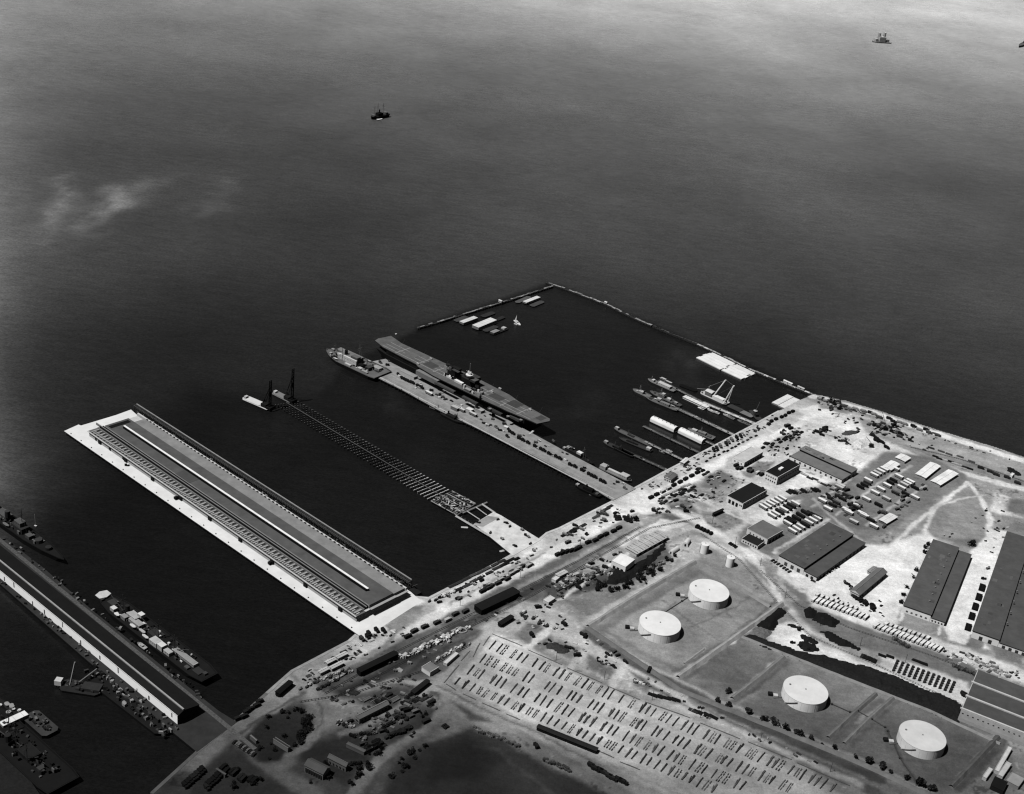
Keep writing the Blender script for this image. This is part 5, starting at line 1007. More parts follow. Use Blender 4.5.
# south-east warehouse with parapets
def parapet_warehouse():
    z = GZ + 7; A = P(977.8, 669.5, z); B = P(1024, 690.5, z); near = P(966.5, 711, z); v_ = (near - A).normalized(); u1 = (B - A).normalized(); w_ = Vector((-v_.y, v_.x, 0)); w_ = w_ if w_.dot(u1) > 0 else -w_; u = (u1 * .35 + w_ * .65).normalized(); n = Vector((-u.y, u.x, 0))
    if (near - A).dot(n) < 0: n = -n
    Wd = (near - A).dot(n); L = 90; e = empty('parapet_warehouse', 'three-bay grey warehouse with pale parapet strips at the right edge', 'warehouse', (A.x, A.y, GZ), math.atan2(u.y, u.x)); s = 1 if (Vector((-u.y, u.x, 0)) - n).length < .1 else -1; f = .93
    MB().box(L / 2, s * Wd / 2, 0, L, Wd, 6.6, M(215 * f)).build('wall', e)
    for v0, v1, t in ((0, .31, 92), (.35, .66, 86), (.70, .96, 84)): MB().box(L / 2, s * Wd * (v0 + v1) / 2, 6.61, L - 1, Wd * (v1 - v0), .4, M(t * f, 'roof')).build('roof', e)
    for v in (.33, .68, .985): MB().box(L / 2 - 1, s * Wd * v, 6.61, L, 1.6, 1.1, M(215 * f)).build('parapet', e)
    for k in range(22): MB().box(2 + k * 4, s * (Wd + .04), 2.6, 1.3, .12, 1.4, M(60)).build('window', e)
    MB().box(L / 2, s * (Wd + 3.2), 0, L, 6, 3, M(150 * f), side=M(200 * f)).build('lean_to', e)
parapet_warehouse()
B_('shed', 'long narrow white-roofed shed near the bottom right corner', (994.5, 769.5), (1008, 746), (1012.8, 747.5), 3.4, 205, 170, 'flat', fac=1)
B_('shed', 'short white-roofed shed at the foot of the long narrow one', (982.5, 776), (989, 767), (993.8, 768.5), 3.4, 200, 170, 'flat', fac=1)
B_('shed', 'second white-roofed shed, right of the long narrow one at bottom right', (997.5, 774), (1006.5, 761), (1012.5, 763), 3.4, 190, 160, 'flat', fac=1)
B_('shed', 'black-roofed shed at the bottom right corner', (990.5, 785), (995, 776), (1009, 780), 4, 18, 30, 'flat', fac=1)
B_('shed', 'pale low building cut by the bottom right corner', (1006, 780), (1012, 772), (1026, 777), 3.4, 150, 140, 'flat', fac=1)
# quay-side
B_('gatehouse', 'grey-roofed quay office beside the root of the lowest jetty', (663.5, 476.5), (670, 471.5), (678, 474.5), 4.5, 112, 215, 'gable', rh=1, feats=[(WN, 'S', 3, .1, .9, 1.5, 1, 1.2, 40)])
B_('quay_shed', 'small white-roofed shed at the quay edge by the thin jetties', (680, 462), (685.5, 457.5), (689, 459.3), 3.5, 225, 170, 'gable', rh=.7)
B_('quonset_hut', 'small white arched hut, upper of two by the ribbed roof', (683, 541.5), (686, 537), (691.5, 539), 4.5, 235, 225, 'arch')
B_('quonset_hut', 'low white arched hut with dark end, lower of two by the ribbed roof', (669, 549.5), (676, 545), (680, 547.5), 3.5, 225, 215, 'arch')
B_('ribbed_shed', 'large pale ribbed roof over stored goods in the works yard', (625, 547.5), (657.5, 530), (668, 537), 3.4, 186, 190, 'gable', rh=.9, fac=1, feats=[(D, 'C', 6, .05, .95, 0, 3, 2.8, 10)])
rr_, rzz, Lr, wr, sr = rect((625, 547.5), (657.5, 530), (668, 537), GZ + 3.4)
RB = [o for o in bpy.data.objects if o.name == 'ribbed_shed'][0]
for k in range(12): MB().box(-Lr / 2 + (k + .5) * Lr / 12, 0, 4.05, .5, wr * .9, .35, M(212 if k % 2 else 150)).build('roof_rib', RB)
B_('engine_shed', 'bright white flat-roofed engine shed beside the deep black shadow of its yard', (611.5, 560.5), (621, 553), (633.3, 561), 8, 243, 225, 'flat', fac=1, feats=[(D, 'S', 3, .1, .9, 0, 2.6, 4, 20)])
B_('shed', 'small white shed in the lumber clutter of the works yard', (551.5, 578.5), (555.5, 575.5), (560, 577.5), 3, 215, 190, 'flat', fac=1)
B_('shed', 'low pale shed beside the tracks left of the works yard', (555, 574), (564, 569.5), (568, 572), 3, 196, 180, 'gable', rh=.6, fac=1)
B_('shed', 'white-walled shed at the west end of the works yard', (543, 599.5), (550, 595), (556, 598), 3, 210, 190, 'flat', fac=1)
B_('storehouse', 'small mid-grey roofed storehouse at the corner of the striped lot', (421.5, 667), (430.5, 661.5), (437, 668.5), 4, 118, 200, 'flat', fac=1, feats=[(D, 'A', 2, .2, .8, 0, 2, 2.4, 60)])
B_('shed', 'pale open-fronted shed beside the small mid-grey storehouse', (443, 662), (455, 651.5), (459, 653.5), 2.6, 205, 170, 'flat', fac=1)
B_('bunkhouse', 'long grey gabled bunkhouse with black shaded side in the lower left yard', (355, 715.5), (385, 700.5), (389.5, 704), 5, 112, 125, 'gable', rh=2, fac=1, feats=[(WN, 'S', 2, .2, .8, 1.5, 1, 1.2, 30), (WN, 'C', 8, .05, .95, 1.5, 1.2, 1.2, 20)])
B_('office_building', 'gabled grey office with white columned wall in the bottom left yard', (304, 765), (323, 774.5), (328, 766), 6, 74, 120, 'gable', rh=2.4, fac=1, feats=[(WN, 'A', 7, .05, .95, .8, 1.4, 3.6, 40)])
B_('office_building', 'smaller gabled wing right of the columned office', (327.5, 757.5), (346, 767), (349, 763.5), 5, 82, 95, 'gable', rh=2, fac=1, feats=[(WN, 'A', 5, .05, .95, 1.2, 1, 1.4, 30), (WN, 'E', 1, .3, .7, 1.2, 1, 1.4, 20)])
B_('shed', 'pale low shed among dark bushes in the lower left yard', (346, 744), (364, 752.5), (366.5, 750.5), 3, 84, 90, 'flat', fac=1)
B_('shed', 'thin bright-roofed shed in the dark triangle by the dark pier root', (249.5, 735.5), (256, 741), (257.5, 740), 3, 140, 90, 'flat', fac=1)
B_('shed', 'dark shed with pale edge in the wooded triangle', (273, 739), (288, 748.5), (291, 747), 4, 50, 110, 'flat', fac=1)
B_('shed', 'long thin dark-roofed shed at the bottom left shore', (215.5, 769), (225, 775), (226.5, 774), 3, 90, 80, 'flat', fac=1)
for (x, y, w_, lab) in [(329, 659.5, 9, 'left of two white huts on the quay apron'), (340, 654, 10, 'right of two white huts on the quay apron'), (335, 664, 12, 'thin white shed behind the two quay huts'), (322, 669, 9, 'pale shed near the bend in the quay')]:
    B_('hut', lab, (x - w_ / 2, y + w_ * .22), (x + w_ / 2, y - w_ * .28), (x + w_ / 2 + 3, y - w_ * .28 + 2.2), 3, 212, 180, 'gable', rh=.6, fac=.9)
# long dark freight cars and trains
def boxcars(label, A, B, n, wd, h, t, side, grp):
    a, b = P(*A), P(*B); d = b - a; L = d.length; rz = math.atan2(d.y, d.x); cl = L / n; g = MB(); 
    g.box(0, 0, .9, cl * .92, wd, h - 1, M(side)); g.gable(0, 0, h - .09, cl * .92, wd, .5, M(t)); g.box(0, 0, .5, cl * .98, wd * .5, .4, M(20))
    for sx in (-.33, .33):
        g.box(cl * sx, 0, .1, 2.4, wd * .7, .6, M(16))
    g.box(0, -wd / 2 - .03, 1, 2.2, .06, h - 1.4, M(side * .6)); proto = g.build('freight_car', None, tuple(a + d * (.5 / n))); proto.rotation_euler = (0, 0, rz); tag(proto, label, 'freight car', grp)
    for i in range(1, n): copy(proto, tuple(a + d * ((i + .5) / n)), rz)
boxcars('black freight car in the long dark train beside the striped lot corner', (477, 613), (516, 594.5), 4, 9, 5.5, 24, 12, 'black cars north of the striped lot')
boxcars('black freight car in the line below the concrete apron', (358, 675.5), (396, 657), 4, 5, 5, 22, 12, 'black cars below the white pier apron')
boxcars('dark freight car in the long train along the lower side of the striped lot', (537, 729), (597, 753), 6, 4, 3.4, 34, 20, 'train below the striped lot')
boxcars('black boxcar standing on the short siding by the lot corner', (499, 627), (512, 619), 2, 4, 3.6, 24, 14, 'boxcars on the short siding')
boxcars('dark freight car on the diagonal siding in the lower left yard', (412, 696), (428, 683.5), 3, 3.6, 3.6, 30, 20, 'cars on the diagonal siding')
boxcars('black freight car parked on the quay bend', (277, 697), (291, 685), 2, 4, 4, 14, 10, 'black cars on the quay bend')
# railway track lines
def track(pts, label, t=70):
    w = PP(pts, GZ + .02); o = w[0]; g = MB()
    for i in range(len(w) - 1):
        a, b = w[i] - o, w[i + 1] - o; d = b - a; n = Vector((-d.y, d.x, 0)).normalized(); rz = math.atan2(d.y, d.x)
        for s in (-.75, .75): g.box((a + b).x / 2 + n.x * s, (a + b).y / 2 + n.y * s, 0.1, d.length, .16, .16, ft(t, pts[i]), rz)
        for k in range(int(d.length / 2.4)): p = a + d * ((k + .5) / int(d.length / 2.4)); g.box(p.x, p.y, -.01, .5, 2.4, .1, ft(t * .8, pts[i]), rz)
    o_ = g.build('railway_track', None, tuple(o)); tag(o_, label, 'railway track')
track([(330, 700), (380, 675), (450, 637), (530, 597), (600, 556), (650, 528), (700, 518)], 'railway track along the dark belt behind the quay road')
track([(325, 694), (400, 650), (500, 600), (580, 560), (640, 527)], 'second railway track nearer the quay road', 80)
track([(300, 702), (350, 694), (420, 672), (470, 645)], 'railway track curving past the lower left yard', 60)
track([(700, 533), (740, 560), (775, 600), (810, 636), (870, 662), (960, 704)], 'railway track passing between stockpiles and truck rows', 120)
track([(760, 570), (800, 606), (850, 628), (930, 655), (1020, 690)], 'railway track along the grass below the truck rows', 90)
track([(910, 447), (960, 459), (1040, 487)], 'railway track beside the shore grass', 90)

# ================================================================== stockpiles
def heap(label, poly, h, t, seed, name='stockpile', cat='stockpile', fac=1, step=2.2):
    w = [tuple(P(*p)[:2]) for p in poly]; a = np.array(w); x0, y0 = a.min(0); x1, y1 = a.max(0); xs, ys = np.arange(x0 - step, x1 + step, step), np.arange(y0 - step, y1 + step, step); X, Y = np.meshgrid(xs, ys, indexing='ij')
    WX, WY = X + (vnoise(X, Y, 5, seed) - .5) * 3, Y + (vnoise(X, Y, 5, seed + 1) - .5) * 3; ins = inside(WX, WY, w); d = segdist(WX, WY, w, True); Z = np.where(ins, h * np.clip(d / (h * 1.3), .15, 1) * (.35 + .5 * vnoise(X, Y, 4, seed + 2) + .6 * vnoise(X, Y, 9, seed + 3)), -.2)
    n0, n1 = X.shape; cx = X.mean(); cy = Y.mean(); idx = np.arange(n0 * n1).reshape(n0, n1); vs = list(zip((X - cx).ravel(), (Y - cy).ravel(), Z.ravel())); fs = []
    for i in range(n0 - 1):
        for j in range(n1 - 1):
            if ins[i, j] or ins[i + 1, j] or ins[i, j + 1] or ins[i + 1, j + 1]: fs.append((idx[i, j], idx[i + 1, j], idx[i + 1, j + 1], idx[i, j + 1]))
    o = MB().add(vs, fs, M(t * fac, 'rough')).build(name, None, (cx, cy, GZ)); tag(o, label, cat); return o
heap('very long low black stockpile running beside the tank field', [(742, 637), (748, 634), (766, 640), (800, 652), (818, 655), (850, 663), (870, 668), (900, 679), (930, 692), (940, 694), (966, 708), (962, 718), (956, 722), (920, 707), (860, 683), (800, 660), (760, 645)], 3.0, 30, 40)
heap('black wedge-shaped stockpile at the upper end of the long one', [(757, 625), (778, 606), (786, 611), (772, 630), (762, 630)], 3, 20, 44)
heap('small grey rubble mound below the black wedge', [(752, 630), (764, 626), (771, 632), (764, 641), (754, 637)], 1.6, 105, 47)
heap('round black pile left of its larger neighbour on the grass', [(803, 610), (810, 607), (816, 611), (814, 618), (806, 617)], 3.2, 18, 50)
heap('larger black pile right of the round one on the grass', [(817, 612), (826, 614), (838, 621), (834, 628), (820, 624), (813, 619)], 3.4, 18, 53)
heap('long thin black pile near the siding end', [(821, 632), (830, 632), (846, 640), (860, 647), (859, 650), (845, 646), (832, 642)], 3, 18, 56)
heap('dark pile with pale crates beside the road bend', [(800, 641), (817, 645), (819, 651), (806, 652), (799, 647)], 2.4, 26, 59)
heap('short dark pile between the wedge and the road', [(786, 622), (800, 628), (804, 631), (788, 626)], 2, 24, 62)
heap('dark elongated pile above the long stockpile', [(799, 633), (812, 638), (820, 645), (806, 642)], 2.4, 24, 65)
heap('dark mound in the grass island beside the striped lot', [(546, 643), (556, 643), (569, 650), (570, 654), (560, 654), (548, 648)], 2, 55, 68)
heap('dark oval mound in the bright yard below the shore', [(841, 433), (850, 430), (858, 431), (858, 434), (849, 435.5), (842, 435)], 1, 75, 71)
heap('small pale cone of sand beside the bushy mound', [(853, 443), (860, 440), (866, 446), (862, 449), (855, 448)], 3, 225, 77)
heap('low black mound standing for the dark shade below the engine shed', [(613, 567), (626, 566), (640, 561), (664, 545), (668, 538), (665, 549), (646, 568), (634, 578), (616, 584), (606, 584)], 2.6, 24, 86, step=1.8)  # mound coloured black in place of the dark shade there

# ================================================================== vehicles and crates: one of each kind, then copies
def proto_car(t):
    g = MB(); g.prism([(-2.3, -.85), (2.2, -.85), (2.4, -.5), (2.4, .5), (2.2, .85), (-2.3, .85)], .35, .95, M(t), M(t * .8)); g.prism([(-1.5, -.72), (.9, -.72), (.9, .72), (-1.5, .72)], .951, 1.5, M(t), M(25), -.12)
    for x in (-1.5, 1.5):
        for y in (-.8, .8): g.cyl(x, y, 0, .36, .6, M(20), 8)
    return g
def proto_truck(t, L=7.5):
    g = MB(); g.box(-.9, 0, 1.0, L - 2.2, 2.5, 2.0, M(t), side=M(t * .95)); g.box(L / 2 - .95, 0, .6, 1.8, 2.2, 1.7, M(t * .8)); g.box(L / 2 - .3, 0, 1.5, .62, 2.0, .6, M(20)); g.box(0, 0, .5, L - 1, 1.4, .5, M(20))
    for x in (-L * .3, -L * .15, L * .36):
        for y in (-.95, .95): g.cyl(x, y, 0, .45, .7, M(18), 8)
    return g
def proto_trailer(t, L=10, wd=3):
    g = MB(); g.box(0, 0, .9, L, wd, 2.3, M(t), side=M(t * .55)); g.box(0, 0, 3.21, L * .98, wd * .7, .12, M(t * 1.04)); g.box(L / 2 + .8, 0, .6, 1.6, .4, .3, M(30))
    for x in (-L * .3, L * .3):
        for y in (-wd * .4, wd * .4): g.cyl(x, y, 0, .45, .9, M(18), 8)
    return g
def proto_crates(t, seed, L=4):
    r = random.Random(seed); g = MB()
    for i in range(r.randint(3, 5)): g.box(r.uniform(-L / 2, L / 2), r.uniform(-1, 1), 0, r.uniform(1, L * .6), r.uniform(.9, 1.8), r.uniform(.7, 2), M(t * r.uniform(.75, 1.2)), r.uniform(-.1, .1))
    return g
def proto_lumber(t, seed, L=8):
    r = random.Random(seed); g = MB()
    for i in range(4): g.box(r.uniform(-.3, .3), (i - 1.5) * .75, 0, L * r.uniform(.85, 1), .65, r.uniform(.5, 1.3), M(t * r.uniform(.8, 1.15)))
    return g
def proto_pipes(t, seed, L=6):
    r = random.Random(seed + 50); g = MB()
    for i in range(4): y = (i - 1.5) * .8; g.bar((-L / 2 * r.uniform(.8, 1), y, .35), (L / 2 * r.uniform(.8, 1), y, .35), .4, M(t * r.uniform(.75, 1.2)), 8)
    return g
KIND = {'car': (proto_car, 'parked_car', 'car'), 'truck': (proto_truck, 'parked_truck', 'truck'), 'trailer': (proto_trailer, 'trailer', 'trailer'), 'crates': (proto_crates, 'crate_stack', 'crates'), 'van': (proto_truck, 'parked_van', 'van'), 'boxes': (proto_crates, 'crate_cluster', 'boxes'), 'box_piles': (proto_crates, 'crate_pile', 'box_piles'), 'lumber': (proto_lumber, 'lumber_stack', 'lumber stack'), 'pipes': (proto_pipes, 'pipe_stack', 'pipes')}  # every proto_crates kind draws the same plain crate boxes
PC = {}
def put(kind, t, px=None, rz=0, label='', group=None, wpos=None, seed=0, s=1.0, z=GZ, **kw):
    t = int(round(t / 12.) * 12); key = (kind, t, seed % 3, tuple(sorted(kw.items()))); pos = wpos if wpos is not None else P(*px, z)
    fn, nm, cat = KIND[kind]
    if key not in PC:
        g = fn(t, **kw) if kind in ('car', 'truck', 'trailer', 'van') else fn(t, seed % 3, **kw)
        o = g.build(nm); PC[key] = o; o.location = pos; o.rotation_euler = (0, 0, rz); o.scale = (s, s, s); tag(o, label, cat, group); return o
    c = PC[key].copy(); C.objects.link(c); c.location = pos; c.rotation_euler = (0, 0, rz); c.scale = (s, s, s); c['label'] = label
    if group: c['group'] = group
    elif 'group' in c.keys(): del c['group']
    return c
PIER_A = ang((372, 375), (613, 500)); QUAY_A = ang((440, 592), (640, 497)); 
for i, (pw, rz) in enumerate(DOCK): put('truck', 20, None, rz + (PI / 2 if i % 3 else .2), 'dark truck backed against the canopy of the long pier warehouse', 'trucks at the pier warehouse', wpos=pw, L=6)

# striped lot: four rows of long stacks in threes and fours
def stack_proto(seed):
    r = random.Random(seed); g = MB(); x = -6.5; t = r.choice((44, 56, 70, 84))
    if seed % 4 == 3:
        for s in (-.9, .9):
            x = -6.5
            while x < 6: l = min(6.5 - x, r.uniform(1.6, 4)); g.box(x + l / 2, s + r.uniform(-.15, .15), 0, l * .9, .7, r.uniform(.4, .9), M(t * 1.25)); x += l + r.choice((.3, 1.2))
        return g
    while x < 6: l = min(6.5 - x, r.uniform(2.2, 5)); g.box(x + l / 2, r.uniform(-.15, .15), 0, l * .97, r.uniform(.8, 1.25), r.uniform(.7, 1.2), M(t * r.uniform(.85, 1.2))); x += l + r.choice((0, 0, .3))
    if seed % 5 == 0: g.box(1, 1.1, 0, 6, .5, .6, M(t * 1.3), .1)
    return g
SP = []
def lot():
    rows = [((488, 643.5), (836, 789), 49, 3), ((478, 656.5), (792, 789), 44, 3), ((465, 667.5), (747, 788), 38, 3), ((454, 680), (717, 790), 37, 1)]; G = 'long narrow stacks laid out on the striped lot'; lab = 'long narrow dark stack of stored material in the rows of the striped lot'
    for ri, (A, B, n, gs) in enumerate(rows):
        for i in range(n):
            gr, j = divmod(i, gs)
            if random.random() < .03: continue
            k = ((gr * 3 + 1 + (j - 1) * .8 if gs == 3 else i) + random.uniform(-.12, .12) + .5) / n; px = A[0] + (B[0] - A[0]) * k; py = A[1] + (B[1] - A[1]) * k
            sl = 4.2 * (1 + .12 * (py - 650) / 140.) * random.uniform(.85, 1.12) * (.9 if ri == 3 else 1); a, b = P(px - sl * .78, py + sl), P(px + sl * .78, py - sl); d = b - a; pos = (a + b) / 2; rz = math.atan2(d.y, d.x) + random.uniform(-.04, .04); sid = random.randrange(12)
            while len(SP) < 12:
                q = len(SP); o = stack_proto(q).build('material_stack', None, tuple(pos)); tag(o, lab, 'stack', G); SP.append(o); o['used'] = 0
            p_ = SP[sid]
            if not p_['used']: p_['used'] = 1; o = p_
            else: o = p_.copy(); C.objects.link(o)
            o.location = pos; o.rotation_euler = (0, 0, rz); o.scale = (d.length / 13., random.uniform(.7, 1.15), 1)
    for o in list(SP):
        if not o['used']: bpy.data.objects.remove(o)
lot()
for o in bpy.data.objects:
    if 'used' in o.keys(): del o['used']
# dashed stacks bounding the lot
for i, (A, B) in enumerate([((492, 634), (522, 646)), ((528, 650), (562, 665)), ((567, 668), (602, 683)), ((607, 686), (640, 700)), ((645, 702), (690, 718)), ((700, 723), (740, 739)), ((748, 742), (792, 760)), ((797, 763), (850, 786)), ((446, 684), (456, 690.5)), ((463, 694), (476, 700)), ((482, 703), (500, 711)), ((506, 714), (520, 720)), ((596, 750), (614, 758)), ((620, 762), (640, 770)), ((444, 683), (459, 665)), ((461, 661), (470, 651)), ((473, 657), (480, 643)), ((483, 646), (490, 636))]):
    a, b = P(*A), P(*B); d = b - a; o = MB().box(0, 0, 0, d.length, .55, .4, ft(118, A)).box(d.length * .1, .5, 0, d.length * .5, .4, .3, ft(128, A)).build('curb_line', None, tuple((a + b) / 2)); o.rotation_euler = (0, 0, math.atan2(d.y, d.x)); tag(o, 'low dark line of material edging the striped lot', 'edging', 'edging lines of the striped lot')

def row(kind, tones, A, B, n, dirA, dirB, label, group, jit=.3, seed=0, **kw):
    r = random.Random(seed + n); rz = ang(dirA, dirB)
    for i in range(n):
        k = (i + .5) / n; put(kind, r.choice(tones), (A[0] + (B[0] - A[0]) * k + r.uniform(-jit, jit), A[1] + (B[1] - A[1]) * k + r.uniform(-jit, jit) * .6), rz + r.uniform(-.06, .06), label, group, seed=r.randrange(3), **kw)
# white trucks in two long echelons
dA, dB = (830, 610), (836, 617)
row('truck', (248, 240), (812, 599.5), (868, 619), 13, (820, 604), (826, 599.6), 'white truck in the long slanted echelon row beside the white yard', 'white trucks in the left echelon', L=9.5, jit=.15)
row('truck', (244, 232), (815, 595.5), (858, 611), 9, (820, 604), (826, 599.6), 'white truck in the shorter rear line of the left echelon', 'white trucks in the left echelon, rear line', L=6.5, jit=.2)
row('truck', (240, 228), (874, 626), (942, 651), 16, (880, 628), (886, 623.6), 'white truck in the slanted echelon in front of the middle hangar', 'white trucks in the right echelon', L=9.5, jit=.15)
row('truck', (240, 220), (884, 624.5), (930, 640), 10, (880, 628), (886, 623.6), 'white truck in the rear line of the right-hand echelon', 'white trucks in the right echelon, rear line', L=6.5, jit=.2)
row('box_piles', (70, 90), (893, 638), (910, 648), 7, (895, 648), (899, 640), 'grey crate stack in the small block on the grass strip', 'crate stacks on the grass strip', s=1.2)
row('box_piles', (60, 80), (953, 665), (978, 676), 9, (895, 648), (899, 640), 'dark crate stack in the block by the three-bay warehouse', 'crate stacks by the three-bay warehouse', s=1.2)
for c_ in range(12):
    for k in range(5):
        x, y = 895 + c_ * 5.15 + k * 1.0 - 1, 672.5 + c_ * 1.95 - k * 2.3 + (0 if k else 0); put('box_piles', 48 if k % 2 else 60, (x, y - 1.5), ang((x, y), (x + 1, y - 2.3)), 'dark square stack in the regular block of stacks on the hardstand', 'regular block of dark stacks', seed=0, L=2.2)
row('lumber', (30, 42), (861, 656), (876, 662), 7, (860, 660), (863, 653), 'black timber stack in the short row near the siding', 'black timber stacks by the siding', L=6)
for i, (x, y, lab) in enumerate([(882, 656, 'short black bar of stores right of the timber row'), (916, 661, 'black plank stack lying alone on the hardstand'), (923.5, 664, 'second black plank stack lying alone on the hardstand'), (890, 657, 'grey plank stack beside the black bar of stores')]): put('lumber', 30 if 'black' in lab else 110, (x, y), ang((x, y), (x + 6, y + 2.2)), lab, seed=i, L=7)
for i, (x, y) in enumerate([(793, 643.5), (801.5, 646.5), (810, 649.5)]): put('crates', 24, (x, y), .4, ['left', 'middle', 'right'][i] + ' of three small dark stacks above the long stockpile', seed=i)
# five black covered stacks by the biggest hangar
for i, (x, y) in enumerate([(982, 586.5), (978.8, 596), (975.3, 605.5), (971.8, 615), (968.2, 626)]):
    a, rz, L, w, s = rect((x - 3.6, y + 2.4), (x - 1.8, y - 3.6), (x + 4.2, y - 2), GZ + 1.8); e = empty('covered_stack', 'black covered square stack by the big hangar, number %s from the top of the column' % ['first', 'second', 'third', 'fourth', 'last and largest'][i], 'covered stack', (a.x, a.y, GZ), rz)
    e['label'] = ['topmost of five black covered stacks beside the big hangar', 'second from the top of five black covered stacks', 'middle one of five black covered stacks', 'fourth down of five black covered stacks', 'lowest and largest of five black covered stacks'][i]
    MB().prism([(-L / 2, -w / 2), (L / 2, -w / 2), (L / 2, w / 2), (-L / 2, w / 2)], 0, 1.8, M(12, 'rough'), M(14), .05).build('tarpaulin', e); MB().box(0, 0, 1.81, L * .9, .3, .12, M(30)).build('rope', e)
put('crates', 40, (984, 579.5), .4, 'small dark stack above the five black covered ones', s=1.1); put('crates', 120, (989, 569), .4, 'grey stack farther up beside the big hangar', s=1.4, seed=1)
# vehicle yard blocks
rz_t = (700, 500), (707, 503.7)
VB = [((761, 509.5), (784, 499), 6, (240, 236), 'upper'), ((770, 518), (797, 504), 7, (240, 238, 50), 'upper')]
for i, (A, B, n, tn, q) in enumerate(VB): row('trailer', tn, A, B, n, (775, 508), (782, 512), 'parked trailer in the block north of the squarish storehouse', 'trailers in the upper yard block', seed=i, L=10, wd=3, jit=.3)
VB = [((785, 526), (807, 512.5), 5, (236, 40)), ((790, 533.5), (819, 518), 7, (232, 40, 240)), ((787, 523), (792, 520), 2, (30, 30)), ((809, 514.5), (819, 519), 3, (40, 60))]
for i, (A, B, n, tn) in enumerate(VB): row('trailer', tn, A, B, n, (775, 508), (782, 512), 'parked trailer in the block beside the wide hangar', 'trailers in the lower yard block', seed=i + 9, L=10, wd=3, jit=.3)
row('lumber', (40, 60), (787, 493), (806, 491), 6, (775, 490), (782, 494), 'dark load in the line above the yard blocks', 'dark loads above the yard blocks', L=7)
W1 = [(839, 488.5), (822, 502), (827.5, 510), (846, 511.5), (848.5, 513.7), (853.4, 523), (861.5, 515), (864, 517), (866, 500.5), (874.8, 494), (886, 500), (880.5, 490.4), (886.7, 486.6), (867.8, 481.5), (874, 476.3), (877, 474.5), (880.5, 472.5), (884, 470.7), (898.7, 477.8), (910, 482.8), (904, 486), (907, 484.3), (901, 489), (914.5, 498.6), (873.5, 527.5), (840.5, 487), (895, 470)]
for i, (x, y) in enumerate(W1): put('trailer', 236 if i % 5 else 205, (x, y), ang((x, y), (x + 7, y + 3.5)), 'bright long trailer parked in the dark vehicle yard', 'bright trailers in the vehicle yard', L=9.5, wd=3.6)
W2 = [(860, 488), (864, 486), (867, 484), (893, 481.5), (890, 483.5), (846, 496), (878, 506), (856, 509), (836, 503.6), (914.5, 489), (870, 521), (858, 506), (851, 507), (832, 506), (895, 494), (905, 495), (842, 500)]
for i, (x, y) in enumerate(W2): put('trailer', (36, 48, 84)[i % 3], (x, y), ang((x, y), (x + 7, y + 3.5)), 'dark long trailer parked in the vehicle yard', 'dark trailers in the vehicle yard', L=8.5, wd=2.6)
row('car', (50, 30), (771, 560), (791, 573), 7, (775, 565), (779, 563), 'dark car parked in front of the wide hangar', 'cars in front of the wide hangar')
row('car', (40, 60, 200), (812, 582), (838, 566), 12, (820, 578), (825, 580), 'car parked close along the shaded side of the wide hangar', 'cars beside the wide hangar')
row('truck', (30, 40), (696, 527), (712, 535), 5, (700, 530), (702, 528.7), 'dark truck in the short row beside the road to the upright tanks', 'trucks by the upright tanks road', L=5); row('car', (30,), (729, 543), (737, 548), 4, (700, 530), (702, 528.7), 'dark car in the row of four near the black-roofed annex', 'four dark cars near the annex')
# quay road vehicles
qd = ((500, 570), (506, 567))
row('truck', (30, 40, 200), (648, 500), (700, 472), 9, *qd, 'truck parked in the line along the middle of the bright quay road', 'trucks along the bright quay road')
row('car', (40, 30, 90), (705, 462), (757, 435), 13, *qd, 'dark car parked on the apron by the outer jetties', 'cars on the apron by the jetties', jit=1.2)
row('truck', (40, 30, 120), (712, 452), (742, 436), 8, (700, 450), (702, 453), 'truck standing across the apron by the outer jetties', 'trucks across the apron', jit=1.2)
row('truck', (30, 60), (765, 426), (796, 411), 7, *qd, 'truck near the shore end of the quay apron', 'trucks at the shore end of the apron', jit=1.5, L=6)
row('lumber', (40, 60, 30), (562, 537), (586, 524), 5, *qd, 'dark timber load on the quay beside the slip', 'timber loads beside the slip', jit=.8)
row('lumber', (36, 60, 90), (594, 519), (612, 505), 5, *qd, 'dark load near the root of the finger pier', 'loads by the finger pier root', jit=.8)
row('car', (24, 36), (612, 519), (634, 521), 7, (612, 519), (613, 521), 'black vehicle in the dirt patch opposite the finger pier', 'black vehicles opposite the finger pier', jit=2.6, s=1.7)
row('truck', (24, 40), (585, 545), (622, 528), 6, *qd, 'dark truck in the line across the road from the slip', 'trucks across the road from the slip', jit=1.2)
row('truck', (20, 30, 40), (555, 556), (582, 548), 6, *qd, 'black truck in the close line in the works yard approach', 'black trucks in the works approach', jit=1)
row('lumber', (30, 50, 180), (660, 505), (694, 488), 9, *qd, 'stack of pipe or timber in the yard off the quay road', 'pipe stacks off the quay road', jit=2.2)
row('lumber', (190, 40, 70), (658, 500), (690, 484), 7, *qd, 'loaded flat stack in the upper row off the quay road', 'flat stacks off the quay road', jit=1.6)
row('lumber', (60, 84), (449, 588), (505, 560), 8, *qd, 'long dark timber lying along the quay edge past the white pier', 'timbers along the quay edge', jit=.5, L=9)
row('lumber', (50, 70), (455, 592), (500, 567), 6, *qd, 'long dark timber in the second line behind the quay edge', 'timbers in the second line', jit=.6, L=9)
row('lumber', (24, 40), (500, 566), (517, 558), 5, *qd, 'black load in the cluster at the root of the unfinished pier', 'black loads at the unfinished pier root', jit=1.4, L=7)
row('truck', (28, 60), (358, 640), (384, 630), 5, (360, 640), (362, 642), 'dark truck in the cluster at the foot of the white pier', 'trucks at the foot of the white pier', jit=2.6, L=6)
row('box_piles', (190, 210, 60), (400, 659), (452, 637), 16, *qd, 'pale heap of crates in the dump below the apron', 'pale crates in the dump', jit=2.2, s=1.5)
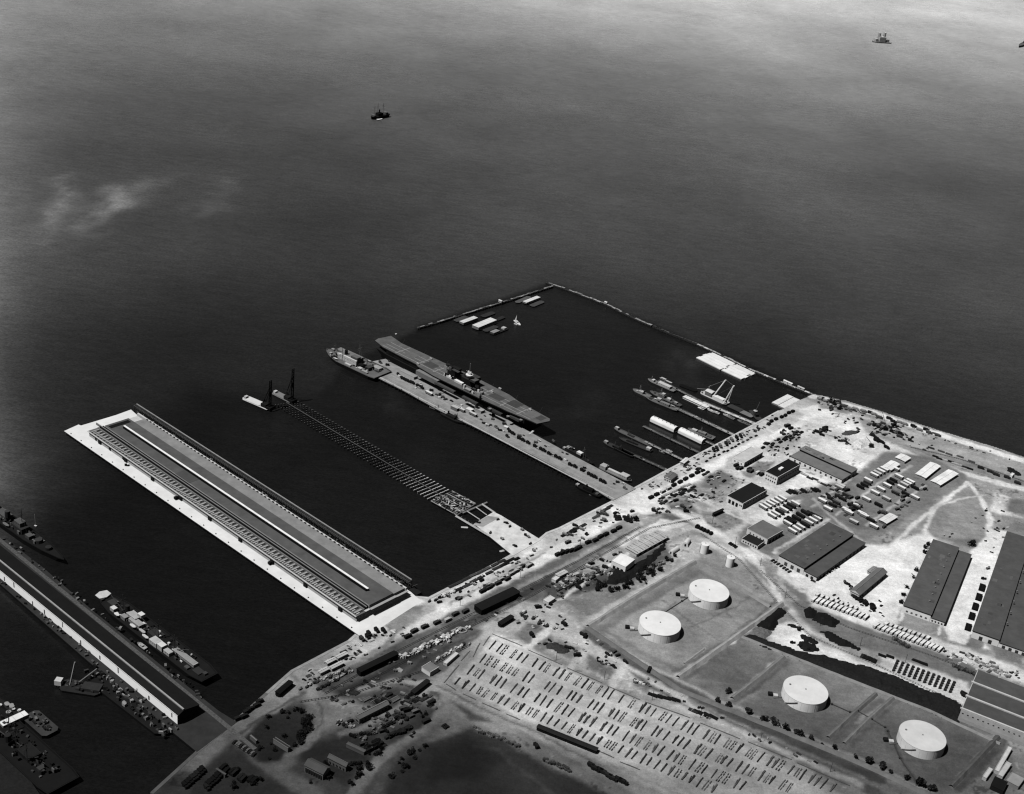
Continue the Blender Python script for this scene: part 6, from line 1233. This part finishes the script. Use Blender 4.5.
row('box_piles', (200, 180, 220), (410, 655), (470, 628), 14, *qd, 'bright crate stack in the upper line of the dump', 'bright crates in the dump', jit=2.4, s=1.2)
row('box_piles', (150, 60, 200), (430, 664), (470, 642), 12, *qd, 'crate stack beside the pale open-fronted shed', 'crates by the open-fronted shed', jit=2.0)
# round foundation ring
rp = P(461, 630.5); e = MB()
for i in range(24): a = 2 * PI * i / 24; e.box(4.6 * math.cos(a), 3.4 * math.sin(a), 0, 1.3, .8, .9, M(190), a + PI / 2)
tag(e.build('timber_ring', None, tuple(rp)), 'pale oval ring of timbers at the end of the crate dump', 'timber ring')
row('crates', (50, 36, 150), (318, 690), (352, 672), 14, *qd, 'dark stores in the strip between quay road and tracks', 'stores between quay road and tracks', jit=1.6)
row('crates', (60, 90, 170), (300, 690), (350, 668), 12, *qd, 'grey stores beside the lower quay road', 'stores beside the lower quay road', jit=1.6)
row('truck', (20, 30), (236, 722), (262, 702), 6, *qd, 'dark vehicle on the quay near the dark pier root', 'vehicles on the dim quay', jit=2, L=6)
row('car', (24, 100, 30), (234, 742), (255, 756), 10, (234, 745), (236, 743), 'car in the line by the dark triangle of bushes', 'cars by the dark triangle', jit=.4)
row('truck', (14, 20), (184, 788), (204, 770), 8, (184, 785), (186, 787), 'black truck in the yard row by the bottom left shore', 'black trucks by the bottom left shore', jit=.6, L=6); row('truck', (12, 20), (222, 768), (256, 784), 8, (184, 785), (186, 783), 'black truck in the crowded bottom left yard', 'black trucks in the bottom left yard', jit=3, L=7)
row('truck', (14, 20), (205, 790), (222, 774), 7, (184, 785), (186, 787), 'black truck in the second yard row by the bottom left shore', 'black trucks in the second shore row', jit=.8, L=6)
row('crates', (26, 40, 90), (362, 738), (408, 716), 20, *qd, 'dark stack in the lower left store yard', 'stacks in the lower left store yard', jit=5, s=1.1)
row('crates', (26, 34), (388, 738), (412, 728), 12, *qd, 'dark stack in the close row beside the curving road', 'stacks beside the curving road', jit=1.2, s=1.4)
row('truck', (20, 30), (366, 752), (382, 745), 7, *qd, 'black truck in the row left of the curving road', 'black trucks left of the curving road', jit=2.4)
row('crates', (150, 120, 40), (340, 722), (352, 728), 8, *qd, 'mixed pale stack at the end of the long bunkhouse', 'mixed stacks by the bunkhouse', jit=4)
row('lumber', (100, 60, 40), (370, 700), (430, 700), 18, *qd, 'grey timber stack in the strip above the bunkhouse', 'timber stacks above the bunkhouse', jit=6)
row('box_piles', (110, 80, 60), (474, 730), (520, 748), 16, (474, 730), (480, 733), 'grey crate stack standing for rubble along the edge of the dark field', 'crate stacks for rubble along the dark field', jit=1.5, s=1.2)
row('box_piles', (84, 60), (545, 762), (570, 772), 9, (545, 762), (550, 765), 'grey crate stack standing for rubble farther along the dark field', 'crate stacks for rubble farther along the field', jit=1.5, s=1.2)
row('truck', (30, 40), (590, 766), (625, 785), 8, (590, 766), (596, 769), 'dark truck in the clump below the long train', 'dark trucks below the long train', jit=1.8)
row('car', (30, 60), (443, 726), (448, 728), 3, *qd, 'dark vehicle at the tip of the dirt fork', 'vehicles at the dirt fork', jit=1)
for i, (x, y, t, lab) in enumerate([(549, 604, 30, 'dark truck on the dirt near the works yard'), (538, 608, 36, 'dark truck on the long trailer track'), (585, 637, 24, 'black truck on the bank road below the tank field'), (564, 625, 24, 'black truck alone on the dirt between lot and works'), (577, 656, 24, 'black truck by the lot entrance'), (649, 671, 24, 'small dark truck at the bend of the bank road'), (532, 636, 24, 'dark truck by the grass island'), (686, 512, 30, 'dark car near the road fork'), (697, 527.5, 30, 'black car near the road fork'), (536, 747, 30, 'black car on the path by the dark field')]): put('truck', t, (x, y), PIER_A + i, lab, L=6)
row('crates', (24, 40, 180), (598, 660), (614, 668), 8, (598, 660), (603, 663), 'dark stores on the grey island beside the lot', 'stores on the island beside the lot', jit=2)
row('crates', (100, 60, 210), (635, 682), (648, 686), 8, (598, 660), (603, 663), 'loose stores on the dirt beside the lot', 'loose stores beside the lot', jit=2.2)
row('lumber', (24, 30), (650, 695), (678, 701), 6, (650, 695), (656, 697), 'black timber end to end on the dirt below the bank', 'black timbers below the bank', jit=.6)
row('lumber', (30, 60), (690, 710), (715, 718), 5, (690, 710), (696, 713), 'dark timber beside the far end of the lot', 'dark timbers beside the far end of the lot', jit=.8)
# finger pier traffic
def on_pier(pts, kind, tones, lab, grp, **kw):
    for i, (x, y) in enumerate(pts): put(kind, tones[i % len(tones)], (x, y), PIER_A + (i % 3) * .04, lab, grp, z=3.605, seed=i, **kw)
on_pier([(403, 379.5), (407, 381.5), (412, 383.5), (418.5, 387), (421, 388.3)], 'truck', (24, 20), 'black truck standing on the outer half of the finger pier', 'black trucks on the outer finger pier')
on_pier([(510, 432.5), (513, 434.5), (519, 439), (523, 441), (528, 443.6), (535, 447), (541, 450), (544, 451.5), (549, 454.5), (556, 457.5), (560, 459.5), (570, 465.5), (575, 467.5), (582, 471), (589, 475), (592, 476.7), (595, 478), (601, 481.5), (604, 483)], 'truck', (24, 20, 30), 'black truck in the long line down the inner finger pier', 'black trucks down the inner finger pier', L=5)
on_pier([(398, 375), (400, 377), (443, 398), (440, 396), (446, 400), (432, 391.5), (420, 385), (385, 369), (388, 366), (380, 363), (484, 424), (488, 426.5), (496, 428), (500, 431), (505, 425), (507, 437), (566, 461), (520, 437), (470, 412), (390, 362)], 'crates', (40, 200, 90, 24, 60), 'mixed stores standing on the finger pier deck', 'stores on the finger pier', s=1.2)
on_pier([(429, 394.5), (461, 411), (458, 409), (473, 415.5)], 'trailer', (225, 205), 'white long trailer standing on the finger pier', 'white trailers on the finger pier', L=10)
for A, B, Cc, h, rt, wt, lab in [((450.5, 406), (457, 409), (459, 406.5), 3.5, 190, 120, 'pale square shed with black shaded end midway on the finger pier'), ((465, 408.5), (470, 411), (473, 408.5), 3, 225, 170, 'small white shed on the carrier side of the finger pier'), ((474.5, 408), (481, 411.5), (483.5, 409), 3, 175, 150, 'grey-white shed next to the small white one on the finger pier'), ((400, 370.5), (414, 377.5), (417, 375.5), 3, 160, 170, 'long pale low shed opposite the carrier bow quarter'), ((503, 426.5), (507, 428), (509, 426.5), 2.5, 230, 180, 'tiny white kiosk on the finger pier')]:
    B_('pier_shed', lab, A, B, Cc, h, rt, wt, 'flat', z=3.61, fac=1)
# white pier small things
for x, y, t, lab in [(127, 466, 40, 'small dark cart alone on the outer white deck'), (177, 499, 24, 'dark oval drum on the white deck'), (271, 564, 150, 'pale grey cart on the white deck'), (308, 587.5, 180, 'pale plank load beside the canopy')]: put('crates', t, (x, y), .3, lab, z=4.0)
# unfinished pier slab clutter
for i, (x, y) in enumerate([(478, 523), (491, 533), (502, 538.5), (506, 523), (509, 527), (522, 531), (526, 536), (531, 544), (534, 550), (515, 546), (497, 520), (528, 538)]): put('crates', (40, 60, 150)[i % 3], (x, y), i, 'small stores on the finished slab of the unfinished pier', 'stores on the finished slab', z=3.255, seed=i)
# shore cranes
def crawler(px, lab, bx, bz, t=16, jib=16):
    c = P(*px); e = empty('crawler_crane', lab, 'crane', (c.x, c.y, GZ), 0); MB().box(0, 0, 1.2, 4.5, 3.2, 2.6, M(t)).build('cab', e)
    for s in (-1, 1): MB().box(0, s * 1.6, 0, 4.8, .8, 1.1, M(t)).build('crawler_track', e)
    g = MB()
    for s in (-.6, .6): g.bar((1.5, s, 2.5), (bx, s * .3, bz), .22, M(t))
    for k in range(7): q = k / 7.; x, z = 1.5 + (bx - 1.5) * q, 2.5 + (bz - 2.5) * q; g.bar((x, -.6, z), (x + (bx - 1.5) / 7, .6, z + (bz - 2.5) / 7), .12, M(t))
    g.build('boom', e); MB().bar((bx, 0, bz), (bx + .1, 0, 2), .08, M(t)).build('hoist_line', e)
crawler((885, 430), 'tall black crawler crane at the shore beside the scrap heap', -8, 22); crawler((871, 447), 'small crawler crane with pale thin boom in the bright yard', -8, 12, 40)
row('crates', (24, 36, 90, 150), (872, 424), (900, 434), 26, (872, 426), (878, 428), 'black scrap pile beside the shore crane', 'scrap piles beside the shore crane', jit=2.2, s=1.5)
row('truck', (40, 90, 170), (816, 398), (940, 436), 20, (872, 426), (878, 428), 'dark machine parked along the shore strip', 'machines along the shore strip', jit=2.0)
row('crates', (60, 110, 180), (818, 402), (866, 414), 24, (872, 426), (878, 428), 'loose stores on the shore strip', 'stores on the shore strip', jit=3)
row('truck', (30, 40), (870, 434), (886, 449), 5, (872, 434), (876, 436), 'dark lorry in the bright yard below the crane', 'lorries in the bright yard', jit=2.5)
row('lumber', (90, 60), (925, 446), (975, 463), 5, (925, 454), (931, 456), 'dark load beside the shore road', 'dark loads beside the shore road', jit=1.6)
row('lumber', (30, 50, 190), (933, 456), (972, 470), 8, (925, 454), (931, 456), 'dark timber in the long line south of the shore road', 'timbers south of the shore road', jit=1.0, L=7)
row('truck', (60, 50), (975, 466), (1020, 485), 5, (925, 454), (931, 456), 'dark truck on the shore road to the right', 'trucks on the right shore road', jit=2)
heap('black rubble patch beside a white block on the right shore grass', [(1008, 467), (1013, 469), (1021, 474), (1018, 476), (1009, 472)], 1.6, 24, 98)
B_('kiosk', 'tiny bright white block hut on the right shore grass', (1010, 475), (1012, 472.5), (1014.5, 473.5), 3, 240, 235, 'flat')
row('lumber', (190, 200, 60), (783, 466), (842, 492), 12, (800, 470), (807, 473), 'pale load lying along the long light grey warehouse', 'loads along the light grey warehouse', jit=1.4)
row('truck', (40, 30, 180), (790, 493), (818, 491), 8, (790, 493), (795, 495), 'dark truck on the edge of the bright concrete square', 'trucks by the bright concrete square', jit=1.6)
row('car', (40, 200, 60), (690, 468), (722, 480), 12, *qd, 'vehicle in the grass yard behind the quay road', 'vehicles behind the quay road', jit=3.5, s=1.3)
row('car', (40, 30, 60), (763, 447), (800, 432), 13, *qd, 'vehicle in the dirt yard near the pale warehouse', 'vehicles near the pale warehouse', jit=3.5, s=1.4)
row('truck', (40, 210, 60), (735, 466), (762, 476), 8, *qd, 'vehicle standing between pale warehouse and workshop', 'vehicles between warehouse and workshop', jit=3)
row('car', (40, 60), (749, 494), (764, 488), 7, *qd, 'car beside the shaded side of the dark workshop', 'cars beside the dark workshop', jit=1)
row('truck', (40, 30), (852, 596), (876, 612), 9, (852, 596), (855, 599), 'dark vehicle in the white yard below the lone storehouse', 'vehicles below the lone storehouse', jit=3.2, L=6)
row('crates', (40, 30, 100), (842, 582), (854, 592), 6, (852, 596), (855, 599), 'dark stores beside the lone storehouse', 'stores beside the lone storehouse', jit=2.4)
row('box_piles', (190, 150, 220), (968, 656), (1010, 678), 24, (968, 656), (974, 659), 'pale crates standing for rubble in the strip before the three-bay warehouse', 'crates for rubble before the three-bay warehouse', jit=3, s=1.1)
row('truck', (40, 30), (964, 694), (972, 702), 4, (968, 656), (974, 659), 'dark truck at the gate end of the hardstand', 'trucks at the hardstand gate', jit=2)
row('crates', (180, 120, 60), (570, 580), (612, 572), 22, *qd, 'scrap and stores in the works yard', 'stores in the works yard', jit=5, s=1.3)
row('crates', (70, 30, 130), (640, 575), (672, 560), 18, *qd, 'crates standing for brush and scrap behind the engine shed', 'crates for scrap behind the engine shed', jit=4, s=1.1)
row('crates', (120, 60, 190), (520, 612), (556, 630), 14, *qd, 'scattered stores between works and lot', 'scattered stores between works and lot', jit=5)
row('lumber', (30, 60, 120), (560, 590), (590, 575), 12, *qd, 'timber stack in the works yard', 'timber stacks in the works yard', jit=4)
row('truck', (40, 60, 180), (480, 592), (530, 566), 14, *qd, 'truck on the quay road near the unfinished pier', 'trucks near the unfinished pier', jit=3.2)
row('crates', (40, 60, 200), (430, 602), (460, 590), 12, *qd, 'stores at the quay corner beside the steel gallery', 'stores at the quay corner', jit=2.4)
row('truck', (60, 40, 190), (400, 640), (470, 610), 7, *qd, 'truck on the dim quay road below the white pier', 'trucks on the dim quay road', jit=3)
# ================================================================== trees
def leaf_tree(name, px, hgt, rad, label, t=30, n=150, group=None, seed=0, low=False):
    r = random.Random(seed); c = P(*px); e = empty(name, label, 'bush' if low else 'tree', (c.x, c.y, GZ), 0, group); MB().cyl(0, 0, -.1, .28, hgt * .5, M(30), 6, r2=.14).bar((0, 0, hgt * .3), (rad * .5, 0, hgt * .6), .1, M(30)).bar((0, 0, hgt * .3), (-rad * .4, rad * .3, hgt * .62), .1, M(30)).build('trunk', e)
    g = MB(); cl = [(r.uniform(-.55, .55) * rad, r.uniform(-.55, .55) * rad, hgt * r.uniform(.45, .8), r.uniform(.4, .7) * rad) for _ in range(6)]; ms = [M(t * .6, 'leaf'), M(t, 'leaf'), M(t * 1.5, 'leaf')]
    for _ in range(n):
        x, y, z, rr = r.choice(cl); d = Vector((r.gauss(0, 1), r.gauss(0, 1), r.gauss(0, .8))).normalized() * rr * r.uniform(.4, 1.05); p = Vector((x, y, z)) + d; p.z = max(.2, p.z); a = Vector((r.gauss(0, 1), r.gauss(0, 1), r.gauss(0, .5))).normalized(); b = a.orthogonal().normalized(); s = r.uniform(.25, .6)
        g.add([p - a * s - b * s, p + a * s - b * s, p + a * s + b * s, p - a * s + b * s], [(0, 1, 2, 3)], r.choice(ms))
    g.build('crown', e); return e
TP = leaf_tree('tree', (774.5, 725), 6, 4.2, 'largest round dark tree in the row along the lower bank', seed=1)
TV = [leaf_tree('tree', (727.5, 692.5), 4.5, 2.9, 'dark tree set apart inside the empty tank cell', seed=2), leaf_tree('tree', (717, 702), 4, 2.2, 'first small dark tree at the left end of the bank row', seed=3)]
TR = [(727.5, 706.5, 1.0, 'second dark tree in the bank row, below the one set apart'), (747.5, 713.5, 1, 'dark tree in the bank row with a wide gap on both sides'), (764, 721.5, 1.15, 'dark tree just left of the largest in the bank row'), (785.5, 730.5, 1.15, 'dark tree just right of the largest in the bank row'), (798, 735.5, 1.35, 'big dark tree third right of the largest one'), (810.5, 739.5, .75, 'small tree below the third oil tank'), (822, 745.5, .5, 'tiny shrub-like tree below the parallel banks'), (834, 749.5, .8, 'small dark tree left end of the lower bank group'), (855.5, 758.8, .9, 'dark tree in the lower bank group near the fourth tank'), (868, 763, 1.1, 'dark tree in the middle of the lower bank group'), (881, 768, 1.2, 'fullest dark tree of the lower bank group'), (890, 773, .6, 'faint small tree after the fullest one'), (907, 779.5, 1, 'dark tree left of the pipe foot'), (920, 785.5, 1.3, 'broad dark tree at the foot of the long pipe'), (931, 790, 1.2, 'dark tree at the bottom edge right of the pipe foot'), (798, 630.5, .6, 'small tree beside the pale rubble')]
for i, (x, y, s, lab) in enumerate(TR): copy(TV[i % 2], tuple(P(x, y)), i * 1.3, lab, 'trees along the lower bank', s=s * (1.0 if i % 2 == 0 else 1.25))
leaf_tree('tree', (971, 545.5), 6, 4, 'black tree behind the middle hangar', seed=5, t=20); leaf_tree('tree', (635, 521), 5, 4, 'dark round tree opposite the finger pier root', seed=6, t=20)
BUSH = leaf_tree('bush', (300, 735), 4, 3.4, 'dark bush in the lower left grounds', seed=7, t=20, low=True, group='bushes of the lower left grounds', n=130)
rb = random.Random(31)
def bushes(poly, n, s0=.7, s1=1.5, lab='dark bush in the lower left grounds', grp='bushes of the lower left grounds'):
    xs = [p[0] for p in poly]; ys = [p[1] for p in poly]; k = 0
    while k < n:
        x, y = rb.uniform(min(xs), max(xs)), rb.uniform(min(ys), max(ys))
        if inside(np.array([x]), np.array([y]), poly)[0]: copy(BUSH, tuple(P(x, y)), rb.uniform(0, 6), lab, grp, s=rb.uniform(s0, s1)); k += 1
bushes([(255, 725), (268, 716), (300, 706), (312, 714), (308, 730), (290, 756), (268, 762), (244, 744)], 14, .3, .7)
bushes([(300, 706), (312, 710), (311, 732), (296, 752), (292, 748), (303, 730)], 26, .4, .8)
bushes([(300, 760), (335, 772), (340, 790), (310, 785)], 7, .4, .8); bushes([(345, 764), (362, 760), (372, 766), (350, 788), (340, 780)], 14, .4, .9); bushes([(366, 748), (386, 738), (382, 752), (370, 762)], 9, .4, .8)
bushes([(238, 768), (262, 780), (262, 794), (230, 790)], 10, .4, .8); bushes([(325, 762), (330, 768), (326, 780), (318, 778)], 6, .4, .8); bushes([(388, 770), (420, 745), (432, 742), (410, 765), (392, 785)], 12, .4, .8)
bushes([(400, 690), (440, 700), (436, 722), (405, 715)], 10, .3, .7); bushes([(288, 700), (312, 706), (312, 735), (304, 738)], 10, .4, .7)
bushes([(636, 572), (660, 560), (676, 556), (640, 590)], 26, .4, .9, 'scrubby bush behind the engine shed', 'scrub behind the engine shed'); bushes([(588, 586), (640, 582), (630, 590), (600, 592)], 12, .5, 1.1, 'dark bush along the yard road', 'bushes along the yard road')
bushes([(818, 398), (835, 400), (848, 408), (838, 410)], 16, .5, 1.0, 'dark shrub on the shore corner', 'shrubs on the shore corner')
for i, (x, y) in enumerate([(928, 545), (924.5, 553), (916, 571), (913, 578), (906.5, 588), (903, 595.5), (901, 603), (925, 548)]): copy(BUSH, tuple(P(x, y)), i, 'pale ragged bush against the long side of the middle hangar', 'bushes beside the middle hangar', s=.8)
# utility poles
for i, (x, y) in enumerate([(690, 514), (712, 524), (735, 545), (760, 566), (785, 598), (820, 626), (860, 646), (905, 663), (556, 660), (604, 680), (652, 700), (700, 718), (760, 742), (830, 772), (460, 606), (520, 578), (580, 546)]):
    c = P(x, y); o = MB().cyl(0, 0, -.1, .2, 9, M(60), 6, r2=.14).bar((0, -1.2, 8.3), (0, 1.2, 8.3), .1, M(60)).build('utility_pole', None, tuple(c)); tag(o, 'thin wooden utility pole with one crossarm beside the road', 'utility pole', 'utility poles along the roads')

def strew(kinds, tones, poly, n, lab, grp, smin=.8, smax=1.3, seed=0):
    r = random.Random(seed + n); xs = [q[0] for q in poly]; ys = [q[1] for q in poly]; k = 0
    while k < n:
        x, y = r.uniform(min(xs), max(xs)), r.uniform(min(ys), max(ys))
        if inside(np.array([x]), np.array([y]), poly)[0]:
            kd = r.choice(kinds); kd = 'van' if kd == 'truck' else kd; kw = {'L': 5} if kd == 'van' else ({'L': 5} if kd == 'pipes' else {})
            t_ = r.choice(tones) * (fpx(x, y) if r.random() < 1 else 1); put(kd, t_, (x, y), r.choice((QUAY_A, PIER_A, PIER_A + .3, QUAY_A - .2)) + r.uniform(-.1, .1), {'car': 'car', 'van': 'van', 'pipes': 'pipe stack', 'box_piles': 'crate stack', 'boxes': 'crate cluster'}[kd] + ' ' + lab, grp + ' (' + kd + ')', seed=r.randrange(3), s=r.uniform(smin, smax) * .62); k += 1
DK = (24, 36, 60, 90, 150, 220)
strew(['boxes', 'car', 'truck'], (24, 40, 60, 90), [(779, 431), (788, 426), (801, 433), (798, 442), (785, 440)], 16, 'in the dirt patch beside the quay road bend', 'yard clutter by the road bend', 1.2, 2, 1)
strew(['boxes', 'truck'], (24, 40, 90), [(812, 431), (823, 426), (833, 430), (829, 437), (815, 435)], 12, 'at the head of the bright yard', 'yard clutter at the head of the bright yard', 1.1, 1.8, 2)
strew(['boxes', 'car'], (30, 50, 70), [(834, 438), (842, 436), (853, 441), (853, 447), (843, 444)], 16, 'on the low mound in the bright yard', 'clutter on the low mound', 1, 1.8, 3)
strew(['boxes', 'pipes', 'truck'], (24, 36, 70, 120, 200), [(866, 428), (880, 421), (898, 427), (904, 440), (886, 437), (872, 434)], 34, 'under the shore crane', 'scrap under the shore crane', 1, 1.8, 4)
strew(['car', 'pipes', 'boxes'], DK, [(640, 488), (700, 455), (760, 424), (775, 415), (772, 424), (706, 460), (650, 494)], 70, 'on the apron behind the jetties', 'apron clutter', .9, 1.5, 5)
strew(['truck', 'pipes', 'boxes'], DK, [(650, 512), (660, 500), (695, 486), (704, 496), (690, 508), (662, 516)], 40, 'in the store yard by the finger pier road', 'store yard clutter', .9, 1.4, 6)
strew(['car', 'boxes', 'pipes'], (40, 70, 100, 200), [(694, 484), (722, 470), (748, 482), (728, 500), (703, 512), (690, 500)], 34, 'in the grass yard behind the quay road', 'grass yard clutter', .8, 1.4, 7)
strew(['car', 'truck', 'boxes'], (36, 60, 210), [(772, 440), (800, 428), (806, 445), (790, 458), (765, 455)], 30, 'between the pale warehouse and the bright yard', 'clutter by the pale warehouse', .8, 1.5, 8)
strew(['pipes', 'boxes', 'truck'], DK, [(436, 602), (500, 566), (540, 546), (556, 552), (520, 572), (450, 606)], 36, 'on the quay between the two unfinished and finished piers', 'quay clutter left', .7, 1.2, 9)
strew(['pipes', 'boxes', 'truck'], DK, [(560, 534), (614, 505), (640, 512), (600, 530), (560, 556), (548, 552)], 44, 'on the quay opposite the slip', 'quay clutter by the slip', .9, 1.5, 10)
strew(['pipes', 'boxes', 'car'], DK, [(300, 672), (350, 645), (400, 628), (424, 618), (400, 640), (340, 668), (305, 686)], 54, 'on the quay near the foot of the white pier', 'quay clutter by the white pier', .8, 1.5, 11)
strew(['pipes', 'boxes', 'truck'], (24, 40, 70, 120, 200), [(545, 585), (600, 560), (625, 548), (622, 560), (600, 585), (560, 600)], 60, 'in the works yard left of the engine shed', 'works yard clutter', .9, 1.6, 12)
strew(['pipes', 'boxes'], (40, 70, 130, 190), [(320, 690), (430, 640), (500, 600), (540, 580), (530, 596), (450, 645), (340, 705)], 60, 'beside the tracks behind the quay road', 'trackside clutter', .9, 1.6, 13)
strew(['pipes', 'boxes', 'truck'], (60, 90, 130, 30, 180), [(345, 722), (380, 695), (440, 690), (440, 712), (410, 740), (370, 750), (345, 740)], 60, 'in the lower left store yard', 'lower left yard clutter', .9, 1.6, 14)
strew(['boxes', 'truck', 'pipes'], (40, 80, 200), [(500, 618), (545, 600), (600, 634), (640, 675), (600, 668), (540, 645)], 40, 'on the dirt between works and lot', 'dirt clutter', .8, 1.3, 15)
strew(['boxes', 'pipes'], (30, 60, 110, 180, 220), [(940, 646), (966, 652), (1020, 672), (1020, 684), (980, 676), (950, 668)], 50, 'on the rubble strip before the three-bay warehouse', 'rubble strip clutter', .8, 1.5, 16)
strew(['boxes', 'car', 'pipes'], (40, 60, 180), [(940, 536), (1000, 500), (1020, 520), (985, 560), (975, 548)], 26, 'on the rough ground above the middle hangar', 'rough ground clutter', .8, 1.4, 17)
strew(['car', 'boxes'], (30, 40, 60), [(838, 585), (880, 600), (890, 620), (850, 612), (830, 596)], 16, 'on the white yard near the lone storehouse', 'white yard clutter', .9, 1.4, 18)
strew(['boxes', 'pipes'], (40, 60, 150, 210), [(650, 676), (700, 706), (760, 734), (820, 762), (815, 766), (700, 716), (645, 688)], 30, 'on the dirt strip below the tank field', 'dirt strip clutter', .8, 1.2, 19)

strew(['van', 'pipes'], (36, 50, 70, 235), [(820, 497), (835, 486), (850, 492), (862, 500), (848, 518), (828, 512)], 26, 'in the lower part of the dark vehicle yard', 'vehicles in the lower dark yard', 1.2, 1.7, 20)
strew(['van', 'pipes'], (36, 50, 70, 110), [(868, 520), (905, 495), (925, 480), (935, 492), (905, 515), (880, 533)], 26, 'in the far part of the dark vehicle yard', 'vehicles in the far dark yard', 1.1, 1.6, 21)
strew(['car', 'boxes', 'van'], (30, 50, 90, 200), [(812, 404), (845, 412), (900, 430), (940, 445), (930, 452), (880, 440), (835, 425)], 40, 'along the bright head of the yard and shore road', 'clutter at the head of the shore road', .9, 1.5, 22)
strew(['pipes', 'boxes'], (40, 60, 90), [(850, 408), (940, 434), (1015, 458), (1015, 462), (940, 441), (850, 414)], 30, 'on the pale shore strip', 'shore strip clutter', .8, 1.3, 23)
strew(['boxes', 'pipes'], (40, 60, 110, 160), [(330, 700), (380, 682), (430, 668), (420, 682), (350, 712)], 26, 'on the dirt north of the bunkhouse', 'dirt clutter north of the bunkhouse', .8, 1.3, 25)
r9 = random.Random(55)
for i in range(46):
    k = r9.random(); v = r9.uniform(.15, .85); x = 380 + (620 - 380) * k + v * 24; y = 374 + (494 - 374) * k - v * 9 * (1.2 if k > .2 else 1)
    put(r9.choice(('car', 'boxes')), r9.choice((30, 50, 90, 200, 215)), (x, y), PIER_A + r9.uniform(-.2, .2), 'small vehicle or crate cluster standing on the finger pier deck', 'small items on the finger pier', z=3.605, seed=i, s=r9.uniform(.6, 1.1))
